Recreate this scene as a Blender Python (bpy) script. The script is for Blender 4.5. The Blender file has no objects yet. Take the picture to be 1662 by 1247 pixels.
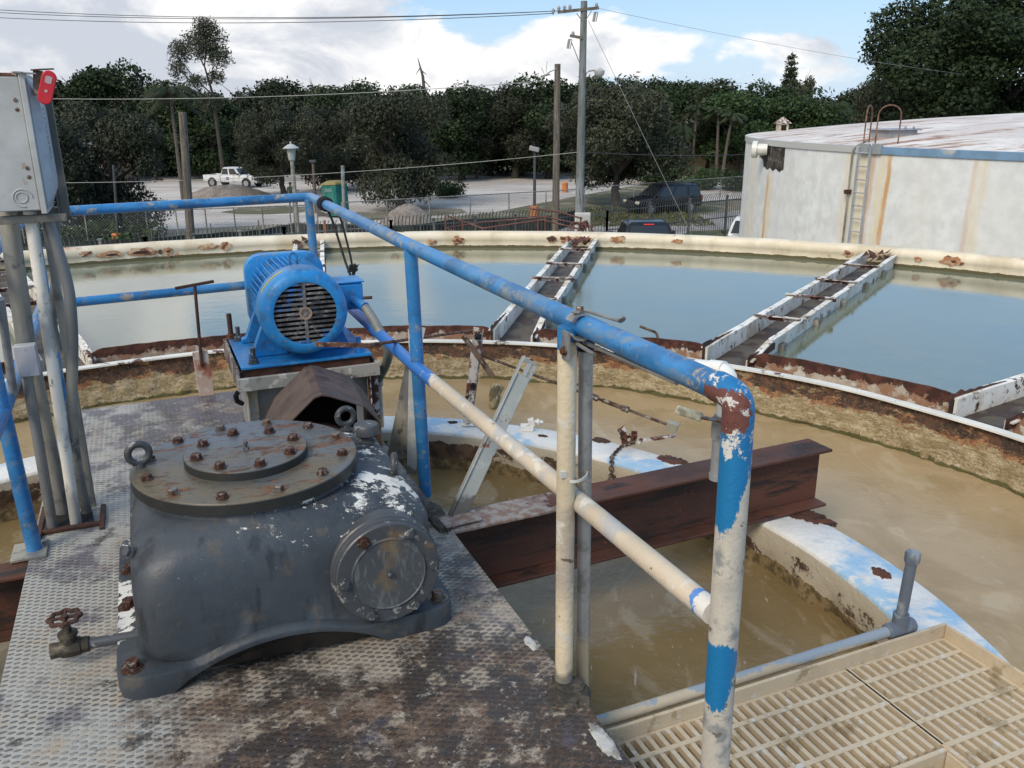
import bpy, bmesh, math, random
from mathutils import Vector, Matrix, noise
random.seed(7)
R = math.radians
S = bpy.context.scene
COL = S.collection
# ------------------------------------------------------------------ camera
CAMH, PITCH, ROLL, FPX = 1.585, 17.8, -0.4, 1382.0
cd = bpy.data.cameras.new('camera'); cam = bpy.data.objects.new('camera', cd); COL.objects.link(cam)
cd.sensor_width = 36; cd.lens = FPX / 1662 * 36; cd.clip_end = 3000; cd.clip_start = .05
_t, _r = R(PITCH), R(ROLL)
cR = Vector((1, 0, 0)); cD = Vector((0, math.cos(_t), -math.sin(_t))); cU = Vector((0, math.sin(_t), math.cos(_t)))
cR, cU = cR * math.cos(_r) + cU * math.sin(_r), -cR * math.sin(_r) + cU * math.cos(_r)
M3 = Matrix((cR, cU, -cD)).transposed()
cam.matrix_world = Matrix.Translation((0, 0, CAMH)) @ M3.to_4x4()
S.camera = cam
def ray(x, y): return cD + cR * (x - 831) / FPX - cU * (y - 623.5) / FPX
def pz(x, y, z):                       # point seen at a photo pixel, on the level z
    d = ray(x, y); return Vector((0, 0, CAMH)) + d * ((z - CAMH) / d.z)
def pd(x, y, Y):                       # point seen at a photo pixel, Y metres ahead
    d = ray(x, y); return Vector((0, 0, CAMH)) + d * (Y / d.y)
GZ = -4.9
def gx(x, Y, z=GZ):                    # ground point in a photo column, Y metres ahead
    dep = Y * math.cos(_t) + (CAMH - z) * math.sin(_t); return Vector(((x - 831) / FPX * dep, Y, z))
# ------------------------------------------------------------------ world, sun, exposure
SUN_EL, SUN_AZ = 42, 212                # azimuth clockwise from +Y
S.view_settings.view_transform = 'Standard'; S.view_settings.look = 'None'
S.view_settings.exposure = 0.68; S.view_settings.gamma = 1
w = bpy.data.worlds.new('World'); S.world = w; w.use_nodes = True
nt = w.node_tree; nt.nodes.clear(); N = nt.nodes.new; Lk = nt.links.new
def wm(op, a, b=None, c=None):
    n = N('ShaderNodeMath'); n.operation = op
    for i, v in enumerate((a, b, c)):
        if v is None: continue
        if isinstance(v, (int, float)): n.inputs[i].default_value = v
        else: Lk(v, n.inputs[i])
    return n.outputs[0]
def wmix(f, a, b):
    n = N('ShaderNodeMix'); n.data_type = 'RGBA'
    for i, v in ((0, f), (6, a), (7, b)):
        if isinstance(v, (int, float)): n.inputs[i].default_value = v
        elif isinstance(v, tuple): n.inputs[i].default_value = (*v, 1)
        else: Lk(v, n.inputs[i])
    return n.outputs[2]
sky = N('ShaderNodeTexSky'); sky.sky_type = 'NISHITA'; sky.sun_disc = False
sky.sun_elevation = R(SUN_EL); sky.sun_rotation = R(SUN_AZ); sky.ozone_density = 1.6; sky.air_density = 1.0; sky.dust_density = 1.0
tc = N('ShaderNodeTexCoord'); sp = N('ShaderNodeSeparateXYZ'); Lk(tc.outputs['Generated'], sp.inputs[0])
dx, dy, dz = sp.outputs
zz = wm('MAXIMUM', dz, 0.0)
den = wm('ADD', zz, 0.22)
cmb = N('ShaderNodeCombineXYZ'); Lk(wm('MULTIPLY', dx, 1.0), cmb.inputs[0]); Lk(wm('MULTIPLY', dy, 1.0), cmb.inputs[1]); Lk(wm('MULTIPLY', zz, 1.9), cmb.inputs[2])
def wnoise(s, d, r=.55, off=0, dist=0):
    n = N('ShaderNodeTexNoise'); n.inputs['Scale'].default_value = s; n.inputs['Detail'].default_value = d
    n.inputs['Roughness'].default_value = r; n.inputs['Distortion'].default_value = dist
    mp = N('ShaderNodeMapping'); mp.inputs['Location'].default_value = (off, off * .7, off * .3); Lk(cmb.outputs[0], mp.inputs[0]); Lk(mp.outputs[0], n.inputs['Vector']); return n.outputs[0]
def wstep(v, a, b):
    n = N('ShaderNodeMapRange'); n.interpolation_type = 'SMOOTHSTEP'; n.inputs[1].default_value = a; n.inputs[2].default_value = b; Lk(v, n.inputs[0]); return n.outputs[0]
big = wnoise(4.6, 9, .52, 3.1, .15)
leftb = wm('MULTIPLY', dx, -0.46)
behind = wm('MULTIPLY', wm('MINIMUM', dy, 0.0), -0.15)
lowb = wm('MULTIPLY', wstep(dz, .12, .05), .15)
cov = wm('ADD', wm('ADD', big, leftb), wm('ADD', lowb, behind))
cmask = wstep(cov, .545, .605)
det = wnoise(7, 11, .60, 9.2, .5)
shade = wstep(wm('ADD', det, wm('MULTIPLY', wm('SUBTRACT', cov, .68), .55)), .40, .66)
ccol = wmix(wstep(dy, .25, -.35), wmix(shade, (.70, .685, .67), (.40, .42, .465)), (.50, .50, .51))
haz = wmix(wstep(dz, .17, -.02), (0, 0, 0), (1, 1, 1))
skyc = N('ShaderNodeVectorMath'); skyc.operation = 'SCALE'; Lk(sky.outputs[0], skyc.inputs[0]); skyc.inputs[3].default_value = 0.095
base = wmix(wm('MULTIPLY', wstep(dz, .16, -.02), .70), wmix(.55, skyc.outputs[0], (.22, .40, .64)), (.44, .53, .62))
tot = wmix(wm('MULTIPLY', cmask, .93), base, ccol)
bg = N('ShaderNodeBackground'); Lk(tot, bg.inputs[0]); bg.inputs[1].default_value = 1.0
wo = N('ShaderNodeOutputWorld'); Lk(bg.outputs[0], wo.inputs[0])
sl = bpy.data.lights.new('sun', 'SUN'); sl.energy = 1.5; sl.angle = R(22); sl.color = (1, .90, .75)
so = bpy.data.objects.new('sun', sl); COL.objects.link(so)
so.rotation_euler = (R(90 - SUN_EL), 0, R(180 - SUN_AZ))
# ------------------------------------------------------------------ frames
O3 = Vector((-0.85, 2.62, 0)); TH = R(23)   # platform frame: a = across, b = along, z = up; origin on the tank axis
MP = Matrix.Translation(O3) @ Matrix.Rotation(TH, 4, 'Z'); MPI = MP.inverted()
def toP(v): return MPI @ Vector(v)
def Pz(x, y, z): return toP(pz(x, y, z))
def Pd(x, y, Y): return toP(pd(x, y, Y))
# ------------------------------------------------------------------ materials
MATS = {}
def mat(name, base, rough=.6, metal=0.0, layers=(), bump=(), spec=.5, sat=0.06, coat=0, trans=0):
    """layers: dicts c=colour, s=noise scale, t=threshold, w=softness, d=detail, st=stretch, b=[(axis,p0,p1,b0,b1)], r=roughness, m=max, n='n'|'v'"""
    m = bpy.data.materials.new(name); m.use_nodes = True; T = m.node_tree; nd = T.nodes; nd.clear(); nw = nd.new; L = T.links.new
    out = nw('ShaderNodeOutputMaterial'); p = nw('ShaderNodeBsdfPrincipled'); L(p.outputs[0], out.inputs[0])
    p.inputs['Metallic'].default_value = metal; p.inputs['Specular IOR Level'].default_value = spec
    if coat: p.inputs['Coat Weight'].default_value = coat
    t = nw('ShaderNodeTexCoord'); co = t.outputs['Object']
    se = nw('ShaderNodeSeparateXYZ'); L(co, se.inputs[0])
    geo = []
    def noi(s, d=6, st=(1, 1, 1), rgh=.6, dist=0, off=0):
        mp = nw('ShaderNodeMapping'); mp.inputs['Scale'].default_value = st; mp.inputs['Location'].default_value = (off, off * 1.3, off * .7); L(co, mp.inputs[0])
        n = nw('ShaderNodeTexNoise'); n.inputs['Scale'].default_value = s; n.inputs['Detail'].default_value = d; n.inputs['Roughness'].default_value = rgh
        n.inputs['Distortion'].default_value = dist; L(mp.outputs[0], n.inputs['Vector']); return n.outputs[0]
    def ma(op, a, b=None):
        n = nw('ShaderNodeMath'); n.operation = op
        for i, v in enumerate((a, b)):
            if v is None: continue
            if isinstance(v, (int, float)): n.inputs[i].default_value = v
            else: L(v, n.inputs[i])
        return n.outputs[0]
    def mr(v, a, b, c=0, d=1, smooth=True):
        n = nw('ShaderNodeMapRange'); n.interpolation_type = 'SMOOTHSTEP' if smooth else 'LINEAR'
        for i, q in enumerate((a, b, c, d)): n.inputs[i + 1].default_value = q
        L(v, n.inputs[0]); return n.outputs[0]
    def mix(f, a, b):
        n = nw('ShaderNodeMix'); n.data_type = 'RGBA'
        for i, v in ((0, f), (6, a), (7, b)):
            if isinstance(v, (int, float)): n.inputs[i].default_value = v
            elif isinstance(v, tuple): n.inputs[i].default_value = (*v, 1)
            else: L(v, n.inputs[i])
        return n.outputs[2]
    # gentle overall variation
    v = mr(noi(3, 5, off=11), .3, .7, 1 - sat * 2, 1 + sat * 2)
    vm = nw('ShaderNodeVectorMath'); vm.operation = 'SCALE'; vm.inputs[0].default_value = base; L(v, vm.inputs[3])
    col = vm.outputs[0]; ro = rough; first_r = True
    hs = None
    for i, l in enumerate(layers):
        n = noi(l['s'], l.get('d', 6), l.get('st', (1, 1, 1)), l.get('g', .6), l.get('dist', 0), off=i * 5.3 + l.get('o', 0))
        for ax, p0, p1, b0, b1 in l.get('b', ()):
            n = ma('ADD', n, mr(se.outputs[ax], p0, p1, b0, b1))
        wd = l.get('w', .03); f = mr(n, l['t'] - wd, l['t'] + wd)
        if l.get('m', 1) != 1: f = ma('MULTIPLY', f, l['m'])
        c = l['c']
        if l.get('c2'): c = mix(mr(noi(l.get('s2', l['s'] * 3), 5, off=3.3 + i), .4, .6), l['c'], l['c2'])
        col = mix(f, col, c)
        if 'r' in l:
            n2 = nw('ShaderNodeMix'); L(f, n2.inputs[0]); n2.inputs[3].default_value = l['r']
            if first_r: n2.inputs[2].default_value = rough
            else: L(ro, n2.inputs[2])
            ro = n2.outputs[0]; first_r = False
        if 'h' in l:
            h = ma('MULTIPLY', f, l['h']); hs = h if hs is None else ma('ADD', hs, h)
    L(col, p.inputs['Base Color'])
    if first_r:
        L(mr(noi(7, 4, off=21), .3, .7, rough * .85, min(1, rough * 1.15)), p.inputs['Roughness'])
    else: L(ro, p.inputs['Roughness'])
    for s, dst in bump:
        h = ma('MULTIPLY', noi(s, 6, off=2.2), dst); hs = h if hs is None else ma('ADD', hs, h)
    if hs is not None:
        b = nw('ShaderNodeBump'); b.inputs['Distance'].default_value = 1.0; b.inputs['Strength'].default_value = 1.0; L(hs, b.inputs['Height']); L(b.outputs[0], p.inputs['Normal'])
    MATS[name] = m
    m['_n'] = 1
    return m, dict(nw=nw, L=L, p=p, co=co, se=se, noi=noi, ma=ma, mr=mr, mix=mix, col=col, out=out, tc=t)
def M(*a, **k): return mat(*a, **k)[0]
RUST = (.085, .030, .016); RUST2 = (.20, .075, .032); DK = (.022, .013, .011); CREAM = (.60, .53, .40); WHITE = (.66, .67, .66)
BLUE = (.045, .22, .62); DIRT = (.22, .17, .11)
# ------------------------------------------------------------------ mesh builder
class MB:
    def __init__(s): s.v = []; s.f = []
    def add(s, vs, fs):
        k = len(s.v); s.v += [tuple(v) for v in vs]; s.f += [tuple(i + k for i in f) for f in fs]; return s
    def box(s, x0, x1, y0, y1, z0, z1, m=None):
        vs = [Vector((x, y, z)) for z in (z0, z1) for x, y in ((x0, y0), (x1, y0), (x1, y1), (x0, y1))]
        if m: vs = [m @ q for q in vs]
        return s.add(vs, [(3, 2, 1, 0), (4, 5, 6, 7), (0, 1, 5, 4), (1, 2, 6, 5), (2, 3, 7, 6), (3, 0, 4, 7)])
    def bar(s, p, q, w_, h_, up=(0, 0, 1)):     # rectangular bar from p to q
        p, q = Vector(p), Vector(q); d = q - p; L_ = d.length; d.normalize(); up = Vector(up)
        x = d.cross(up)
        if x.length < 1e-4: x = d.cross(Vector((1, 0, 0)))
        x.normalize(); y = x.cross(d)
        mm = Matrix((x, d, y)).transposed().to_4x4(); mm.translation = p
        return s.box(-w_ / 2, w_ / 2, 0, L_, -h_ / 2, h_ / 2, mm)
    def tube(s, pts, r, n=12, cap=True, wob=0):
        pts = [Vector(p) for p in pts]; rs = r if isinstance(r, (list, tuple)) else [r] * len(pts)
        t0 = (pts[1] - pts[0]).normalized(); a = Vector((0, 0, 1)) if abs(t0.z) < .9 else Vector((1, 0, 0))
        x = t0.cross(a).normalized(); k0 = len(s.v); prev = t0
        for i, p in enumerate(pts):
            if i == 0: t = t0; ti = t0
            elif i == len(pts) - 1: t = (pts[i] - pts[i - 1]).normalized(); ti = t
            else:
                u1 = (pts[i] - pts[i - 1]).normalized(); u2 = (pts[i + 1] - pts[i]).normalized(); t = (u1 + u2).normalized() if (u1 + u2).length > 1e-5 else u1; ti = t
            x = (x - t * x.dot(t)); x = x.normalized() if x.length > 1e-6 else t.orthogonal().normalized(); y = t.cross(x)
            sc = 1.0
            if 0 < i < len(pts) - 1:
                c = max(.5, (pts[i] - pts[i - 1]).normalized().dot(t)); sc = 1 / c
                bn = (u2 - u1)
                bn = bn.normalized() if bn.length > 1e-5 else None
            else: bn = None
            for j in range(n):
                an = 2 * math.pi * j / n; o = x * math.cos(an) + y * math.sin(an)
                if bn is not None: o = o + bn * (o.dot(bn) * (sc - 1))
                rr = rs[i] * (1 + (noise.noise(p * 9 + o * 2) * wob if wob else 0))
                s.v.append(tuple(p + o * rr))
        for i in range(len(pts) - 1):
            for j in range(n):
                a_ = k0 + i * n + j; b_ = k0 + i * n + (j + 1) % n; s.f.append((a_, b_, b_ + n, a_ + n))
        if cap:
            s.f.append(tuple(k0 + j for j in range(n))[::-1]); e = k0 + (len(pts) - 1) * n; s.f.append(tuple(e + j for j in range(n)))
        return s
    def lathe(s, prof, c=(0, 0, 0), ax=(0, 0, 1), n=32, cap=True):   # prof: (r, h)
        c = Vector(c); ax = Vector(ax).normalized(); x = ax.orthogonal().normalized(); y = ax.cross(x); k0 = len(s.v)
        for r, h in prof:
            for j in range(n):
                an = 2 * math.pi * j / n; s.v.append(tuple(c + ax * h + (x * math.cos(an) + y * math.sin(an)) * r))
        for i in range(len(prof) - 1):
            for j in range(n):
                a_ = k0 + i * n + j; b_ = k0 + i * n + (j + 1) % n; s.f.append((a_, b_, b_ + n, a_ + n))
        if cap:
            s.f.append(tuple(k0 + j for j in range(n))[::-1]); e = k0 + (len(prof) - 1) * n; s.f.append(tuple(e + j for j in range(n)))
        return s
    def prism(s, poly, d0, d1, m=None):       # polygon in xy, extruded d0..d1 in z, then matrix
        n = len(poly); vs = [Vector((x, y, d)) for d in (d0, d1) for x, y in poly]
        if m: vs = [m @ q for q in vs]
        return s.add(vs, [tuple(range(n))[::-1], tuple(range(n, 2 * n))] + [(i, (i + 1) % n, (i + 1) % n + n, i + n) for i in range(n)])
    def loft(s, rings, cap0=True, cap1=True):
        n = len(rings[0]); k0 = len(s.v)
        for r in rings: s.v += [tuple(p) for p in r]
        for i in range(len(rings) - 1):
            for j in range(n):
                a_ = k0 + i * n + j; b_ = k0 + i * n + (j + 1) % n; s.f.append((a_, b_, b_ + n, a_ + n))
        if cap0: s.f.append(tuple(k0 + j for j in range(n))[::-1])
        if cap1: e = k0 + (len(rings) - 1) * n; s.f.append(tuple(e + j for j in range(n)))
        return s
    def bolt(s, c, ax=(0, 0, 1), r=.014, h=.012, washer=True, rot=None):
        c = Vector(c); ax = Vector(ax).normalized()
        if washer: s.lathe([(r * 1.25, 0), (r * 1.25, .003)], c, ax, 16); c = c + ax * .003
        x = ax.orthogonal().normalized(); y = ax.cross(x); a0 = random.random() if rot is None else rot
        rr = []
        for rad, hh in ((r, 0), (r, h * .85), (r * .86, h)):
            rr.append([c + ax * hh + (x * math.cos(a0 + k * math.pi / 3) + y * math.sin(a0 + k * math.pi / 3)) * rad for k in range(6)])
        return s.loft(rr)
    def mesh(s, name, m, smooth=True, ang=38):
        me = bpy.data.meshes.new(name); me.from_pydata(s.v, [], s.f)
        if m: me.materials.append(m)
        if smooth:
            b = bmesh.new(); b.from_mesh(me); bmesh.ops.recalc_face_normals(b, faces=b.faces)
            for f in b.faces: f.smooth = True
            lim = R(ang)
            for e in b.edges:
                if len(e.link_faces) == 2 and e.calc_face_angle(0) > lim: e.smooth = False
            b.to_mesh(me); b.free()
        me.update(); return me
def arcpts(pts, r, n=6):                       # round the corners of a path
    pts = [Vector(p) for p in pts]; out = [pts[0]]
    for i in range(1, len(pts) - 1):
        a, b, c = pts[i - 1], pts[i], pts[i + 1]; u1 = (a - b).normalized(); u2 = (c - b).normalized()
        d = min(r, (a - b).length * .45, (c - b).length * .45); p0 = b + u1 * d; p1 = b + u2 * d
        for k in range(n + 1):
            t = k / n; out.append(p0 * (1 - t) ** 2 + b * 2 * t * (1 - t) + p1 * t * t)
    out.append(pts[-1]); return out
def props(o, label=None, cat=None, group=None, kind=None):
    for k, v in (('label', label), ('category', cat), ('group', group), ('kind', kind)):
        if v: o[k] = v
    return o
def thing(name, label, cat, base=(0, 0, 0), frame='W', group=None):
    o = bpy.data.objects.new(name, None); COL.objects.link(o); b = Vector(base); o['_f'] = 1
    if frame == 'P': o.location = MP @ b; o.rotation_euler = (0, 0, TH)
    else: o.location = b
    o['base'] = tuple(b); o.empty_display_size = .1
    return props(o, label, cat, group)
def part(name, mb, m, parent, label=None, bevel=0, smooth=True, ang=38, kind=None):
    me = mb.mesh(name, m, smooth, ang) if isinstance(mb, MB) else mb
    o = bpy.data.objects.new(name, me); COL.objects.link(o); o.parent = parent
    if parent.type == 'EMPTY' and 'base' in parent: o.location = -Vector(parent['base'])
    if bevel: addbev(o, bevel)
    if label: o['label'] = label
    if kind: o['kind'] = kind
    return o
def addbev(o, wd, seg=2):
    b = o.modifiers.new('bevel', 'BEVEL'); b.width = wd; b.segments = seg; b.limit_method = 'ANGLE'; b.angle_limit = R(40)
def single(name, mb, m, label, cat, frame='W', group=None, kind=None, bevel=0, smooth=True, ang=38):
    me = mb.mesh(name, m, smooth, ang); o = bpy.data.objects.new(name, me); COL.objects.link(o)
    if frame == 'P': o.location = O3; o.rotation_euler = (0, 0, TH)
    if bevel: addbev(o, bevel)
    return props(o, label, cat, group, kind)
def clone(root, loc, rz=0, label=None, scale=None):
    r = root.copy(); COL.objects.link(r); r.location = loc; r.rotation_euler = (0, 0, rz)
    if scale: r.scale = scale
    if label: r['label'] = label
    for ch in list(root.children):
        c = ch.copy(); COL.objects.link(c); c.parent = r
        for g in ch.children:
            d = g.copy(); COL.objects.link(d); d.parent = c
    return r
# ------------------------------------------------------------------ materials used by the plant
m_deck, D_ = mat('tread_plate', (.33, .285, .235), .55, .1, layers=[
    dict(c=(.43, .43, .40), s=2.6, t=.51, w=.10, b=[(0, -.8, .2, .14, -.12)], m=.85),
    dict(c=(.11, .070, .045), c2=(.18, .115, .075), s=3.1, t=.485, w=.07, g=.7, b=[(1, -2.2, .1, .19, -.15), (0, -.8, -.25, -.16, .06)], m=.94),
    dict(c=(.040, .034, .030), s=5.3, t=.545, w=.05, g=.75, b=[(1, -1.7, -.3, .10, 0), (0, -.8, -.3, -.10, .02)], m=.88, r=.35),
    dict(c=(.42, .35, .27), s=9, t=.60, w=.05, g=.75, b=[(1, -2, 1, .04, 0)], m=.8),
    dict(c=(.10, .09, .12), s=5.3, t=.58, w=.07, b=[(1, -.3, 2.4, -.05, .07)], m=.8),
    dict(c=(.045, .03, .022), c2=(.10, .055, .03), s=26, t=.555, w=.06, g=.75, b=[(1, -1.4, -.2, .06, -.12), (0, -.9, .1, -.05, .02)], m=.85),
    dict(c=(.50, .46, .38), s=34, t=.63, w=.04, g=.7, m=.8)], bump=[(60, .004)], sat=.12)
def add_lugs(D, amt=.0045):
    nw, L, ma, mr, se, p = D['nw'], D['L'], D['ma'], D['mr'], D['se'], D['p']
    X, Y = se.outputs[0], se.outputs[1]
    s1 = ma('SINE', ma('MULTIPLY', ma('ADD', ma('MULTIPLY', X, .52), Y), math.pi / .0235)); s2 = ma('SINE', ma('MULTIPLY', ma('SUBTRACT', ma('MULTIPLY', X, .52), Y), math.pi / .0235))
    pr = ma('MULTIPLY', s1, s2)
    lug = mr(ma('ABSOLUTE', pr), .50, .70)
    wear = mr(D['noi'](6, 5, off=31), .35, .6, .35, 1)
    old = p.inputs['Normal'].links[0].from_node; oh = old.inputs['Height'].links[0].from_socket
    L(ma('ADD', oh, ma('MULTIPLY', ma('MULTIPLY', lug, wear), amt)), old.inputs['Height'])
    c = p.inputs['Base Color'].links[0].from_socket
    f = ma('MULTIPLY', lug, ma('MULTIPLY', mr(D['noi'](4, 5, off=37), .36, .58, .15, 1), .66))
    L(D['mix'](f, c, (.035, .03, .028)), p.inputs['Base Color'])
add_lugs(D_)
def chip(s=9, t=.6, c=(.72, .72, .70), **k): return dict(c=c, s=s, t=t, w=.012, g=.72, d=8, h=-.0012, **k)
m_gear = M('gear_paint', (.040, .050, .062), .46, 0, layers=[
    dict(c=(.055, .065, .078), s=5, t=.54, w=.12, m=.7),
    dict(c=(.10, .085, .065), s=13, t=.62, w=.06, m=.6), dict(c=(.016, .018, .022), s=8, t=.58, w=.05, st=(1, 1, .25), m=.8),
    dict(c=(.74, .74, .71), s=11, t=.635, w=.012, g=.80, d=10, h=-.001, st=(1, 1, 1.5), b=[(2, .18, .42, -.06, .03), (0, -.1, .45, -.01, .025)], r=.7),
    dict(c=(.76, .76, .73), s=7, t=.665, w=.01, g=.72, d=10, h=-.001, b=[(0, -.42, -.34, .13, -.10), (1, -.36, -.22, -.14, .06), (1, .0, .2, 0, -.06), (2, .03, .30, .03, -.02)], r=.7),
    dict(c=(.74, .74, .71), s=16, t=.635, w=.012, g=.82, d=10, h=-.001, o=7, b=[(2, .30, .44, -.08, .045), (0, .0, .35, -.03, .03)], r=.7),
    dict(c=(.74, .73, .69), s=5.5, t=.60, w=.007, g=.66, d=12, h=-.001, o=2, st=(1, 1, 1.6), b=[(2, .27, .42, -.12, .018), (0, -.1, .45, -.03, .012)], r=.7),
    dict(c=(.20, .10, .05), s=7, t=.68, w=.02, g=.7, r=.8)], bump=[(120, .0006), (260, .0004), (14, .003)], sat=.15)
m_plate = M('oiled_cover_plate', (.105, .112, .115), .42, .3, layers=[
    dict(c=(.165, .128, .07), s=2.3, t=.50, w=.10, b=[(1, -.4, .4, .14, -.16), (0, -.4, .4, .04, -.04)], m=.9),
    dict(c=(.12, .155, .20), s=3.2, t=.56, w=.09, b=[(1, -.2, .4, -.06, .10)], m=.7),
    dict(c=(.22, .09, .035), c2=(.09, .04, .02), s=9, t=.57, w=.04, g=.7, st=(1, 2.2, 1), b=[(0, -.1, .4, -.02, .06)], m=.8, r=.75),
    dict(c=(.035, .03, .025), s=24, t=.60, w=.04, g=.7, st=(1, 2, 1), m=.7)], bump=[(90, .0008)])
def rimdark(nm, src, z0, z1):
    m = MATS[src].copy(); m.name = nm; T = m.node_tree; p = [n for n in T.nodes if n.type == 'BSDF_PRINCIPLED'][0]; c = p.inputs['Base Color'].links[0].from_socket
    tc_ = T.nodes.new('ShaderNodeTexCoord'); s_ = T.nodes.new('ShaderNodeSeparateXYZ'); T.links.new(tc_.outputs['Object'], s_.inputs[0]); r_ = T.nodes.new('ShaderNodeMapRange'); r_.inputs[1].default_value = z0; r_.inputs[2].default_value = z1; T.links.new(s_.outputs[2], r_.inputs[0])
    x_ = T.nodes.new('ShaderNodeMix'); x_.data_type = 'RGBA'; T.links.new(r_.outputs[0], x_.inputs[0]); x_.inputs[6].default_value = (.035, .037, .036, 1); T.links.new(c, x_.inputs[7]); T.links.new(x_.outputs[2], p.inputs['Base Color']); return m
m_plateb, m_platec = rimdark('cover_plate_edge_dark', 'oiled_cover_plate', .4965, .4995), rimdark('bearing_cap_edge_dark', 'oiled_cover_plate', .526, .5290)
m_rbolt = M('rusted_bolt', (.075, .036, .024), .6, .3, layers=[dict(c=(.05, .02, .015), s=60, t=.5, w=.1), dict(c=(.20, .085, .045), s=90, t=.61, w=.05), dict(c=(.22, .20, .18), s=50, t=.60, w=.05)], bump=[(200, .001)])
m_gbolt = M('grimy_steel_bolt', (.20, .19, .17), .45, .6, layers=[dict(c=(.16, .07, .035), s=50, t=.52, w=.06)], bump=[(200, .0008)])
m_gpaint = M('scuffed_dark_paint', (.065, .072, .082), .42, .1, layers=[dict(c=(.30, .30, .29), s=30, t=.62, w=.03), dict(c=(.19, .12, .07), s=9, t=.64, w=.05, m=.7)], bump=[(90, .0008)])
m_cap = M('streaked_side_cap', (.065, .075, .085), .5, .0, layers=[dict(c=(.14, .15, .155), s=30, t=.56, w=.05, st=(1.2, 1.2, .35), dist=1.4, m=.7), dict(c=(.17, .12, .06), s=7, t=.60, w=.06, m=.7)], bump=[(90, .0007)])
m_blue = M('blue_rail_paint', (.025, .185, .45), .38, 0, layers=[
    dict(c=(.10, .30, .56), s=3.5, t=.56, w=.10, m=.5), dict(c=(.17, .22, .25), s=16, t=.57, w=.05, g=.75, st=(.6, .25, 1), m=.6), dict(c=(.022, .11, .26), s=9, t=.57, w=.06, st=(.5, .5, 1), m=.7),
    dict(c=(.24, .27, .27), s=6, t=.60, w=.05, g=.7, m=.8),
    dict(c=(.36, .31, .25), s=8, t=.62, w=.03, g=.75, b=[(1, -1.5, 3, -.01, .03)], r=.75),
    dict(c=(.12, .035, .02), s=16, t=.655, w=.02, g=.75, h=-.0006, r=.85)], bump=[(160, .0006), (25, .001)], sat=.12)
m_rblue = M('motor_blue', (.012, .22, .58), .40, 0, layers=[dict(c=(.03, .30, .68), s=4, t=.5, w=.1, m=.7), dict(c=(.22, .24, .25), s=14, t=.64, w=.03, g=.7), dict(c=(.05, .07, .10), s=7, t=.60, w=.06, m=.6), dict(c=(.30, .30, .28), s=45, t=.60, w=.05, g=.7, m=.45), dict(c=(.03, .11, .26), s=5, t=.57, w=.05, m=.6)], bump=[(150, .0006)])
m_cream = M('cream_rail_paint', (.58, .50, .36), .7, 0, layers=[
    dict(c=(.33, .30, .26), s=6, t=.55, w=.06, m=.7), dict(c=(.60, .57, .50), s=12, t=.60, w=.05), dict(c=(.12, .09, .07), s=26, t=.68, w=.02),
    dict(c=(.12, .12, .11), s=9, t=.55, w=.06, b=[(2, 0.0, .12, .12, -.2)], m=.8)], bump=[(90, .0025), (25, .003)])
m_mid = M('faded_mid_rail_paint', (.56, .48, .37), .62, 0, layers=[
    dict(c=(.30, .38, .48), s=7, t=.55, w=.06, m=.5), dict(c=(.66, .63, .56), s=15, t=.62, w=.05),
    dict(c=(.035, .17, .52), s=9, t=.50, w=.02, g=.7, b=[(1, .05, .75, -.38, .40)], r=.4),
    dict(c=(.10, .25, .60), s=8, t=.52, w=.02, g=.7, b=[(1, -1.44, -1.32, .18, -.45)]),
    dict(c=(.70, .68, .64), s=10, t=.50, w=.02, g=.7, b=[(1, -1.45, -1.37, .10, -.45)]),
    dict(c=(.16, .08, .05), s=30, t=.68, w=.02)], bump=[(90, .0015)])
m_corner = M('corner_post_paint', (.42, .40, .36), .55, .1, layers=[
    dict(c=(.60, .56, .48), s=6, t=.50, w=.08, m=.8), dict(c=(.27, .28, .28), s=11, t=.60, w=.05), dict(c=(.16, .14, .12), s=30, t=.65, w=.03),
    dict(c=(.01, .18, .42), s=11, t=.5, w=.014, g=.75, d=9, st=(1, 1, .45), b=[(2, .66, .94, -.42, .20), (0, .73, .79, .22, -.24)], r=.4),
    dict(c=(.01, .18, .42), s=10, t=.5, w=.014, g=.75, d=9, st=(1, 1, .4), b=[(2, .27, .47, -.34, .17), (2, .48, .58, 0, -.55), (0, .75, .80, .12, -.16)], r=.4),
    dict(c=(.01, .17, .42), s=9, t=.5, w=.014, g=.75, b=[(2, .90, .98, -.5, .25)], r=.4), dict(c=(.66, .66, .63), s=24, t=.62, w=.015, g=.7, h=-.0008, b=[(2, .86, .96, -.2, .07)]),
    dict(c=(.15, .055, .045), s=13, t=.555, w=.02, g=.72, h=-.0008, b=[(2, .93, 1.02, -.35, .09), (2, 1.06, 1.09, 0, -.22), (0, .742, .79, .06, -.14)], r=.8), dict(c=(.60, .58, .56), s=34, t=.64, w=.015, g=.7, b=[(2, .90, .99, -.3, .05)])], bump=[(110, .0015)])
m_galv = M('galvanised_pipe', (.34, .35, .36), .45, .5, layers=[dict(c=(.22, .22, .22), s=12, t=.55, w=.08), dict(c=(.45, .42, .36), s=20, t=.62, w=.05), dict(c=(.46, .41, .30), s=6, t=.55, w=.06, b=[(2, 0, .35, .12, -.2)])], bump=[(90, .0006)])
m_galv2 = M('dull_conduit', (.20, .205, .205), .5, .3, layers=[dict(c=(.38, .36, .30), s=5, t=.52, w=.08, st=(1, 1, .2)), dict(c=(.14, .14, .14), s=14, t=.6, w=.06)], bump=[(60, .0008)])
m_pvcw = M('white_plastic', (.74, .74, .70), .35, 0, layers=[dict(c=(.50, .47, .40), s=9, t=.60, w=.06, m=.6)])
m_flex = M('grey_flexible_sheath', (.15, .16, .15), .5, 0, layers=[dict(c=(.24, .24, .22), s=8, t=.55, w=.08)])
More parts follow.
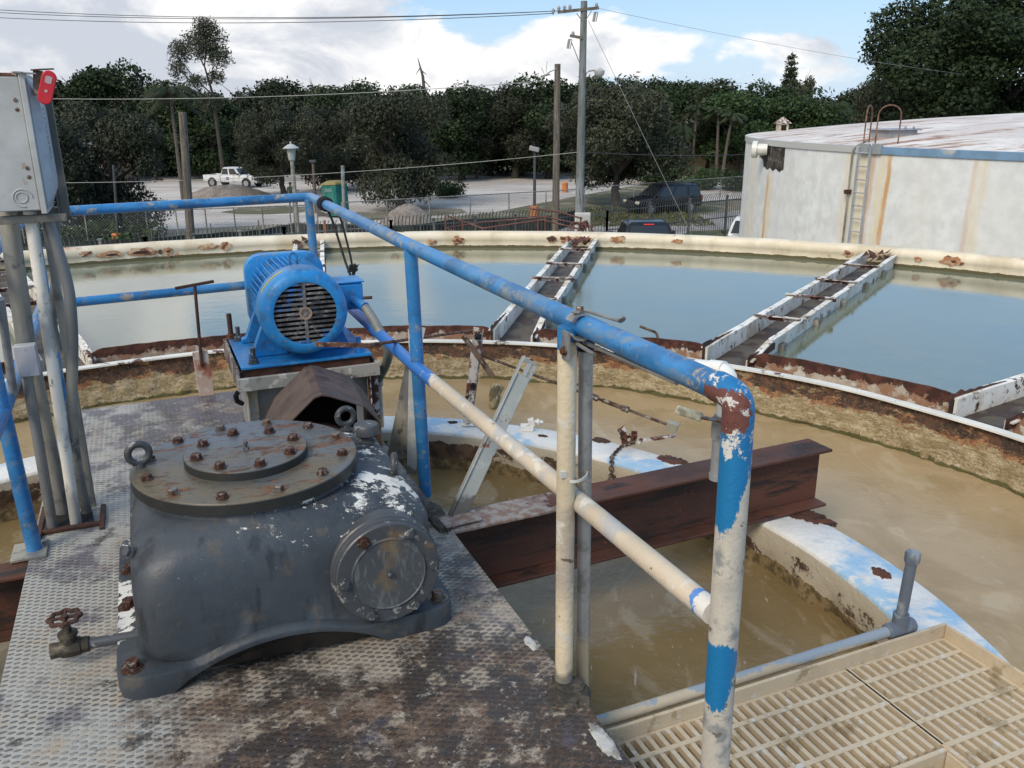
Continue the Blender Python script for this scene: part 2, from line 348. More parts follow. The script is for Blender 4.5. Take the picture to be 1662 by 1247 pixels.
m_rust = M('deep_rust', (.055, .024, .016), .75, 0, layers=[dict(c=(.11, .040, .022), s=5, t=.52, w=.1), dict(c=(.03, .018, .015), s=14, t=.58, w=.06, st=(.3, 1, 1)), dict(c=(.17, .06, .03), s=40, t=.66, w=.04)], bump=[(60, .002), (240, .0015)])
m_beamtop = M('rust_beam_steel', (.060, .026, .018), .7, 0, layers=[dict(c=(.115, .042, .024), s=3, t=.50, w=.1, st=(.25, 1, 1)), dict(c=(.028, .016, .014), s=9, t=.56, w=.05, st=(.3, 1, 2)), dict(c=(.20, .07, .03), s=50, t=.67, w=.04),
    dict(c=(.30, .27, .25), c2=(.20, .13, .10), s=8, t=.5, w=.04, g=.7, b=[(0, .9, 1.6, .20, -.45), (2, -.03, -.005, -.6, .05)])], bump=[(60, .002), (240, .0012)])
m_white = M('flaking_white_steel', (.80, .78, .73), .6, 0, layers=[dict(c=(.60, .54, .42), s=4, t=.54, w=.08), dict(c=(.12, .035, .02), c2=(.03, .015, .012), s=7, t=.60, w=.02, g=.75, h=-.002, r=.85), dict(c=(.34, .15, .07), s=13, t=.63, w=.04)], bump=[(40, .002)])
m_brace = M('rust_and_white_angle', (.60, .56, .52), .6, 0, layers=[dict(c=(.15, .055, .035), c2=(.05, .02, .015), s=9, t=.49, w=.03, g=.72, r=.85)], bump=[(60, .002)])
m_wall = M('cream_tank_wall', (.72, .64, .49), .65, 0, layers=[
    dict(c=(.78, .73, .62), s=.9, t=.5, w=.1, m=.6), dict(c=(.50, .42, .29), s=2, t=.55, w=.08, st=(1, 1, .3), m=.6),
    dict(c=(.42, .19, .09), s=2.0, t=.64, w=.035, g=.7, m=.8), dict(c=(.07, .03, .02), s=3.1, t=.675, w=.018, g=.75, h=-.003),
    dict(c=(.10, .085, .04), s=7, t=.50, w=.03, g=.7, b=[(2, -.335, -.27, .35, -.45)])], bump=[(8, .004), (40, .002)])
m_flaky = M('launder_rust_plate', (.50, .43, .35), .75, 0, layers=[
    dict(c=(.33, .18, .11), s=5, t=.50, w=.05), dict(c=(.60, .56, .50), s=9, t=.57, w=.03, h=.003),
    dict(c=(.055, .022, .017), c2=(.12, .045, .028), s=4.5, t=.50, w=.02, g=.75, d=9, h=-.004, b=[(2, -.32, -.20, -.12, .13)], r=.9)], bump=[(30, .006), (90, .003)])
m_crust = M('encrusted_launder_wall', (.36, .275, .15), .85, 0, layers=[
    dict(c=(.47, .38, .235), c2=(.54, .46, .32), s=11, t=.50, w=.08, g=.75, st=(.8, .8, 2.5)), dict(c=(.27, .21, .10), s=15, t=.54, w=.05, g=.78, st=(.7, .7, 2.8)),
    dict(c=(.42, .22, .10), c2=(.24, .10, .05), s=7, t=.53, w=.03, g=.75, st=(1, 1, 1.6), b=[(2, -.46, -.36, -.18, .07)]),
    dict(c=(.055, .035, .027), c2=(.13, .065, .04), s=5, t=.50, w=.02, g=.76, d=10, st=(.7, .7, 1.8), b=[(2, -.46, -.33, -.22, .07), (2, -.268, -.25, 0, -.3)]),
    dict(c=(.62, .56, .44), s=60, t=.635, w=.04, g=.7, b=[(2, -.50, -.40, .02, -.04)]), dict(c=(.20, .15, .085), s=45, t=.58, w=.05, g=.7, m=.8),
    dict(c=(.11, .10, .035), s=9, t=.50, w=.05, b=[(2, -.575, -.50, .22, -.30)])], bump=[(25, .018), (80, .012), (220, .006)])
m_lip = M('pale_weir_lip', (.68, .67, .62), .6, 0, layers=[dict(c=(.10, .05, .035), s=5, t=.60, w=.03, g=.7)], bump=[(60, .001)])
m_ring, D_ = mat('ring_paint', (.72, .71, .68), .5, 0, layers=[
    dict(c=(.33, .52, .70), s=2.6, t=.53, w=.05, g=.6, d=5), dict(c=(.66, .67, .66), s=6.1, t=.60, w=.04, o=3),
    dict(c=(.16, .06, .04), c2=(.04, .02, .02), s=5, t=.69, w=.015, g=.75, d=9, r=.85),
    dict(c=(.52, .46, .36), s=5, t=.5, w=.05, b=[(2, -.345, -.318, .5, -.6)]),
    dict(c=(.07, .045, .03), c2=(.16, .10, .06), s=4.2, t=.56, w=.02, g=.75, d=9, b=[(2, -.40, -.318, .03, -.5), (0, -1, 1.4, .10, -.03)], r=.85),
    dict(c=(.28, .20, .10), c2=(.12, .09, .04), s=8, t=.5, w=.03, g=.7, b=[(2, -.54, -.42, .30, -.40)], r=.9)], bump=[(30, .005), (90, .003)])
m_ringcrust = M('ring_waterline_crust', (.30, .23, .12), .9, 0, layers=[dict(c=(.10, .08, .035), s=9, t=.52, w=.06), dict(c=(.45, .37, .24), s=14, t=.58, w=.05)], bump=[(25, .02), (90, .008)])
m_trough = M('trough_bottom', (.10, .08, .055), .6, 0, layers=[dict(c=(.05, .03, .02), s=5, t=.52, w=.05)], bump=[(20, .004)])
m_grate = M('grating_fibreglass', (.52, .425, .30), .75, 0, layers=[dict(c=(.54, .45, .32), s=6, t=.52, w=.08), dict(c=(.34, .27, .17), s=11, t=.60, w=.05), dict(c=(.55, .53, .48), s=25, t=.62, w=.04)], bump=[(80, .002)])
m_angle = M('pale_grey_angle', (.36, .38, .36), .6, .1, layers=[dict(c=(.50, .50, .46), s=6, t=.55, w=.05), dict(c=(.25, .10, .05), s=9, t=.61, w=.02, g=.75), dict(c=(.12, .11, .10), s=6, t=.5, w=.06, b=[(2, 0, .18, .15, -.25)])], bump=[(60, .0015)])
m_black = M('black_rope', (.012, .012, .014), .8)
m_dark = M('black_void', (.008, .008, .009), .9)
m_brown = M('brown_steel_guard', (.075, .048, .038), .6, .1, layers=[dict(c=(.115, .075, .055), s=4, t=.5, w=.1), dict(c=(.05, .03, .026), s=12, t=.58, w=.06)], bump=[(70, .001)])
# ------------------------------------------------------------------ water
def water(name, base, c2, rough, bumps, layers=(), ior=1.33):
    m, D = mat(name, base, rough, 0, layers=[dict(c=c2, s=.55, t=.5, w=.14, m=.6)] + list(layers), bump=bumps, spec=.5, sat=.03)
    D['p'].inputs['IOR'].default_value = ior; return m
m_wdark = water('brown_well_surface', (.20, .142, .065), (.25, .185, .095), .09, [(3.2, .012), (9, .005), (30, .0014)],
    [dict(c=(.34, .29, .20), s=2.2, t=.60, w=.05, dist=2.6, st=(1, .5, 1), g=.65, m=.5), dict(c=(.52, .48, .42), s=6, t=.635, w=.02, dist=3.0, st=(1, .35, 1), g=.75, d=10, m=.6)], ior=1.42)
m_wbrown = water('brown_water_surface', (.365, .265, .145), (.42, .32, .19), .11, [(2.6, .010), (8, .005), (26, .0018), (70, .0006)],
    [dict(c=(.50, .41, .28), s=2.0, t=.60, w=.05, dist=2.2, st=(1, .5, 1), g=.6, m=.45), dict(c=(.27, .19, .09), s=.9, t=.57, w=.06, dist=1.2, m=.5), dict(c=(.56, .50, .41), s=5, t=.645, w=.02, dist=3.2, st=(1, .35, 1), g=.75, d=10, m=.5)])
m_wclear = water('clear_water_surface', (.15, .18, .14), (.20, .20, .115), .008, [(2.5, .0011), (9, .0009), (26, .0004)], ior=2.5)
mb = MB(); n = 160
def ann(mb, r0, r1, z, n=160, k=4, a0=0, a1=360):
    rings = []
    for i in range(k + 1):
        r = r0 + (r1 - r0) * i / k; rings.append([Vector((O3.x + r * math.sin(R(a0 + (a1 - a0) * j / n)), O3.y + r * math.cos(R(a0 + (a1 - a0) * j / n)), z)) for j in range(n + (a1 - a0 < 359))])
    m_ = len(rings[0]); closed = a1 - a0 >= 359; k0 = len(mb.v)
    for r in rings: mb.v += [tuple(p) for p in r]
    for i in range(k):
        for j in range(m_ if closed else m_ - 1):
            a_ = k0 + i * m_ + j; b_ = k0 + i * m_ + (j + 1) % m_; mb.f.append((a_, b_, b_ + m_, a_ + m_))
    return mb
WB, WC = -.565, -.345
single('water_settling_channel', ann(MB(), 4.57, 10.02, WC), m_wclear, None, None, kind='structure')
single('water_mixing_well', ann(MB(), 2.62, 4.32, WB), m_wbrown, None, None, kind='structure')
single('water_centre_well', ann(MB(), .02, 2.615, WB + .002), m_wdark, None, None, kind='structure')
# ------------------------------------------------------------------ circular tank
def pol(r, az, z): return Vector((O3.x + r * math.sin(R(az)), O3.y + r * math.cos(R(az)), z))
def strip(mb, prof, az0, az1, n, disp=None):     # prof = list of (r, z); disp(p, i, j) -> (dr, dz)
    k0 = len(mb.v); m_ = len(prof)
    for i in range(n + 1):
        az = az0 + (az1 - az0) * i / n
        for j, (r, z) in enumerate(prof):
            p = pol(r, az, z)
            if disp: dr, dz_ = disp(p, j); p = pol(r + dr, az, z + dz_)
            mb.v.append(tuple(p))
    for i in range(n):
        for j in range(m_ - 1):
            a_ = k0 + i * m_ + j; mb.f.append((a_, a_ + m_, a_ + m_ + 1, a_ + 1))
    return mb
nz = lambda p, s: noise.noise(Vector(p) * s)
t = thing('clarifier_tank', 'huge round cream painted clarifier tank with a rolled rusty rim around the water', 'tank', (O3.x, O3.y, GZ))
prof = [(10.0, -.60), (10.0, -.30), (9.995, -.235), (9.985, -.225), (9.985, -.17), (10.0, -.135), (10.04, -.115), (10.12, -.11), (10.2, -.12), (10.24, -.15), (10.25, -.25), (10.25, GZ)]
part('outer_wall', strip(MB(), prof, 0, 360, 260, lambda p, j: (nz(p, 1.5) * .006, nz(p, 2.1) * .006 if 0 < j < 10 else 0)), m_wall, t, ang=60)
AZ = [-82, -58.5, -35, -12, 11, 34, 57.5, 81]
# inner launder: crusted inner wall, pale lip, trough floor, flaky outer plates
def crust(p, j):
    if j < 2: return (0, 0)
    zt = (p.z + .30) / .28; e = max(0, min(1, -zt))
    return (-e * (.05 + .035 * nz(p, 3) + .03 * nz(p, 11) + .012 * nz(p, 30)), .01 * nz(p, 5))
prof = [(4.30, -.245)] + [(4.30, -.25 - .016 * k) for k in range(25)]
part('inner_weir_wall', strip(MB(), prof, -100, 100, 900, crust), m_crust, t, ang=180)
part('weir_lip', strip(MB(), [(4.265, -.258), (4.265, -.246), (4.325, -.242), (4.325, -.256)], -100, 100, 300, lambda p, j: (nz(p, 2) * .006, nz(p, 1.3) * .008)), m_lip, t)
part('launder_floor', strip(MB(), [(4.30, -.43), (4.60, -.43)], -100, 100, 200), m_trough, t)
for i in range(len(AZ) - 1):
    a0, a1 = AZ[i] + 2.0, AZ[i + 1] - 2.0; mb = MB(); n = 40; p0 = pol(4.58, a0, 0); p1 = pol(4.58, a1, 0); dr = (p1 - p0); nr = Vector((dr.y, -dr.x, 0)).normalized()
    if nr.dot(pol(1, (a0 + a1) / 2, 0) - O3) < 0: nr = -nr
    bow = .05
    rings = []
    for k in range(n + 1):
        f = k / n; c = p0 + dr * f + nr * bow * math.sin(math.pi * f)
        zt = -.188 + .010 * nz(c, 2.5) + .006 * nz(c, 9) - .05 * max(0, (abs(f - .5) - .44) / .06) + .012 * nz(c + Vector((9, 0, 0)), .8)
        rings.append([c + Vector((0, 0, -.5)), c + Vector((0, 0, zt)), c + nr * .012 + Vector((0, 0, zt + .001)), c + nr * .012 + Vector((0, 0, -.5))])
    part('weir_plate', mb.loft(rings), m_flaky, t)
# submerged sludge lumps clinging under the inner wall
for (x, y) in ((1500, 740), (1125, 640), (800, 660)):
    c = pz(x, y, WB + .02); d = (O3 - c); d.z = 0; d.normalize(); q = c - d * .16 + Vector((0, 0, .10)); mb = MB()
    mb.tube([c + d * .02, c, (c + q) / 2, q], [.012, .03, .042, .05], 10, wob=.5); part('bracket_stub', mb, m_ringcrust, t)
# rust wounds on the inner face of the outer wall
def scar(x, y, wr, hr, seed, m):
    mb = MB(); d = ray(x, y); o = Vector((0, 0, CAMH)); oc = Vector((o.x - O3.x, o.y - O3.y)); r_ = 9.981 if m is m_scar else 9.976; A = d.x ** 2 + d.y ** 2; B_ = 2 * (oc.x * d.x + oc.y * d.y); k = (-B_ + math.sqrt(B_ * B_ - 4 * A * (oc.dot(oc) - r_ * r_))) / (2 * A); c = o + d * k
    nn = Vector((O3.x - c.x, O3.y - c.y, 0)).normalized(); tn = Vector((-nn.y, nn.x, 0)); n = 26; ring = []
    for q in range(n):
        a_ = 2 * math.pi * q / n; f = 1 + .5 * noise.noise((math.cos(a_) * 1.6, math.sin(a_) * 1.6, seed)) + .3 * noise.noise((math.cos(a_) * 6, math.sin(a_) * 6, seed)); ring.append(c + tn * math.cos(a_) * wr * f + Vector((0, 0, math.sin(a_) * hr * f)))
    mb.add(ring + [p.lerp(c, .25) + nn * .0035 for p in ring] + [c + nn * .003], [(i, (i + 1) % n, (i + 1) % n + n, i + n) for i in range(n)] + [(i + n, (i + 1) % n + n, 2 * n) for i in range(n)])
    part('rust_scar', mb, m, t)
m_scar = M('orange_scar', (.36, .17, .085), .85, layers=[dict(c=(.50, .36, .24), s=14, t=.52, w=.05), dict(c=(.14, .06, .04), s=9, t=.56, w=.03)])
for i, (x, y, a_, b_) in enumerate(((182, 413, .16, .035), (230, 409, .15, .05), (247, 410, .05, .03), (273, 408, .05, .05), (337, 401, .12, .04), (366, 400, .07, .05), (140, 412, .08, .03), (640, 391, .05, .03), (700, 393, .07, .03), (743, 391, .07, .06), (896, 388, .07, .04), (925, 389, .14, .05), (948, 389, .08, .04), (1004, 389, .11, .045), (1100, 392, .07, .03), (1376, 412, .06, .03), (1440, 417, .04, .03), (1546, 424, .11, .05), (1490, 421, .04, .03))): scar(x, y, a_ * 1.15, b_ * 1.1, i, m_scar)
for i, (x, y, a_, b_) in enumerate(((182, 414, .08, .018), (228, 410, .09, .022), (236, 409, .04, .02), (273, 408, .025, .02), (260, 409, .03, .03), (743, 391, .02, .02), (896, 388, .06, .035), (914, 388, .03, .015), (945, 389, .03, .015), (1376, 412, .035, .018), (1548, 425, .03, .015))): scar(x, y, a_, b_, i + 40, m_rust)
# radial launders
def launder(k, az, label):
    er = Vector((math.sin(R(az)), math.cos(R(az)), 0)); et = Vector((er.y, -er.x, 0)); o = Vector((O3.x, O3.y, 0))
    t = thing('radial_launder', label, 'launder', o + er * 4.6 + Vector((0, 0, -.5)), group='steel launder troughs reaching across the water')
    P_ = lambda r, s_, z: o + er * r + et * s_ + Vector((0, 0, z))
    for sgn, nm in ((-1, 'trough_wall'), (1, 'trough_wall')):
        wv = .165; rings = []; n = 50
        for i in range(n + 1):
            r = 4.50 + (9.99 - 4.50) * i / n; c = P_(r, sgn * wv, 0); j = .004 * nz(c, 2.3)
            zt = -.195 + .006 * nz(c, 1.7) + .004 * nz(c, 9)
            if sgn > 0: zt -= .055 * max(0, min(1, (5.0 - r) / .45))
            s0, s1, s2 = sgn * (wv - .010) + j, sgn * (wv + .010) + j, sgn * (wv + .045) + j
            rings.append([P_(r, s0, -.50), P_(r, s0, zt), P_(r, s2, zt + .003), P_(r, s2, zt - .008), P_(r, s1, zt - .010), P_(r, s1, -.50)])
        part(nm, MB().loft(rings), m_white, t)
    part('trough_floor', MB().add([P_(4.5, -.16, -.338), P_(9.99, -.16, -.325), P_(9.99, .16, -.325), P_(4.5, .16, -.338)], [(0, 1, 2, 3)]), m_trough, t)
    for r, ex in ((5.75, .03), (6.8, .07), (7.75, .05), (8.9, .04)):
        j = random.uniform(-.04, .04); mb = MB(); z = -.172
        mb.bar(P_(r + j, -.17 - ex, z), P_(r, .17 + ex, z + random.uniform(-.006, .006)), .05, .006); mb.bar(P_(r + .025 + j, -.17 - ex, z - .02), P_(r + .025, .17 + ex, z - .02), .006, .045)
        part('cross_brace', mb, m_brace, t)
    for r in (5.3, 6.35, 7.35, 8.4, 9.3):
        mb = MB(); c = P_(r, .195, -.36); mb.bar(c - er * .05, c + er * .05, .05, .14); part('wall_bracket', mb, m_cream, t, bevel=.006)
    # torn rusty flaps at the outer end
    mb = MB()
    for q in range(14):
        r = random.uniform(9.55, 9.97); s_ = random.uniform(-.15, .15); c = P_(r, s_, -.20 + random.uniform(-.04, .05)); a_ = random.random() * 3
        mb.add([c, c + Vector((math.cos(a_), math.sin(a_), .4)) * .10, c + Vector((math.cos(a_ + 1), math.sin(a_ + 1), -.3)) * .09], [(0, 1, 2)])
    part('torn_scale', mb, m_rust, t, smooth=False)
    mb = MB()
    for sgn in (-1, 1):
        prev = None; rings = []
        for i in range(13):
            r = 4.46 + i * .055; h = .035 * (1 - i / 12) * (1 + .9 * nz(P_(r, sgn, 0), 22)); rings.append([P_(r, sgn * .178, -.30), P_(r, sgn * .178, -.19 + h - (.055 if sgn > 0 else 0)), P_(r, sgn * .186, -.19 + h - (.055 if sgn > 0 else 0)), P_(r, sgn * .186, -.30)])
        mb.loft(rings)
    part('rusted_end', mb, m_rust, t)
lab = {-58.5: 'radial launder trough running out past the left railing posts', -35: 'rusty radial launder trough seen behind the left grey conduits', -12: 'short looking radial launder trough directly behind the blue motor',
       11: 'pale radial launder trough behind the middle of the sloping blue handrail', 34: 'long white radial launder trough pointing at the ladder on the white storage tank', 57.5: 'radial launder trough cut by the right edge of the picture'}
for k, az in enumerate(AZ):
    if az in lab: launder(k, az, lab[az])
# ring (feedwell rim)
t = thing('feedwell_ring', 'curved box steel ring painted white and pale blue standing in the brown water', 'ring beam', (O3.x, O3.y, WB))
prof = [(2.56, -.60), (2.545, -.50), (2.53, -.45), (2.52, -.42), (2.52, -.38), (2.52, -.335), (2.525, -.318), (2.535, -.312), (2.62, -.311), (2.77, -.312), (2.783, -.318), (2.787, -.36), (2.79, -.45), (2.80, -.60)]
O3k = O3.copy(); O3.x, O3.y = -1.0, 2.48
part('ring_body', strip(MB(), prof, -180, 180, 700, lambda p, j: (((-.03 if j < 6 else .02) * (.5 + nz(p, 4) + .5 * nz(p, 13)) * max(0, (-.41 - p.z) / .1)) , .002 * nz(p, 5))), m_ring, t, ang=50)
# platform support stub brackets on the ring, bolts
for az in (-60, -30, -8, 12, 25, 38, 52, 61, 70, 73, 83, 96, 100, 112):
    part('ring_bolt', MB().bolt(pol(2.518, az, -.385 + .02 * math.sin(az * 7)), (-math.sin(R(az)), -math.cos(R(az)), 0), .013, .012), m_rbolt, t); O3.x, O3.y = O3k.x, O3k.y
def blotch(c, r, seed, m, parent, nm='rust_scab', th=.006):
    random.seed(seed); mb = MB(); n = 90; c = Vector(c); pts = []
    for k in range(n):
        a_ = 2 * math.pi * k / n; rr = r * (1 + .38 * noise.noise((math.cos(a_) * 1.7, math.sin(a_) * 1.7, seed)) + .26 * noise.noise((math.cos(a_) * 5, math.sin(a_) * 5, seed)) + .22 * noise.noise((math.cos(a_) * 17, math.sin(a_) * 17, seed)))
        pts.append((rr * math.cos(a_), rr * math.sin(a_) * .62))
    az = math.atan2(c.x - O3.x, c.y - O3.y); mm = Matrix.Translation(c) @ Matrix.Rotation(-az, 4, 'Z')
    vs = [mm @ Vector((x, y, 0)) for x, y in pts] + [mm @ Vector((x * .75, y * .75, th * (.6 + .6 * random.random()))) for x, y in pts] + [mm @ Vector((0, 0, th * .5))]
    fs = [(i, (i + 1) % n, (i + 1) % n + n, i + n) for i in range(n)] + [(i + n, (i + 1) % n + n, 2 * n) for i in range(n)]
    part(nm, mb.add(vs, fs), m, parent)
for (x, y, r, sd) in ((1090, 747, .085, 1), (1318, 840, .085, 2), (1290, 836, .05, 21), (1345, 848, .045, 22), (1330, 838, .035, 23), (1110, 752, .04, 24), (975, 715, .06, 5), (735, 686, .035, 6), (765, 690, .02, 8), (880, 708, .03, 9), (1430, 930, .05, 12)):
    blotch(pz(x, y, -.3105), r, sd, m_rust, t)
# ------------------------------------------------------------------ platform deck
t = thing('platform_deck', 'stained tread plate platform floor carrying the gearbox and motor', 'platform', (0, 0, -.25), 'P')
mb = MB(); mb.box(-.80, .725, -4.2, 2.36, -.012, 0)
part('tread_plate', mb, m_deck, t)
mb = MB()
for a in (-.74, .60): mb.box(a, a + .09, -4.2, 2.33, -.25, -.016)
for b in (-2.5, -1.2, 0, 1.2, 2.2): mb.box(-.65, .60, b, b + .09, -.2, -.016)
part('floor_joist', mb, m_rust, t, bevel=.004)
mb = MB(); mb.box(-.79, -.77, .62, 1.02, .001, .018); mb.box(-.77, -.56, .76, .785, .001, .016); mb.box(-.565, -.545, .72, .95, .001, .014)
part('slot_angle', mb, m_rust, t, bevel=.003)
mb = MB(); mb.prism([(-.765, .79), (-.585, .80), (-.60, .93), (-.74, .94)], .001, .004); part('conduit_slot', mb, m_dark, t)
# patch of pale grout flaking at the right edge
m_grout = M('grout', (.50, .50, .48), .85, layers=[dict(c=(.25, .24, .22), s=12, t=.52, w=.05)], bump=[(40, .006)])
m_grime = M('black_grime', (.045, .040, .033), .85, layers=[dict(c=(.10, .085, .065), s=30, t=.53, w=.05)], bump=[(50, .012), (150, .005)])
def slab(c, ra, rb, th, seed, n=30, rot=0):
    mb = MB(); pts = []
    for k in range(n):
        a_ = 2 * math.pi * k / n; f = 1 + .3 * noise.noise((math.cos(a_) * 1.5, math.sin(a_) * 1.5, seed)) + .18 * noise.noise((math.cos(a_) * 5, math.sin(a_) * 5, seed))
        pts.append(Vector((ra * f * math.cos(a_), rb * f * math.sin(a_), 0)))
    mm = Matrix.Translation(Vector(c)) @ Matrix.Rotation(rot, 4, 'Z'); vs = []
    for sc, z in ((1, 0), (.86, th * .8), (.5, th)): vs += [mm @ Vector((p.x * sc, p.y * sc, z)) for p in pts]
    vs.append(mm @ Vector((0, 0, th))); fs = []
    for l in range(2): fs += [(l * n + i, l * n + (i + 1) % n, (l + 1) * n + (i + 1) % n, (l + 1) * n + i) for i in range(n)]
    fs += [(2 * n + i, 2 * n + (i + 1) % n, 3 * n) for i in range(n)]
    return mb.add(vs, fs)
part('grout_patch', slab((.70, -1.13, 0), .022, .075, .004, 14, n=60), m_grout, t)
part('grout_patch', slab((.70, -.66, 0), .016, .035, .004, 6, n=60), m_grout, t)
part('grime_mound', slab((.70, -.92, 0), .055, .075, .012, 9, n=60), m_grime, t)
part('grime_mound', slab((.70, .30, 0), .045, .17, .014, 11, n=60), m_grime, t)
# gear base plate seen through the arch
mb = MB(); mb.box(-.36, .42, -.40, .42, .002, .010); part('base_plate', mb, M('base_grout', (.26, .24, .20), .8, layers=[dict(c=(.10, .08, .06), s=8, t=.52, w=.06)], bump=[(60, .003)]), t, bevel=.002)
# ------------------------------------------------------------------ gear reducer
GO = Vector((-.03, .0, 0))
t = thing('gear_reducer', 'bulky dark grey gear reducer with flaking paint and rusty bolts on the platform', 'gearbox', (GO.x, GO.y, 0), 'P')
t['base'] = (GO.x, GO.y, 0)
def G_(o): o.location = (0, 0, 0); return o
def rrect(a0, a1, b0, b1, r, N_=96):
    # closed outline sampled by direction from the centre so that all rings correspond
    ca, cb = (a0 + a1) / 2, (b0 + b1) / 2; ha, hb = (a1 - a0) / 2, (b1 - b0) / 2; r = min(r, ha - 1e-3, hb - 1e-3); out = []
    for k in range(N_):
        an = 2 * math.pi * k / N_; dx_, dy_ = math.cos(an), math.sin(an)
        lo, hi = 0, 2
        for _ in range(26):
            md = (lo + hi) / 2; x, y = abs(dx_ * md), abs(dy_ * md); qx, qy = max(x - (ha - r), 0), max(y - (hb - r), 0)
            ins = (x <= ha and y <= hb and (qx * qx + qy * qy <= r * r or x <= ha - r or y <= hb - r))
            lo, hi = (md, hi) if ins else (lo, md)
        out.append((ca + dx_ * lo, cb + dy_ * lo))
    return out
outA = rrect(-.45, .56, -.468, .47, .075)
def arch(a, b):
    if b < -.40: 
        f = (a + .30) / .62; return .098 * math.sin(math.pi * f) ** .7 if 0 < f < 1 else 0
    if abs(a) > .38 and abs(b) < .28: return .05 * math.cos(b / .28 * math.pi / 2)
    return 0
rings = [[(a, b, arch(a, b)) for a, b in outA]]
rings.append([(a, b, max(.062, arch(a, b) + .012)) for a, b in outA])
rings.append([(a * .994, b * .994, max(.070, arch(a, b) + .018)) for a, b in outA])
for z, q in ((.076, (-.395, .475, -.445, .45, .17)), (.09, (-.388, .475, -.443, .445, .12)), (.12, (-.384, .485, -.440, .44, .085)), (.20, (-.382, .50, -.434, .44, .075)), (.28, (-.380, .51, -.426, .44, .078)),
             (.345, (-.376, .512, -.414, .44, .10)), (.382, (-.366, .50, -.396, .43, .13)), (.408, (-.354, .475, -.374, .415, .19)), (.430, (-.346, .42, -.354, .385, .27)), (.445, (-.343, .345, -.345, .345, .34)), (.462, (-.343, .343, -.343, .343, .342))):
    rings.append([(a, b, max(z, arch(a, b) + .03)) for a, b in rrect(*q)])
G_(part('housing', MB().loft(rings, True, True), m_gear, t, ang=44))
# underside hollow shadowed by a dark core
# top cover plates
G_(part('cover_plate', MB().lathe([(.352, .462), (.358, .464), (.358, .496), (.354, .500), (.0005, .5005)], (0, 0, 0), n=96), m_plateb, t, ang=40))
G_(part('bearing_cap', MB().lathe([(.196, .5), (.196, .526), (.193, .529), (.0005, .5295)], (0, 0, 0), n=72), m_platec, t, ang=40))
for k in range(12):
    an = 2 * math.pi * (k + .35) / 12; G_(part('cover_bolt', MB().bolt((.312 * math.cos(an), .312 * math.sin(an), .500), r=.0155, h=.014), m_gbolt if k in (0, 2, 3, 5, 7, 9) else m_rbolt, t, label='dull grey cover bolt' if k in (0, 2, 3, 5, 7, 9) else None))
for k in range(8):
    an = 2 * math.pi * (k + .2) / 8; G_(part('cap_bolt', MB().bolt((.158 * math.cos(an), .158 * math.sin(an), .5295), r=.0165, h=.016), m_rbolt, t))
G_(part('grease_nipple', MB().lathe([(.010, .5295), (.010, .536), (.005, .538), (.005, .546), (.008, .548), (.008, .553), (.002, .558)], (.0, .0, 0), n=10), m_gpaint, t))
# side flange
FC = Vector((.338, -.436, .240)); FA = Vector((.0, -1, .05)).normalized()
G_(part('side_flange', MB().lathe([(.170, -.06), (.170, 0), (.166, .004), (.166, .018), (.162, .020), (.162, .040), (.158, .044), (.0005, .045)], FC, FA, 72), m_gpaint, t, ang=40))
G_(part('flange_cap', MB().lathe([(.118, .045), (.115, .050), (.113, .0505), (.110, .0475), (.0005, .048)], FC, FA, 64), m_cap, t, ang=30))
fx = FA.orthogonal().normalized(); fy = FA.cross(fx)
for k in range(6):
    an = math.pi / 3 * k + .28; G_(part('flange_bolt', MB().bolt(FC + FA * .045 + (fx * math.cos(an) + fy * math.sin(an)) * .139, FA, .0155, .014), m_rbolt if k == 4 else m_gpaint, t))
G_(part('centre_plug', MB().lathe([(.010, .048), (.010, .058), (.006, .062), (.002, .064)], FC, FA, 10), m_gpaint, t))
# feet bolts
for (a, b) in ((-.405, -.405), (-.415, -.05), (-.41, .19), (.513, -.405), (.513, .41)):
    G_(part('foot_bolt', MB().lathe([(.034, .070), (.034, .074), (.002, .075)], (a, b, 0), n=20).bolt((a, b, .075), r=.021, h=.02), m_rbolt if a < 0 else m_gbolt, t))
G_(part('inspection_plug', MB().bolt((-.372, -.30, .385), (-.8, -.4, .5), .016, .012), m_gpaint, t))
# eyebolts
def eye(c, tilt, rz, r=.032, rr=.0115):
    mb = MB(); c = Vector(c); mb.lathe([(.024, -.015), (.026, 0), (.026, .012), (.017, .016), (.014, .03)], c, n=14)
    pts = []; cc = c + Vector((0, 0, .03 + r))
    for k in range(25):
        an = 2 * math.pi * k / 24; pts.append(cc + Vector((math.cos(rz) * r * math.cos(an), math.sin(rz) * r * math.cos(an), r * math.sin(an))))
    mb.tube(pts, rr, 10, cap=False); return mb
m_steelchip = M('chipped_dark_casting', (.06, .065, .07), .45, .2, layers=[dict(c=(.42, .41, .39), s=22, t=.60, w=.02, g=.7), dict(c=(.15, .08, .05), s=14, t=.62, w=.04)], bump=[(120, .001)])
for c, rz in (((-.325, .055, .485), .15), ((.40, .33, .412), .1), ((.465, -.12, .378), 1.25)):
    G_(part('eyebolt', eye(c, 0, rz), m_steelchip, t))
G_(part('breather_cap', MB().lathe([(.048, .355), (.050, .40), (.030, .405), (.026, .42), (.034, .424), (.034, .432), (.024, .436), (.024, .452), (.044, .455), (.047, .458), (.047, .487), (.042, .494), (.0005, .497)], (.44, .165, 0), n=28), m_gpaint, t))
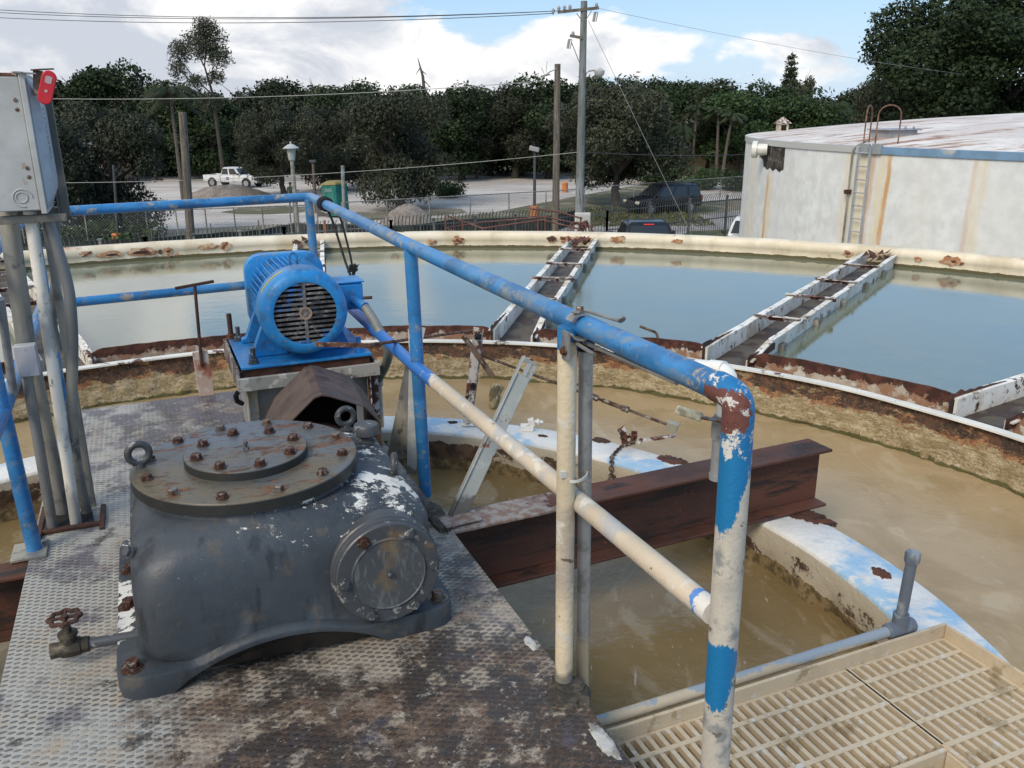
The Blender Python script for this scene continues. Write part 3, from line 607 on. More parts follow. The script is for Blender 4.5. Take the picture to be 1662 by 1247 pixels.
# drain pipe with gate valve
z0 = .07; b0 = -.235
pv = part('drain_pipe', MB().tube([(-.37, b0, z0), (-.40, b0, z0), (-.54, b0 + .015, z0)], .0165, 14), m_gpaint, t); G_(pv)
mb = MB(); mb.tube([(-.525, b0 + .013, z0), (-.545, b0 + .015, z0), (-.55, b0 + .015, z0), (-.575, b0 + .015, z0), (-.60, b0 + .015, z0), (-.605, b0 + .015, z0), (-.63, b0 + .015, z0)], [.024, .024, .028, .030, .028, .024, .024], 8)
mb.lathe([(.024, 0), (.022, .04), (.028, .043), (.028, .052), (.014, .056), (.012, .075), (.006, .078), (.006, .10)], (-.577, b0 + .015, z0), n=12)
m_valve = M('corroded_brass_valve', (.045, .038, .030), .6, .4, layers=[dict(c=(.13, .11, .08), s=18, t=.58, w=.05)], bump=[(90, .0015)])
vb = part('valve_body', mb, m_valve, t); G_(vb)
mb = MB(); hc = Vector((-.577, b0 + .015, z0 + .102)); pts = []
for k in range(41):
    an = 2 * math.pi * k / 40; rr = .040 + .0045 * math.cos(an * 8); pts.append(hc + Vector((rr * math.cos(an), rr * math.sin(an), 0)))
mb.tube(pts, .0065, 8, cap=False)
for k in range(4): mb.tube([hc, hc + Vector((math.cos(k * 1.571) * .038, math.sin(k * 1.571) * .038, 0))], .005, 6)
mb.lathe([(.011, -.006), (.011, .008)], hc, n=10)
hw = part('handwheel', mb, m_rust, vb)
# ------------------------------------------------------------------ chain guard
t = thing('chain_guard', 'brown folded steel hood between the gearbox and the motor stand', 'guard', (.30, .75, 0), 'P')
def hood(off):
    fr = [(.06 + off, .02), (.06 + off, .25), (.14 + off, .40), (.28, .522 - off), (.31, .530 - off), (.34, .522 - off), (.48 - off, .455), (.54 - off, .38), (.54 - off, .20)]
    return fr
fo, fi = hood(0), hood(.006); mb = MB(); n = len(fo); ringsF = []
sk = lambda p, b: (p[0] + (b - .48) * .10, b, p[1] - (b - .48) * .05)
vs = [sk(p, .46) for p in fo] + [sk(p, .98) for p in fo] + [sk(p, .46) for p in fi] + [sk(p, .98) for p in fi]
fs = []
for i in range(n - 1):
    fs += [(i, i + 1, n + i + 1, n + i), (2 * n + i, 3 * n + i, 3 * n + i + 1, 2 * n + i + 1), (i, 2 * n + i, 2 * n + i + 1, i + 1), (n + i, n + i + 1, 3 * n + i + 1, 3 * n + i)]
mb.add(vs, fs); part('hood', mb, m_brown, t, ang=25)
mb = MB(); mb.add([(.10, .92, .0), (.54, .92, .0), (.54, .92, .36), (.34, .92, .48), (.12, .92, .22)], [(0, 1, 2, 3, 4)]); part('hood_shade_sheet', mb, m_dark, t)  # black sheet added inside the hood, standing in for the shade there
mb = MB(); mb.lathe([(.13, 0), (.15, .02), (.15, .05), (.13, .07)], (.30, .55, .22), (0, 1, 0), 24); part('sprocket', mb, m_rust, t)
# ------------------------------------------------------------------ motor stand
t = thing('motor_stand', 'steel stand with blue adjustable plate holding the motor above the platform', 'stand', (.38, 1.6, 0), 'P')
m_standw = M('stand_dirty_white', (.33, .32, .29), .6, 0, layers=[dict(c=(.14, .08, .055), c2=(.08, .045, .035), s=4, t=.5, w=.06, g=.7, b=[(1, 1.2, 1.35, -.1, .08)]), dict(c=(.55, .53, .48), s=14, t=.6, w=.03)], bump=[(60, .002)])
mb = MB()
mb.box(.06, .74, 1.24, 1.26, .335, .40); mb.box(.06, .74, 1.90, 1.92, .335, .40); mb.box(.06, .075, 1.26, 1.90, .335, .44); mb.box(.725, .74, 1.26, 1.90, .335, .40); mb.box(.075, .725, 1.26, 1.90, .335, .345)
part('tray_frame', mb, m_standw, t, bevel=.004)
mb = MB(); mb.box(.085, .71, 1.27, 1.88, .432, .446); o_ = part('motor_plate', mb, m_rblue, t, bevel=.003)
mb = MB(); mb.box(.09, .70, 1.285, 1.30, .345, .432); part('plate_web', mb, m_rust, t)
for (a, b) in ((.15, 1.33), (.15, 1.32), (.66, 1.33), (.13, 1.80), (.66, 1.80)):
    if (a, b) == (.15, 1.32): continue
    mb = MB(); mb.tube([(a, b, .33), (a, b, .52)], .012, 12); mb.bolt((a, b, .4465), r=.022, h=.02); mb.bolt((a, b, .348), r=.022, h=.02); part('jack_bolt', mb, m_gpaint if a < .5 else m_rblue, t)
for (a, b) in ((.10, 1.86), ):
    mb = MB(); mb.tube([(a + .0, b, .33), (a, b, .58)], .013, 12); mb.bolt((a, b, .4465), r=.024, h=.022); part('threaded_rod', mb, m_rust, t)
mb = MB(); mb.box(.12, .70, 1.36, 1.37, 0.0, .334); mb.box(.12, .13, 1.38, 1.85, 0, .334); mb.box(.69, .70, 1.38, 1.85, 0, .334)
part('pedestal', mb, M('pedestal_grey', (.27, .28, .28), .6, layers=[dict(c=(.25, .22, .17), s=6, t=.55, w=.06)], bump=[(40, .001)]), t, bevel=.003)
for (a, b) in ((.10, 1.28), (.70, 1.30)):
    mb = MB(); mb.bar((a, b + .02, 0), (a, b + .02, .335), .05, .006); mb.bar((a + .025, b + .045, 0), (a + .025, b + .045, .335), .006, .05); part('leg', mb, m_cream if a < .3 else m_brace, t)
mb = MB(); mb.tube([(.06, 1.30, .32), (.05, 1.31, .30), (.055, 1.32, .27), (.08, 1.33, .25)], .012, 8); part('hook', mb, m_dark, t)
# ------------------------------------------------------------------ motor
MC = Vector((.395, 1.22, .688))
t = thing('electric_motor', 'bright blue finned electric motor with a round slotted fan cover', 'motor', (MC.x, MC.y + .3, .446), 'P')
ax = (0, 1, 0)
prof = [(.146, .0), (.158, -.002), (.180, .004), (.196, .016), (.204, .035), (.207, .06), (.207, .155), (.200, .157), (.200, .06), (.146, .012)]
part('fan_cover', MB().lathe(prof + [prof[0]], MC, ax, 72, cap=False), m_rblue, t, ang=50)
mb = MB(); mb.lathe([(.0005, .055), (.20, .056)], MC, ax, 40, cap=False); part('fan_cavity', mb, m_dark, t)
m_slot = M('dirty_fan_guard', (.16, .15, .14), .7, 0, layers=[dict(c=(.30, .29, .28), s=40, t=.56, w=.05), dict(c=(.05, .05, .055), s=12, t=.52, w=.05), dict(c=(.04, .16, .42), s=9, t=.57, w=.03)], bump=[(200, .001)])
mb = MB(); nb = 13
for k in range(nb):
    z = -.136 + .272 * (k + .0) / (nb - 1)
    hw_ = math.sqrt(max(1e-5, .149 ** 2 - z * z))
    if hw_ > .03: mb.box(MC.x - hw_, MC.x + hw_, MC.y + .002, MC.y + .010, MC.z + z - .0050, MC.z + z + .0050)
mb.box(MC.x - .007, MC.x + .007, MC.y - .001, MC.y + .012, MC.z - .147, MC.z + .147)
part('fan_guard', mb, m_slot, t)
mb = MB(); mb.lathe([(.030, -.003), (.030, .012), (.021, .012), (.021, -.002), (.030, -.003)], MC, ax, 24, cap=False); mb.lathe([(.0005, .004), (.021, .004)], MC, ax, 20, cap=False)
part('guard_hub', mb, M('hub_tan', (.36, .26, .18), .6), t)
mb = MB()
for k in range(7):
    an = k * 2 * math.pi / 7; mb.box(-.004, .004, 0, .04, .02, .12, Matrix.Translation(MC + Vector((0, .018, 0))) @ Matrix.Rotation(an, 4, 'Y') @ Matrix.Rotation(.35, 4, 'Z'))
part('fan_blade', mb, m_slot, t)
mb = MB(); mb.lathe([(.165, .157), (.168, .16), (.168, .56), (.165, .565)], MC, ax, 48); part('stator_body', mb, m_rblue, t)
mb = MB()
for k in range(44):
    an = 2 * math.pi * (k + .5) / 44; L1 = .028 + .012 * abs(math.sin(2 * an))
    if 1.15 < (an % (2 * math.pi)) < 2.0 and False: continue
    mb.box(-.0022, .0022, .165, .545, .16, .16 + L1, Matrix.Translation(MC) @ Matrix.Rotation(an, 4, 'Y'))
part('cooling_fins', mb, m_rblue, t)
sq = lambda s_, r: [(x, z) for x, z in rrect(-s_, s_, -s_, s_, r, 48)]
mb = MB(); mb.loft([[(MC.x + x, MC.y + b_, MC.z + z) for x, z in sq(s_, r_)] for b_, s_, r_ in ((.555, .188, .12), (.56, .200, .09), (.635, .200, .09), (.665, .185, .10), (.68, .10, .09))]); part('end_bell', mb, m_rblue, t)
mb = MB(); mb.tube([(MC.x, MC.y + .68, MC.z), (MC.x, MC.y + .80, MC.z)], .025, 16); part('output_shaft', mb, m_gbolt, t)
for sg in (-1, 1):
    for b in (.20, .50):
        mb = MB(); c0 = MC + Vector((sg * .10, b, -.11)); mb.loft([[(MC.x + sg * x, MC.y + b + y_, MC.z + z) for x, z in ((.07, -.15), (.12, -.10), (.17, -.06), (.195, -.12), (.235, -.215), (.255, -.218), (.255, -.240), (.07, -.240))] for y_ in (0, .05)])
        part('foot', mb, m_rblue, t, bevel=.004)
mb = MB(); pts = []
for k in range(13): an = math.pi * k / 12; pts.append(MC + Vector((.018 * math.cos(an), .24, .225 + .018 * math.sin(an) + .006)))
mb.tube([MC + Vector((.018, .24, .19))] + pts + [MC + Vector((-.018, .24, .19))], .006, 8); part('lifting_eye', mb, m_rblue, t)
mb = MB(); mb.box(MC.x + .19, MC.x + .325, MC.y + .20, MC.y + .36, MC.z - .05, MC.z + .085); jb = part('terminal_box', mb, m_rblue, t, bevel=.012)
mb = MB(); mb.box(MC.x + .185, MC.x + .332, MC.y + .195, MC.y + .365, MC.z + .086, MC.z + .094); part('box_lid', mb, m_rblue, jb, bevel=.003)
m_yel = M('yellow_tape', (.50, .42, .06), .5)
mb = MB(); pts = []
for k in range(9):
    an = R(112 + k * 5); pts.append([(MC.x + r_ * math.cos(an), MC.y + b_, MC.z + r_ * math.sin(an)) for r_, b_ in ((.205, .070), (.2085, .070), (.2085, .094), (.205, .094))])
mb.loft(pts); part('yellow_stripe', mb, m_yel, t)
# flexible conduit
t = thing('flexible_conduit', 'grey flexible conduit curving down from the side of the blue motor', 'conduit', (.80, 1.5, 0), 'P')
st = MC + Vector((.27, .20, .0))
mb = MB(); mb.tube([st + Vector((0, .02, .0)), st + Vector((.02, -.06, -.01)), st + Vector((.035, -.10, -.02))], [.024, .024, .026], 14); part('blue_elbow', mb, m_rblue, t)
e = Vector((.775, 1.46, .24))
mb = MB(); cv = [st + Vector((.035, -.10, -.02)), st + Vector((.055, -.15, -.06)), Vector((.76, 1.12, .50)), Vector((.785, 1.28, .38)), e]
cv = arcpts(cv, .12, 6); mb.tube(cv, .0235, 14); part('flex_hose', mb, m_flex, t)
mb = MB(); mb.tube([e + Vector((0, -.01, .025)), e + Vector((0, 0, .02)), e + Vector((0, 0, -.02)), e + Vector((0, 0, -.03))], [.028, .031, .031, .027], 12); mb.tube([e, (e.x, e.y, -.02)], .022, 14); part('hub_fitting', mb, m_galv, t)
# ------------------------------------------------------------------ handrail
ZT, ZM, RR = 1.065, .565, .0285
t = thing('guard_rail', 'blue and cream painted pipe guard rail running round the platform', 'railing', (.73, 0, 0), 'P')
C1 = Vector((.755, -1.50, ZT)); C2 = Vector((.755, 2.90, ZT)); C3 = Vector((-.83, 2.66, ZT)); C4 = Vector((-.80, -.3, ZT))
mb = MB(); mb.tube(arcpts([C1 + Vector((0, .035, 0)), Vector((.735, .6, ZT)), C2, C3 , Vector((-.81, .60, ZT)), C4], .05, 6), RR, 20); part('top_rail', mb, m_blue, t)
mb = MB(); mb.tube([(.765, -1.46, ZM), (.735, .6, ZM - .01), (.755, 2.88, ZM - .02)], RR * .96, 20); part('mid_rail', mb, m_mid, t)
mb = MB(); mb.tube([(.745, 2.86, ZM - .02), (-.80, 2.64, ZM - .01)], RR * .96, 18); part('mid_rail', mb, m_blue, t)
mb = MB(); mb.tube([(-.83, 2.62, ZM), (-.80, .64, ZM), (-.80, -.4, ZM)], RR * .96, 18); part('mid_rail', mb, m_blue, t)
for (a, b, z0, mt) in ((.715, -.905, .0, m_cream), (.755, .60, -.05, m_blue), (.755, 2.86, -.2, m_blue), (-.82, 2.64, -.2, m_blue), (-.785, .63, .0, m_blue)):
    mb = MB(); k = [Vector((a, b, z0 + (ZT - z0 - .01) * i / 24)) for i in range(25)]; x1 = .735 if a > 0 else -.81
    k = [p + Vector(((x1 - a) * (i / 24) ** 1, 0, 0)) for i, p in enumerate(k)]
    if mt is m_cream: k0_, k1_ = Pz(915, 1108, 0), Pd(921, 536, 2.12); k = [k0_.lerp(k1_, i / 24) for i in range(25)]
    mb.tube(k, .0255 if mt is m_cream else .0275, 20); part('post', mb, mt, t, label='cream post crusted with old paint' if mt is m_cream else None)
part('post', MB().tube(arcpts([(.775, -1.50, -.22), (.765, -1.50, .5), (.757, -1.50, ZT - .004), (.755, -1.43, ZT + .001)], .07, 8), .0312, 24), m_corner, t, label='corner post with peeling blue paint and bare grey metal')
mb = MB(); mb.tube([Pd(920.5, 566, 2.12), Pd(921, 530, 2.12)], .0262, 20); part('blue_collar', mb, m_blue, t)
mb = MB(); mb.box(-.86, -.74, .56, .70, .001, .012); mb.bolt((-.75, .66, .012), r=.012, h=.012); part('base_flange', mb, m_galv2, t, bevel=.003)
mb = MB(); mb.prism([(.715 + .042 * math.cos(k * .524), -.905 + .042 * math.sin(k * .524)) for k in range(12)], .001, .014); part('base_flange', mb, m_grime, t)
# grey pipe strapped to the post
t = thing('grey_pipe', 'slim grey metal pipe strapped upright behind the cream rail post', 'pipe', (.775, -.86, -.3), 'P')
mb = MB(); mb.tube([Pd(945, 1150, 2.16), Pd(949, 800, 2.16), Pd(951, 545, 2.16)], .0190, 18); part('tube', mb, m_galv, t)
m_zip = M('white_nylon', (.62, .62, .58), .4)
def band(c, rx, ry, w_, th, rz=0, n=28):
    mb = MB(); c = Vector(c); rings = []; co_, si = math.cos(rz), math.sin(rz)
    for k in range(n):
        an = 2 * math.pi * k / n; e = Vector((math.cos(an) * rx, math.sin(an) * ry, 0)); o = Vector((math.cos(an), math.sin(an), 0)) * th
        f = lambda q: Vector((q.x * co_ - q.y * si, q.x * si + q.y * co_, q.z))
        rings.append([c + f(e + Vector((0, 0, -w_ / 2))), c + f(e + o + Vector((0, 0, -w_ / 2))), c + f(e + o + Vector((0, 0, w_ / 2))), c + f(e + Vector((0, 0, w_ / 2)))])
    rings.append(rings[0]); return mb.loft(rings, False, False)
mb = band(Pd(934, 768, 2.14), .056, .031, .008, .003, .95); c_ = Pd(914, 770, 2.085); mb.box(c_.x - .008, c_.x + .008, c_.y - .006, c_.y + .006, c_.z - .009, c_.z + .009); single('cable_tie', mb, m_zip, 'white cable tie looped round the cream post and the grey pipe', 'cable tie', 'P')
# clamp and rods on the top rail
t = thing('rail_clamp', 'grey steel strap clamp bolted over the blue top rail beside the cream post', 'clamp', (.735, -.87, ZT), 'P')
mb = MB(); rings = []
for k in range(15):
    an = R(-60 + k * 300 / 14); rings.append([(.735 + r_ * math.sin(an) * 1.0, b_, ZT + r_ * math.cos(an)) for r_, b_ in ((.030, -.90), (.036, -.90), (.036, -.865), (.030, -.865))])
mb.loft(rings); mb.box(.695, .701, -.90, -.865, ZT - .085, ZT - .01); mb.prism([(.0, -.016), (.016, 0), (0, .016), (-.016, 0)], 0, .004, Matrix.Translation((.725, -.885, ZT + .037)))
part('strap', mb, m_galv, t); part('clamp_bolt', MB().bolt((.694, -.883, ZT - .06), (-1, 0, 0), .010, .008), m_gbolt, t); part('clamp_bolt', MB().bolt((.735, -.883, ZT + .036), (0, 0, 1), .010, .012), m_gbolt, t)
mb = MB(); mb.tube([(.758, -.87, ZT + .035), (.775, -1.02, ZT + .038)], .0045, 8); mb.tube([(.775, -1.02, ZT + .045), (.775, -1.024, ZT + .042)], .010, 12)
mb.tube([(.76, -.86, ZT - .05), (.745, -1.05, ZT - .036), (.752, -1.30, ZT - .032)], .0055, 8); mb.tube([(.73, -.86, ZT - .045), (.715, -1.0, ZT - .042)], .005, 8); part('clamp_rod', mb, m_galv2, t)
mb = MB(); mb.lathe([(.022, -.04), (.024, -.02), (.022, .0), (.018, .01)], Pd(951, 545, 2.16), n=14); part('pipe_cap', mb, m_dark, t)
# white plastic elbow with grey drop tube and valve lever
t = thing('sampling_pipe', 'white plastic pipe elbow with a grey drop tube and lever valve by the corner post', 'pipe', Pd(1188, 592, 1.8), 'P')
q = [Pd(1085, 585, 1.92), Pd(1130, 590, 1.86), Pd(1184, 596, 1.80), Pd(1178, 700, 1.78)]
mb = MB(); q = [v_ + Vector((0, 0, -.012)) for v_ in q]; mb.tube(arcpts([q[1], q[2], q[2] + Vector((0, 0, -.12))], .03, 6), .0215, 18); mb.tube([q[1] * .55 + q[2] * .45, q[1] * .15 + q[2] * .85], .0240, 18); part('elbow', mb, m_pvcw, t)
mb = MB(); mb.tube([q[0], q[1] + (q[1] - q[0]) * .1], .021, 16); part('coupler', mb, m_galv2, t)
dq = q[2] + Vector((-.012, 0, 0)); mb = MB(); mb.tube([dq + Vector((0, 0, -.10)), dq + Vector((0, 0, -.245))], .0165, 18); mb.lathe([(.0185, -.01), (.0185, .004)], dq + Vector((0, 0, -.245)), n=18); mb.lathe([(.020, 0), (.021, .02), (.020, .05)], dq + Vector((0, 0, -.155)), n=8); part('drop_tube', mb, m_galv, t)
hv = Pd(1168, 688, 1.76); he = Pd(1097, 664, 1.76); mb = MB(); mb.bar(hv + Vector((.02, 0, 0)), hv * .55 + he * .45, .018, .004, (0, 0, 1)); lv = part('valve_lever', mb, m_gbolt, t)
mb = MB(); mb.bar(hv * .6 + he * .4, he, .006, .021, (0, 0, 1)); tg = part('lever_sleeve', mb, M('pale_sleeve', (.44, .42, .32), .6, layers=[dict(c=(.25, .23, .17), s=30, t=.56, w=.05)]), lv, bevel=.003)
# ------------------------------------------------------------------ beams
Rb = lambda b: b
def ibeam(a0, b0, a1, b1, zt, h, w_, tf, tw):
    mb = MB(); mb.bar((a0, b0, zt - tf / 2), (a1, b1, zt - tf / 2), w_, tf); mb.bar((a0, b0, zt - h + tf / 2), (a1, b1, zt - h + tf / 2), w_, tf); mb.bar((a0, b0, zt - h / 2), (a1, b1, zt - h / 2), tw, h - 2 * tf); return mb
t = thing('steel_beam', 'long rusted steel I-beam sticking out over the brown water to the ring', 'beam', (.70, .20, -.30), 'P')
part('beam_body', ibeam(.70, .215, 2.70, .275, .002, .305, .165, .014, .010), m_beamtop, t, bevel=.003)
mb = MB(); mb.bar((.70, .205, .012), (.86, .212, .014), .10, .006); mb.prism([(0, 0), (.03, .02), (.05, .07), (.01, .10), (-.02, .06)], 0, .007, Matrix.Translation((.73, .15, .006))); part('torn_plate', mb, m_beamtop, t, bevel=.002)
single('steel_beam', ibeam(-.80, .52, -3.4, .52, -.004, .25, .14, .012, .010), m_rust, 'rusted steel beam end at the left edge below the blue post base', 'beam', 'P', bevel=.003)
# ------------------------------------------------------------------ leaning struts and loose steel on the right of the deck
def channel(mb, p, q, w_, d_, th, face):
    p, q = Vector(p), Vector(q); d = (q - p).normalized(); f = Vector(face); f = (f - d * f.dot(d)).normalized(); s_ = d.cross(f)
    mb.bar(p, q, w_, th, f)
    for k in (-1, 1): mb.bar(p + s_ * (w_ / 2 - th / 2) * k + f * -(d_ / 2), q + s_ * (w_ / 2 - th / 2) * k + f * -(d_ / 2), th, d_ - th * 1.02, f)
    return mb
tp = Pd(862, 585, 3.45)
t = thing('leaning_strut', 'pale grey steel strut leaning outwards beside the rusty I-beam', 'strut', (.76, .22, 0), 'P')
b_ = Vector((.765, .235, -.02)); mb = MB(); d = (tp - b_); s_ = d.normalized().cross(Vector((0, 1, 0))).normalized()
mb.bar(b_, b_ + d * .90, .060, .006, (-.25, -1, .1)); mb.bar(b_ + s_ * .030 + Vector((0, .02, 0)), b_ + s_ * .030 + Vector((0, .02, 0)) + d, .006, .045, (-.25, -1, .1)); mb.bar(b_ + d * .90, b_ + d * .985, .02, .006, (-.25, -1, .1))
mb.bar(b_ + d * .985 - s_ * .034, b_ + d * .985 + s_ * .034, .02, .007, (-.25, -1, .1)); mb.bar(b_ + d * .88 - s_ * .026, b_ + d * .985 - s_ * .026, .02, .006, (-.25, -1, .1))
part('strut_angle', mb, m_angle, t, bevel=.002)
t = thing('flat_bars', 'pale twisted flat steel bars standing behind the second blue rail post', 'bracket', (.76, .75, 0), 'P')
mb = MB(); mb.bar(Pd(668, 770, 3.5), Pd(672, 600, 3.6), .045, .006, (-.3, -1, 0)); mb.bar(Pd(672, 602, 3.6), Pd(688, 532, 3.62), .016, .006, (-.3, -1, 0)); mb.bar(Pd(668, 602, 3.59), Pd(664, 534, 3.6), .012, .006, (-.3, -1, 0)); part('upright_bar', mb, m_angle, t, bevel=.0015)
mb = MB(); P1, P2, P3, P4 = Pd(628, 745, 3.65), Pd(668, 745, 3.55), Pd(684, 590, 3.64), Pd(662, 575, 3.68); vs = [P1, P2, P3, P4]; off = Vector((0, .006, 0)); mb.add(vs + [v_ + off for v_ in vs], [(0, 1, 2, 3), (7, 6, 5, 4), (0, 4, 5, 1), (1, 5, 6, 2), (2, 6, 7, 3), (3, 7, 4, 0)]); part('twisted_plate', mb, m_galv2, t)
m_rodr = M('rusty_rod', (.16, .11, .08), .7, .2, layers=[dict(c=(.06, .03, .02), s=14, t=.5, w=.06), dict(c=(.30, .27, .23), s=20, t=.58, w=.04)], bump=[(120, .002)])
t = thing('rusted_rod', 'thin flat rusted bar reaching from the motor to the bracket on the ring', 'rod', Pd(510, 560, 3.62), 'P')
mb = MB(); mb.bar(Pd(512, 559, 3.30), Pd(600, 561, 3.45), .012, .018, (0, 0, 1)); mb.tube([Pd(600, 560, 3.45), Pd(772, 536, 5.2)], .008, 8); part('bar_body', mb, M('orange_rust', (.20, .085, .045), .8, layers=[dict(c=(.07, .03, .02), s=20, t=.53, w=.05), dict(c=(.32, .22, .16), s=35, t=.6, w=.04)], bump=[(120, .002)]), t)
rp = Vector(MP @ Vector((1.50, 2.15, -.312)))
t = thing('ring_bracket', 'rusty white upright bracket bolted on the ring holding the ends of two rods', 'bracket', pz(757, 690, -.311))
base_ = pz(757, 690, -.311); top_ = pd(776, 532, base_.y); mb = MB(); mb.bar(base_, top_, .055, .006, (-.2, -1, 0)); mb.bar(base_ + Vector((.028, .03, 0)), top_ + Vector((.028, .03, -.02)), .006, .05, (-.2, -1, 0)); part('upright', mb, m_brace, t)
mb = MB(); mb.bar(base_ + Vector((-.03, 0, .01)), base_ + Vector((.20, .02, .01)), .09, .008); mb.bolt(base_ + Vector((.12, 0, .015)), r=.016); part('foot_plate', mb, m_white, t)
mb = MB(); mb.lathe([(.018, -.02), (.018, .02)], top_ + Vector((.0, -.03, -.05)), (1, 0, 0), 8); mb.lathe([(.02, 0), (.02, .02)], base_ + Vector((.05, -.02, .27)), (0, -1, 0), 6); part('bracket_nut', mb, m_dark, t)
mb = MB(); mb.bar(pd(752, 545, base_.y - .05), pd(800, 612, base_.y - .12), .035, .006, (0, -1, 0)); part('loose_flat', mb, m_rodr, t)
t = thing('tie_rod', 'rusty sloping tie rod with turnbuckle nuts ending in a grey block over the ring', 'rod', pd(1095, 693, 4.62))
r0, r1 = pd(782, 577, base_.y), pd(1085, 690, 4.62); mb = MB(); mb.tube([r0, r1], .0085, 10)
for f in (.62, .78): c = r0.lerp(r1, f); mb.tube([c - (r1 - r0).normalized() * .022, c + (r1 - r0).normalized() * .022], .019, 6)
c1, c2 = r0.lerp(r1, .66), r0.lerp(r1, .76); mb.tube([c1, c2], .014, 8); part('rod_body', mb, m_rodr, t)
mb = MB(); dd = (r1 - r0).normalized(); mb.bar(r1 - dd * .01, r1 + dd * .055, .045, .05); mb.tube([r1 + dd * .055, r1 + dd * .057], .012, 10); part('end_block', mb, m_galv, t, bevel=.004)
# chain and shackle on the ring
s0 = pz(1020, 725, -.311)
t = thing('chain_shackle', 'small flaking white lug and shackle standing on the ring near the tie rod end', 'shackle', s0)
mb = MB(); mb.bar(s0 + Vector((-.02, 0, 0)), s0 + Vector((-.035, 0, .10)), .035, .008, (0, -1, 0)); mb.bar(s0 + Vector((.03, .02, 0)), s0 + Vector((.035, .02, .09)), .035, .008, (0, -1, 0)); mb.bar(s0 + Vector((-.06, 0, .09)), s0 + Vector((-.02, 0, .115)), .03, .03)
mb.tube([s0 + Vector((-.05, -.01, .06)), s0 + Vector((.05, .01, .065))], .010, 8); part('lug', mb, m_brace, t)
mb = MB(); pts = [s0 + Vector((.02 * math.cos(k * .5), -.01, .05 + .03 * math.sin(k * .5))) for k in range(13)]; mb.tube(pts, .007, 8, cap=False); part('bow', mb, m_brace, t)
mb = MB(); mb.bar(s0 + Vector((.07, .0, .035)), s0 + Vector((.27, -.02, .075)), .03, .012); mb.tube([s0 + Vector((.06, 0, .02)), s0 + Vector((.08, 0, .05))], .014, 8); part('link_arm', mb, m_brace, t)
def link(mb, c, d, up, L_=.034, W_=.011, r=.004):
    d = Vector(d).normalized(); up = Vector(up); s_ = (up - d * up.dot(d)).normalized(); pts = []
    for k in range(17):
        an = 2 * math.pi * k / 16; pts.append(Vector(c) + d * (math.cos(an) * L_ / 2) + s_ * (math.sin(an) * W_ + 0))
    mb.tube(pts, r, 6, cap=False)
path = [s0 + Vector((.02, -.02, .03)), pz(1012, 722, -.307), pz(1000, 733, -.305), pz(993, 742, -.303)]; ed = pz(992, 748, -.303)
path += [ed + Vector((0, -.012, -.03 * k - .01)) for k in range(9)]
mb = MB(); L_ = 0; cum = [0]
for a_, b_2 in zip(path, path[1:]): cum.append(cum[-1] + (b_2 - a_).length)
k = 0; sdist = 0
while sdist < cum[-1]:
    for i in range(len(path) - 1):
        if cum[i] <= sdist <= cum[i + 1]:
            f = (sdist - cum[i]) / max(1e-6, cum[i + 1] - cum[i]); c = path[i].lerp(path[i + 1], f); link(mb, c, path[i + 1] - path[i], (0, 0, 1) if k % 2 else (1, -.3, .1)); break
    sdist += .024; k += 1
single('hanging_chain', mb, m_rodr, 'short rusty chain lying across the ring and hanging down its inner face', 'chain')
c = pz(858, 699, -.311); t = thing('ring_clip', 'small grey clamp with a bolt fixed on the ring behind the leaning strut', 'clamp', c)
mb = MB(); mb.bar(c + Vector((-.05, 0, .02)), c + Vector((.03, 0, .02)), .05, .04); mb.bar(c + Vector((.0, 0, .05)), c + Vector((.035, 0, .06)), .04, .05); mb.tube([c + Vector((.03, 0, .06)), c + Vector((.09, .0, .055))], .010, 8); mb.tube([c + Vector((.05, 0, .058)), c + Vector((.065, 0, .057))], .02, 6); part('clip_body', mb, m_white, t, bevel=.004)
# T handle
t = thing('gate_operator', 'thin dark T-shaped handle rod on a rust stained bracket at the platform end', 'valve handle', (-.04, 2.33, 0), 'P')
mb = MB(); mb.tube([(-.045, 2.33, .18), (-.03, 2.33, .66)], .0095, 10); tt = Vector((-.03, 2.33, .655)); mb.bar(tt + Vector((-.105, -.01, -.005)), tt + Vector((.105, .01, .015)), .014, .016); part('handle_rod', mb, m_rust, t)
m_pink = M('rust_stained_bracket', (.50, .38, .31), .7, layers=[dict(c=(.34, .13, .08), s=6, t=.5, w=.05, b=[(2, .05, .15, -.05, .05)]), dict(c=(.55, .52, .46), s=11, t=.58, w=.04)], bump=[(50, .002)])
mb = MB(); channel(mb, (-.035, 2.34, -.02), (-.045, 2.34, .27), .085, .04, .006, (0, -1, 0)); part('bracket', mb, m_pink, t, bevel=.002)
# bent crank rod seen beyond the rail
c = pz(1070, 548, -.19); t = thing('crank_rod', 'small bent steel crank handle poking up at the rusty launder plate', 'handle', c)
mb = MB(); mb.tube(arcpts([c + Vector((.0, -.02, -.12)), c + Vector((-.02, 0, .04)), c + Vector((-.16, .02, .09))], .03, 4), .011, 8); mb.bar(c + Vector((.0, -.02, -.09)), c + Vector((.12, -.05, -.10)), .03, .03); part('crank', mb, m_rodr, t)
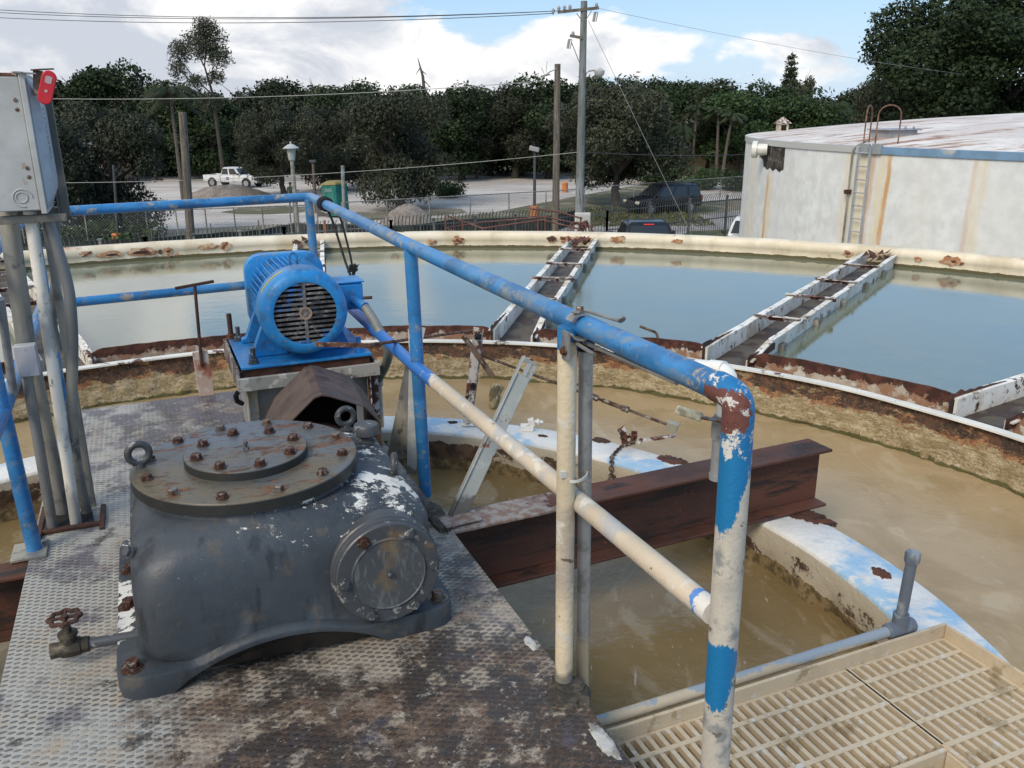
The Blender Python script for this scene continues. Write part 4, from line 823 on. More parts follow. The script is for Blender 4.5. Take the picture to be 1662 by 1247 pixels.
# rope tied on the rail corner
t = thing('black_rope', 'black rope knotted round the blue top rail and hanging behind the motor', 'rope', (.755, 2.5, ZT), 'P')
rc = Pd(537, 340, 5.15); rc = Vector((.752, rc.y, ZT)); mb = MB(); pts = []
for k in range(60):
    an = k * 2 * math.pi / 14; pts.append(rc + Vector((.037 * math.cos(an), -.055 + k * .0018, .037 * math.sin(an))))
mb.tube(pts, .007, 6); hang = [rc + Vector((.01, -.03, -.04)), rc + Vector((.03, -.05, -.10)), Pd(562, 430, 5.0), Pd(572, 455, 4.95), Pd(578, 490, 4.9)]
mb.tube(arcpts(hang, .05, 4), .0075, 6); mb.tube(arcpts([rc + Vector((.02, .0, -.04)), Pd(552, 350, 5.0), Pd(570, 420, 4.97), Pd(574, 452, 4.95), Pd(568, 495, 4.9)], .05, 4), .007, 6)
kn = Pd(573, 437, 4.95)
for k in range(4): mb.tube([kn + Vector((random.uniform(-.03, .03), 0, random.uniform(-.03, .03))) for _ in range(4)], .009, 6)
part('rope_strands', mb, m_black, t)
# short pin on the far rail
mb = MB(); mb.tube([Pd(572, 485, 5.2), Pd(604, 483, 5.2)], .010, 8); single('steel_pin', mb, m_rodr, 'short rusty pin sticking out by the far post behind the motor', 'pin', 'P')
# ------------------------------------------------------------------ grating walkway
GZt = -.25
t = thing('grating_walkway', 'tan moulded grating walkway with toe boards beside the corner post', 'walkway', (1.5, -1.1, GZt - .1), 'P')
A1 = 2.24; SE = 1.78
def panel(a0, a1, b0, b1):
    mb = MB(); th = .038; nb_ = int((a1 - a0) / .0355)
    for k in range(nb_ + 1):
        a = a0 + (a1 - a0) * k / nb_; mb.loft([[(a - w_, y, z) for w_, z in ((.0076, GZt), (.0048, GZt - th), (-.0048, GZt - th), (-.0076, GZt))] for y in (b0, b1)])
    k = 0
    b = -.985
    while b > b0 - .001:
        mb.loft([[(x, b + w_, z) for w_, z in ((.0085, GZt + .0022), (.005, GZt - .02), (-.005, GZt - .02), (-.0085, GZt + .0022))] for x in (a0, a1)]); b -= .108
    mb.loft([[(x, b1 + w_, z) for w_, z in ((.004, GZt - .001), (.004, GZt - th), (-.006, GZt - th), (-.006, GZt - .001))] for x in (a0, a1)])
    return mb
part('grating_panel', panel(.80, SE - .004, -1.30, -.905), m_grate, t)
part('grating_panel', panel(SE + .004, A1 - .01, -3.2, -.905), m_grate, t)
mb = MB(); mb.box(.76, A1 + .012, -.900, -.888, GZt - .15, GZt + .052); part('toe_board', mb, m_grate, t, bevel=.003)
mb = MB(); mb.box(A1, A1 + .012, -3.2, -.902, GZt - .15, GZt + .050); part('toe_board', mb, m_grate, t, bevel=.003)
mb = MB(); mb.box(.80, SE, -1.322, -1.306, GZt - .10, GZt - .004); mb.box(SE - .012, SE - .004, -3.2, -1.325, GZt - .12, GZt - .006); part('edge_channel', mb, m_grate, t, bevel=.003)
mb = MB(); mb.box(.78, A1, -.96, -.93, GZt - .13, GZt - .04); mb.box(SE + .01, SE + .06, -3.2, -.97, GZt - .13, GZt - .04); part('support_angle', mb, m_grate, t)
# pipe beside the walkway
m_gpvc = M('grey_plastic_pipe', (.12, .145, .185), .45, layers=[dict(c=(.26, .28, .30), s=9, t=.55, w=.06)])
m_pipe = M('dusty_pipe', (.44, .37, .27), .65, layers=[dict(c=(.26, .31, .36), s=8, t=.52, w=.03, g=.7, b=[(2, GZt + .05, GZt + .075, -.12, .12), (0, .8, 2.0, -.1, .08)])], bump=[(60, .002)])
t = thing('drain_line', 'thin grey and tan pipe along the walkway ending in an upright capped stub', 'pipe', (1.4, -.84, GZt + .05), 'P')
e1 = Vector((2.06, -.858, GZt + .06)); mb = MB(); mb.tube([(.66, -.845, GZt + .045), (1.3, -.850, GZt + .05), e1], .0195, 16); part('long_pipe', mb, m_pipe, t)
mb = MB(); mb.tube([e1 + Vector((-.06, 0, 0)), e1 + Vector((-.055, 0, 0)), e1 + Vector((.06, 0, .0)), e1 + Vector((.065, 0, 0))], [.022, .028, .028, .022], 14); mb.tube([e1, e1 + Vector((0, 0, .06))], .028, 14); part('tee', mb, m_gpvc, t)
mb = MB(); mb.tube([e1 + Vector((0, 0, .03)), e1 + Vector((.012, 0, .29))], .0195, 16); part('riser', mb, m_gpvc, t)
mb = MB(); mb.lathe([(.0245, 0), (.0265, .012), (.0265, .036), (.024, .042), (.0005, .043)], e1 + Vector((.012, 0, .262)), n=8); part('cap', mb, m_gpvc, t)
# ------------------------------------------------------------------ electrical box and its conduits
m_box = M('grey_enclosure', (.46, .47, .46), .45, layers=[dict(c=(.38, .39, .38), s=4, t=.52, w=.1), dict(c=(.30, .26, .2), s=12, t=.66, w=.03)], bump=[(40, .0005)])
m_door = M('blue_grey_door', (.36, .41, .47), .45, layers=[dict(c=(.28, .31, .35), s=5, t=.54, w=.08)])
m_redl = M('red_plastic', (.55, .015, .03), .4)
t = thing('switch_box', 'grey electrical switch box with a red lever mounted high on the left', 'switch box', (-.62, .83, 1.25), 'P')
X0, X1, B0, B1, Z0, Z1 = -.668, -.573, .700, .965, 1.262, 1.705
mb = MB(); mb.box(X0 - .05, X1, B0, B1, Z0, Z1); part('enclosure', mb, m_box, t, bevel=.004)
mb = MB(); mb.box(X1 + .0005, X1 + .020, B0 - .010, B1 + .01, Z0 - .012, Z1 + .012); dr = part('door_rim', mb, m_box, t, bevel=.003)
mb = MB(); mb.loft([[(X1 + .020, y, z) for y, z in ((B0 + .00, Z0), (B1 - .01, Z0), (B1 - .01, Z1), (B0 + .00, Z1))], [(X1 + .048, y, z) for y, z in ((B0 + .03, Z0 + .06), (B1 - .03, Z0 + .06), (B1 - .03, Z1 - .07), (B0 + .03, Z1 - .07))], [(X1 + .052, y, z) for y, z in ((B0 + .05, Z0 + .10), (B1 - .05, Z0 + .10), (B1 - .05, Z1 - .11), (B0 + .05, Z1 - .11))]])
part('door', mb, m_door, dr, bevel=.006)
mb = MB()
random.seed(3); zc = Z1 - .10
while zc > Z0 + .17:
    h = random.uniform(.004, .012); mb.box(X1 + .0505, X1 + .0535, B0 + .075, B0 + .090, zc - h, zc); zc -= h + random.choice((.003, .003, .010))
part('faded_lettering', mb, M('faded_print', (.18, .21, .25), .6), dr)
mb = MB(); mb.tube([(X0 + .045 + .030 * math.cos(k * .35), B0 - .001, Z0 + .045 + .030 * math.sin(k * .35)) for k in range(15)], .0025, 6); mb.tube([(X0 + .042 + .018 * math.cos(k * .37), B0 - .001, Z0 + .047 + .018 * math.sin(k * .37)) for k in range(18)], .0025, 6); part('knockout', mb, m_box, t)
mb = MB()
for z in (Z0 + .115, Z0 + .145, Z1 - .075, Z1 - .105): mb.lathe([(.006, 0), (.007, .002), (.004, .003)], (X1 - .02, B0, z), (0, -1, 0), 12)
part('cover_screw', mb, m_gbolt, t)
mb = MB(); mb.box(X0 - .05, X1 - .005, B0 + .004, B1 - .004, Z1 + .002, Z1 + .012); mb.bar((X1 - .01, B0 - .01, Z1 + .014), (X1 + .045, B0 + .02, Z1 + .010), .04, .004); part('drip_shield', mb, m_brace, t)
mb = MB(); mb.bar((X1 + .050, B0 + .01, Z1 - .06), (X1 + .060, B0 + .03, Z1 + .02), .03, .010, (0, 1, 0)); mb.bar((X1 + .040, B0 + .02, Z1 + .022), (X1 + .11, B0 + .02, Z1 + .026), .03, .004); part('lever_bracket', mb, m_rodr, t)
mb = MB(); pl = []
for k in range(24):
    an = 2 * math.pi * k / 24; pl.append((math.cos(an) * .023, (.034 if math.sin(an) > 0 else -.034) + math.sin(an) * .023))
mm = Matrix.Translation((X1 + .082, B0 - .01, Z1 - .035)) @ Matrix.Rotation(R(20), 4, 'Y') @ Matrix.Rotation(R(90), 4, 'X'); mb.prism(pl, -.007, .007, mm); rl = part('red_lever', mb, m_redl, t, bevel=.003)
mb = MB(); mb.prism([(x * .45 + .000, .026 + y * .22) for x, y in pl], .0075, .0085, mm); mb.tube([mm @ Vector((0, -.012, .0075)), mm @ Vector((0, -.012, .009))], .005, 10); part('lever_slot', mb, M('pale_slot', (.45, .38, .38), .6), rl)
m_strut = M('strut_channel', (.14, .14, .125), .6, .3, layers=[dict(c=(.25, .22, .18), s=9, t=.55, w=.06)])
t = thing('mounting_frame', 'weathered steel channel frame behind and beneath the grey switch box', 'frame', (-.6, 1.0, 0), 'P')
mb = MB(); mb.box(-.76, -.50, .935, .975, Z0 - .045, Z0 - .014); mb.box(-.76, -.50, .72, .75, Z0 - .045, Z0 - .018); part('cross_channel', mb, m_strut, t, bevel=.002)
mb = MB(); mb.bar((-.515, .945, Z0 - .05), (-.515, .945, Z1 + .01), .030, .03, (0, 1, 0)); mb.bar((-.535, .925, Z0 - .05), (-.535, .925, Z1 - .03), .008, .010, (0, 1, 0)); part('upright_channel', mb, m_strut, t, bevel=.002)
mb = MB(); mb.bar((-.60, .98, 0), (-.59, .985, Z0 - .046), .03, .03, (0, 1, 0)); part('upright_channel', mb, m_galv2, t, bevel=.002)
t = thing('conduit', 'thick grey rigid conduit with a junction box at the left edge', 'conduit', (-.70, .86, 0), 'P')
mb = MB(); mb.tube([Pd(46, 585, 3.16), Pd(10, 330, 3.16), Pd(-20, 130, 3.16)], .0335, 16); part('upper_conduit', mb, m_galv2, t)
mb = MB(); mb.tube([Pd(103, 838, 3.22), Pd(50, 580, 3.20)], .0300, 16); part('lower_conduit', mb, m_galv2, t, label='slightly lighter lower length of pipe')
mb = MB(); mb.tube([Pd(86, 858, 3.08), Pd(42, 600, 3.10)], .0195, 14); part('lower_conduit', mb, m_galv2, t)
mb = MB(); mb.box(-.755, -.680, .800, .850, .640, .760); jb = part('junction_box', mb, M('junction_grey', (.42, .43, .45), .5), t, bevel=.004)
mb = MB(); mb.box(-.752, -.683, .796, .7995, .643, .757); mb.lathe([(.003, 0), (.002, .003)], (-.717, .7955, .748), (0, -1, 0), 8); mb.lathe([(.003, 0), (.002, .003)], (-.717, .7955, .652), (0, -1, 0), 8); part('box_lid', mb, M('junction_lid', (.46, .46, .49), .5), jb)
mb = MB(); mb.tube([Pd(124, 852, 3.12), Pd(48, 342, 3.08)], .0215, 16); single('white_conduit', mb, M('white_conduit_paint', (.78, .74, .66), .6, layers=[dict(c=(.40, .39, .37), s=8, t=.56, w=.06, st=(1, 1, .4)), dict(c=(.30, .29, .28), s=40, t=.63, w=.04)], bump=[(80, .001)]), 'off-white straight conduit rising to the bottom of the switch box', 'conduit', 'P')
mb = MB(); pth = [Pd(75, 352, 3.12), Pd(92, 400, 3.12), Pd(113, 470, 3.12), Pd(119, 560, 3.12), Pd(116, 640, 3.14), Pd(120, 740, 3.18), Pd(142, 835, 3.22)]
mb.tube(arcpts(pth, .2, 5), .0205, 14); single('flexible_conduit', mb, m_galv2, 'grey flexible conduit bowing out to the right of the white conduit', 'conduit', 'P')
mb = MB(); mb.tube(arcpts([Pd(90, 345, 3.4), Pd(92, 440, 3.4), Pd(83, 520, 3.4), Pd(95, 570, 3.4)], .1, 4), .018, 10); single('flexible_conduit', mb, m_flex, 'dark grey conduit bending left behind the bowed grey conduit', 'conduit', 'P')
mb = MB(); mb.tube([Pd(0, 485, 2.95), Pd(22, 640, 3.05)], .015, 10); single('slim_conduit', mb, m_galv, 'slim bare metal tube at the very left edge beside the junction box', 'conduit', 'P')
mb = band((-.82, 2.63, ZT - .05), .032, .032, .03, .004); single('black_tie', mb, m_black, 'black tie wrapped under the far left corner of the blue rail', 'strap', 'P')
# ------------------------------------------------------------------ ground
def poly(name, pts, z, m, **k):
    mb = MB(); mb.add([(p.x, p.y, z) for p in pts], [tuple(range(len(pts)))]); return single(name, mb, m, None, None, smooth=False, **k)
m_gr = M('dry_earth', (.20, .18, .14), .95, layers=[dict(c=(.10, .10, .05), s=.12, t=.5, w=.06), dict(c=(.28, .25, .20), s=.5, t=.58, w=.05)], bump=[(3, .02)])
m_lot = M('pale_limestone_lot', (.60, .555, .52), .95, layers=[dict(c=(.44, .40, .37), s=.09, t=.5, w=.08, st=(1, 3, 1)), dict(c=(.52, .50, .48), s=.25, t=.55, w=.06, st=(.6, 2, 1)), dict(c=(.27, .25, .23), s=.4, t=.63, w=.05)], bump=[(4, .02)])
m_road = M('worn_asphalt', (.30, .29, .29), .9, layers=[dict(c=(.22, .21, .21), s=.4, t=.52, w=.07), dict(c=(.38, .36, .34), s=1.2, t=.6, w=.05)], bump=[(12, .004)])
m_grass = M('rough_grass', (.060, .075, .030), .95, layers=[dict(c=(.13, .12, .06), s=.9, t=.54, w=.07), dict(c=(.035, .05, .018), s=3, t=.56, w=.06)], bump=[(9, .05)])
mb = MB(); mb.add([(-900, -60, GZ), (900, -60, GZ), (900, 1500, GZ), (-900, 1500, GZ)], [(0, 1, 2, 3)]); single('ground', mb, m_gr, None, None, kind='structure', smooth=False)
def gp(*px): return [pz(x, y, GZ) for x, y in px]
poly('gravel_lot', [gx(-300, 44)] + gp((0, 385), (250, 374), (420, 366), (640, 362), (800, 345), (940, 318), (1050, 298), (1110, 330), (1200, 322), (1240, 318)) + [gx(1400, 62), gx(1330, 86), gx(1000, 90), gx(600, 92), gx(200, 100), gx(-300, 104)], GZ + .006, m_lot, kind='structure')
poly('access_road', [gx(700, 42), gx(980, 42.5), gx(1280, 43)] + gp((1230, 338), (1120, 352), (1010, 358), (820, 372)), GZ + .012, m_road, kind='structure')
poly('grass_verge', gp((952, 330), (1000, 338), (1075, 352), (1150, 345), (1175, 338), (1110, 330), (1030, 322), (1010, 314), (958, 316)), GZ + .018, m_grass, kind='structure')
poly('grass_verge', [gx(-200, 20), gx(700, 20), gx(700, 38.5), gx(500, 41), gx(300, 43), gx(0, 46), gx(-200, 47)], GZ + .022, m_grass, kind='structure')
poly('grass_verge', gp((1100, 385), (1120, 376), (1200, 372), (1200, 400), (1100, 400)), GZ + .022, m_grass, kind='structure')
def tuft(name, pts, n, h, col, label=None, seed=1):
    random.seed(seed); mb = MB()
    xs = [p.x for p in pts]; ys = [p.y for p in pts]
    for _ in range(n):
        c = Vector((random.uniform(min(xs), max(xs)), random.uniform(min(ys), max(ys)), GZ + .02)); a_ = random.uniform(0, 6.28); s_ = random.uniform(.05, .14); hh = h * random.uniform(.4, 1)
        d = Vector((math.cos(a_), math.sin(a_), 0)) * s_; l = Vector((random.uniform(-.1, .1), random.uniform(-.1, .1), hh)); mb.add([c - d, c + d, c + l], [(0, 1, 2)])
    o = single(name, mb, col, None, None, kind='stuff', smooth=False); return o
m_leafg = M('grass_blade', (.075, .095, .035), .9, layers=[dict(c=(.14, .13, .06), s=.8, t=.52, w=.08)])
tuft('grass', [gx(955, 50), gx(1110, 60)], 2600, .22, m_leafg, seed=4)
tuft('grass', [gx(0, 38), gx(560, 42)], 3500, .30, m_leafg, seed=5)
# ------------------------------------------------------------------ storage tank
SC, SR, SZ = Vector((23.2, 26.1, 0)), 15.7, .73
m_tank, D_ = mat('storage_tank_paint', (.73, .77, .79), .6, 0, layers=[dict(c=(.77, .78, .78), s=.25, t=.52, w=.12, m=.5), dict(c=(.66, .68, .69), s=.6, t=.57, w=.14, st=(1, 1, .15), m=.3), dict(c=(.60, .56, .47), s=3, t=.66, w=.04, st=(1, 1, .3), m=.5), dict(c=(.28, .18, .12), s=5, t=.72, w=.02, g=.7)], bump=[(.7, .012), (6, .002)])
# streaks: rust and lime running down from fixed places round the rim (u of the uv map = arc length)
_nw, _L, _ma, _mr = D_['nw'], D_['L'], D_['ma'], D_['mr']
uvn = _nw('ShaderNodeUVMap'); sx = _nw('ShaderNodeSeparateXYZ'); _L(uvn.outputs[0], sx.inputs[0]); U, V = sx.outputs[0], sx.outputs[1]
wobn = _ma('MULTIPLY', _ma('SUBTRACT', D_['noi'](1.1, 4, (1, 1, .6)), .5), .35); fine = D_['noi'](6, 6, (1, 1, .10), .7, off=4)
def u_of(p):      # arc length from the left silhouette, clockwise seen from the camera
    an = math.atan2(p[1] - SC.y, p[0] - SC.x); return ((an + math.pi * 2) % (math.pi * 2)) * SR
_col = D_['p'].inputs['Base Color'].links[0].from_socket
def streak(px, py, Y, wd, colr, st, vtop=0.0, vbot=6.0):
    global _col
    d = ray(px, py); o = Vector((0, 0, CAMH)); dd = Vector((d.x, d.y)); oc = Vector((o.x - SC.x, o.y - SC.y)); A = dd.dot(dd); B_ = 2 * oc.dot(dd); C_ = oc.dot(oc) - SR * SR; disc = B_ * B_ - 4 * A * C_
    k = (-B_ - math.sqrt(max(0, disc))) / (2 * A); u0 = u_of(o + d * k)
    dist = _ma('ABSOLUTE', _ma('SUBTRACT', _ma('ADD', U, wobn), u0)); f = _mr(dist, wd, wd * .2); f = _ma('MULTIPLY', f, _mr(fine, .33, .62, .35, 1)); f = _ma('MULTIPLY', f, _mr(V, vtop - .12, vtop + .25)); f = _ma('MULTIPLY', f, _ma('MULTIPLY', _mr(V, vbot, vbot - 3, .35, 1), st))
    _col = D_['mix'](f, _col, colr)
OCH = (.58, .30, .09); LIM = (.74, .65, .46)
for a_ in ((1222, 300, 0, .8, LIM, .55), (1248, 300, 0, .42, LIM, .8, .9), (1245, 300, 0, .14, OCH, .8, .9), (1375, 300, 0, .22, LIM, .9), (1397, 300, 0, .40, LIM, .95), (1430, 300, 0, .30, LIM, .9), (1438, 300, 0, .10, OCH, .9), (1412, 300, 0, .16, OCH, .55), (1590, 300, 0, .22, LIM, .8), (1577, 300, 0, .09, OCH, .35), (1212, 300, 0, .35, LIM, .6), (1500, 300, 0, .5, LIM, .10)): streak(*a_)
_L(_col, D_['p'].inputs['Base Color'])
m_roof = M('tank_roof_paint', (.76, .72, .68), .65, layers=[dict(c=(.66, .60, .56), s=.5, t=.5, w=.1), dict(c=(.30, .15, .09), c2=(.48, .32, .23), s=.9, t=.60, w=.035, g=.75, d=9, st=(.45, 1.6, 1), b=[(0, 8, 26, .06, -.06)]), dict(c=(.22, .10, .06), s=2.2, t=.63, w=.03, g=.7, st=(.5, 1.6, 1))], bump=[(4, .01)])
t = thing('storage_tank', 'big round whitish storage tank with rust streaks and a blue rim at the right', 'tank', (SC.x, SC.y, GZ))
mb = MB(); n = 240; zs = [GZ, -3, -1, 0, SZ - .16]; base_an = 0
for j, z in enumerate(zs):
    for i in range(n + 1): an = 2 * math.pi * i / n; mb.v.append((SC.x + SR * math.cos(an), SC.y + SR * math.sin(an), z))
for j in range(len(zs) - 1):
    for i in range(n): a_ = j * (n + 1) + i; mb.f.append((a_, a_ + 1, a_ + n + 2, a_ + n + 1))
ow = part('tank_wall', mb, m_tank, t, ang=60); me = ow.data; uvl = me.uv_layers.new(name='UVMap')
for p in me.polygons:
    for li, vi in zip(p.loop_indices, p.vertices):
        i = vi % (n + 1); uvl.data[li].uv = (2 * math.pi * i / n * SR, SZ - me.vertices[vi].co.z)
def circ(mb, prof, n=240):
    k0 = len(mb.v); m_ = len(prof)
    for i in range(n):
        an = 2 * math.pi * i / n
        for r, z in prof: mb.v.append((SC.x + r * math.cos(an), SC.y + r * math.sin(an), z))
    for i in range(n):
        for j in range(m_ - 1): a_ = k0 + i * m_ + j; b_ = k0 + ((i + 1) % n) * m_ + j; mb.f.append((a_, b_, b_ + 1, a_ + 1))
    return mb
part('blue_rim', circ(MB(), [(SR - .01, SZ - .16), (SR + .035, SZ - .16), (SR + .035, SZ), (SR - .02, SZ + .005)]), M('rim_blue', (.17, .30, .46), .5, layers=[dict(c=(.48, .50, .50), s=1.2, t=.53, w=.06, b=[(0, 7.8, 8.9, .3, -.10)]), dict(c=(.30, .16, .10), s=3, t=.66, w=.03)]), t)
mb = MB(); prof = [(SR - .02, SZ + .004)] + [(SR * (1 - f) , SZ + .86 * (1 - (1 - f) ** 2) ** 1.0 * .98) for f in (.05, .1, .18, .28, .4, .55, .7, .85, .97)]
part('roof', circ(mb, prof), m_roof, t, ang=60)
def onwall(px, py, off=0):
    d = ray(px, py); o = Vector((0, 0, CAMH)); r_ = SR + off; oc = Vector((o.x - SC.x, o.y - SC.y)); A = d.x ** 2 + d.y ** 2; B_ = 2 * (oc.x * d.x + oc.y * d.y); C_ = oc.dot(oc) - r_ * r_
    k = (-B_ - math.sqrt(max(0, B_ * B_ - 4 * A * C_))) / (2 * A); return o + d * k
lt = onwall(1403, 245, .12); nrm = (lt - SC); nrm.z = 0; nrm.normalize(); tan = Vector((-nrm.y, nrm.x, 0))
t2 = thing('tank_ladder', 'blue-grey rung ladder fixed up the side of the white storage tank', 'ladder', (lt.x, lt.y, GZ))
m_lad = M('ladder_grey_blue', (.34, .38, .42), .6, layers=[dict(c=(.25, .14, .08), s=4, t=.62, w=.04)])
hwid = .19
for sg in (-1, 1):
    mb = MB(); p = lt + tan * hwid * sg; mb.bar((p.x, p.y, GZ + .4), (p.x, p.y, SZ - .02), .05, .022, tuple(tan)); part('ladder_rail', mb, m_lad, t2)
z = GZ + .6
while z < SZ - .1:
    mb = MB(); p = Vector((lt.x, lt.y, z)); mb.tube([p - tan * hwid, p + tan * hwid], .014, 8); part('rung', mb, m_lad, t2); z += .305
m_hoop = M('rusty_hoop', (.12, .07, .045), .7, layers=[dict(c=(.25, .14, .09), s=6, t=.55, w=.05)])
for (x0, x1, yb, yt) in ((1401, 1410, 232, 162), (1420, 1457, 232, 163)):
    a_ = onwall(x0, 236, -.02 if x0 > 1415 else .0); a_.z = SZ; b_ = onwall(x1, 234, -.5); b_.z = SZ + .06; h = .70
    mb = MB(); pts = [a_]; mid = (a_ + b_) / 2
    for k in range(13): an = math.pi * k / 12; pts.append(Vector((mid.x, mid.y, 0)) + (a_ - b_) * .5 * math.cos(an) * Vector((1, 1, 0)).x * 1.0 + Vector((0, 0, SZ + h + .22 * math.sin(an) - (a_ - b_).z * .5 * math.cos(an))))
    pts.append(b_); mb.tube(pts, .017, 8); part('grab_hoop', mb, m_hoop, t2)
m_bg = M('bracket_grey', (.30, .33, .36), .6)
for px in (1404, 1424): mb = MB(); p = onwall(px, 242, .03); mb.box(-.14, .14, -.04, .04, -.12, .12, Matrix.Translation(p) @ Matrix.Rotation(math.atan2(tan.y, tan.x), 4, 'Z')); part('rim_bracket', mb, m_bg, t2, bevel=.01)
p0 = onwall(1384, 236, .06); p1 = onwall(1384, 245, .07); tt_ = thing('tank_conduit', 'thin conduit pipe running down the tank wall left of the ladder', 'conduit', (p1.x, p1.y, GZ))
mb = MB(); mb.tube(arcpts([Vector((p1.x, p1.y, GZ + .2)), Vector((p1.x, p1.y, SZ - .05)), Vector((p1.x, p1.y, SZ - .05)) + tan * .25 + Vector((0, 0, .18)) - nrm * .2], .2, 5), .025, 8)
part('pipe_run', mb, m_galv2, tt_)
for z in (-.35, -1.95): mb = MB(); mb.box(-.09, .09, -.05, .05, -.05, .05, Matrix.Translation((p1.x, p1.y, z)) @ Matrix.Rotation(.5, 4, 'Z')); mb.tube([Vector((p1.x, p1.y, z)), Vector((p1.x, p1.y, z)) - tan * .14], .02, 6); part('pipe_clip', mb, m_rust, tt_)
# horn vent and its dark patch
p = onwall(1240, 243, .22); q = onwall(1249, 243, .01); t3 = thing('overflow_vent', 'white round vent cap on a dark patch at the left of the storage tank', 'vent', p)
nq = (q - SC); nq.z = 0; nq.normalize(); tq = Vector((-nq.y, nq.x, 0))
mb = MB(); 
cp = onwall(1238, 241, 0); a0_ = math.atan2(cp.y - SC.y, cp.x - SC.x); n_ = 16; sgn_ = 1 if tq.dot(Vector((1, 0, 0))) > 0 else -1
for i_ in range(n_ + 1):
    an_ = a0_ + sgn_ * (-.25 + 2.1 * i_ / n_) / SR; zt_ = SZ - .17; zb_ = SZ - .80 + .04 * math.sin(i_ * 1.7) + (.25 if i_ < 4 else 0)
    for z_, r_ in ((zb_, SR - .01), (zb_, SR + .012), (zt_, SR + .012), (zt_, SR - .01)): mb.v.append((SC.x + r_ * math.cos(an_), SC.y + r_ * math.sin(an_), z_))
for i_ in range(n_):
    for j_ in range(3): a_ = i_ * 4 + j_; mb.f.append((a_, a_ + 1, a_ + 5, a_ + 4))
mb.f += [(0, 1, 2, 3), tuple(n_ * 4 + k_ for k_ in (3, 2, 1, 0))]
part('dark_patch', mb, M('bitumen_patch', (.07, .06, .055), .9, layers=[dict(c=(.02, .018, .016), s=3, t=.52, w=.05), dict(c=(.22, .19, .17), s=6, t=.6, w=.04)], bump=[(9, .02)]), t3)
cv_ = onwall(1246, 243, .03); dv = (nq * .55 - tq * .25 + Vector((0, 0, 0))).normalized()
mb = MB(); mb.lathe([(.16, 0), (.17, .28), (.24, .29), (.245, .42), (.20, .44), (.19, .40), (.001, .38)], cv_, dv, 28); part('vent_drum', mb, m_pvcw, t3)
# roof hatch
hc = pz(1450, 222, SZ + .16); th_ = thing('roof_hatch', 'grey flat hatch box on the tank roof behind the hoops', 'hatch', (hc.x, hc.y, SZ))
mm = Matrix.Translation((hc.x, hc.y, 0)) @ Matrix.Rotation(.30, 4, 'Z'); mb = MB(); mb.box(-.42, .42, -.35, .35, SZ - .1, SZ + .32, mm); part('hatch_curb', mb, M('hatch_grey', (.28, .30, .33), .5), th_, bevel=.01)
mb = MB(); mb.box(-.50, .50, -.42, .42, SZ + .322, SZ + .36, mm); mb.box(-.05, .0, -.44, -.40, SZ + .36, SZ + .42, mm); mb.box(.20, .25, -.44, -.40, SZ + .36, SZ + .42, mm); part('hatch_lid', mb, M('lid_grey', (.33, .36, .40), .45), th_, bevel=.01)
# small cowl vent
vc = pd(1270, 203, 31); tv_ = thing('roof_cowl', 'small cream square vent with a pointed cap at the far rim of the tank roof', 'vent', (vc.x, vc.y, SZ))
mb = MB(); k = .17; mb.box(vc.x - k, vc.x + k, vc.y - k, vc.y + k, SZ - .1, vc.z + .05); part('cowl_body', mb, m_cream, tv_, bevel=.01)
mb = MB(); mb.box(vc.x - .09, vc.x + .09, vc.y - k - .01, vc.y - k - .002, vc.z - .18, vc.z + .0); part('opening', mb, m_dark, tv_)
mb = MB(); mb.loft([[(vc.x + x * .26, vc.y + y * .26, vc.z + .05) for x, y in ((-1, -1), (1, -1), (1, 1), (-1, 1))], [(vc.x + x * .02, vc.y + y * .02, vc.z + .26) for x, y in ((-1, -1), (1, -1), (1, 1), (-1, 1))]]); part('cowl_cap', mb, m_brace, tv_)
# ------------------------------------------------------------------ poles
m_wood = M('weathered_timber', (.16, .14, .115), .9, layers=[dict(c=(.09, .078, .066), s=3, t=.5, w=.08, st=(6, 6, .3)), dict(c=(.22, .20, .17), s=6, t=.58, w=.05, st=(6, 6, .3))], bump=[(8, .01)])
m_pole = M('aged_utility_pole', (.13, .15, .145), .8, layers=[dict(c=(.20, .22, .23), s=2, t=.5, w=.08, st=(3, 3, .3)), dict(c=(.26, .28, .30), s=.5, t=.5, w=.1, b=[(2, -2.5, .6, .25, -.25)]), dict(c=(.08, .09, .085), s=5, t=.6, w=.05, st=(4, 4, .3))], bump=[(8, .008)])
def leanpole(name, label, xb, yb_, xt, yt, Y, r0, r1, m):
    tpt = pd(xt, yt, Y); bpt = gx(xb, Y); t = thing(name, label, 'pole', bpt); mb = MB(); n = 14; mb.tube([bpt.lerp(tpt, k / n) for k in range(n + 1)], [r0 + (r1 - r0) * k / n for k in range(n + 1)], 14); part('shaft', mb, m, t); return t, bpt, tpt
t, pb, ptp = leanpole('utility_pole', 'tall grey utility pole with crossarm brackets and a street lamp', 939, 0, 948, 2, 34, .185, .12, m_pole)
P_ = lambda x, y, dY=0: pd(x, y, 34 + dY)
m_met = M('line_hardware', (.20, .21, .22), .5, .4)
for k, (x, y, x2, y2) in enumerate(((905, 20, 972, 13), (925, 58, 946, 62))):
    mb = MB(); mb.bar(P_(x, y, -.1), P_(x2, y2, -.1), .09, .10); arm = part('crossarm', mb, m_wood, t)
    if k == 0: mb = MB(); mb.bar(P_(936, 22, -.1), P_(945, 34, -.1), .04, .03); mb.bar(P_(960, 18, -.1), P_(950, 34, -.1), .04, .03); part('arm_brace', mb, m_met, arm)
m_ins = M('insulator_glaze', (.30, .30, .31), .3)
for (x, y) in ((907, 19), (916, 18), (925, 17), (898, 23), (968, 14), (930, 60)):
    c = P_(x, y, -.1); mb = MB(); mb.lathe([(.03, -.02), (.03, .05), (.07, .06), (.05, .10), (.07, .11), (.045, .17), (.02, .19)], c, n=10); part('insulator', mb, m_ins, t)
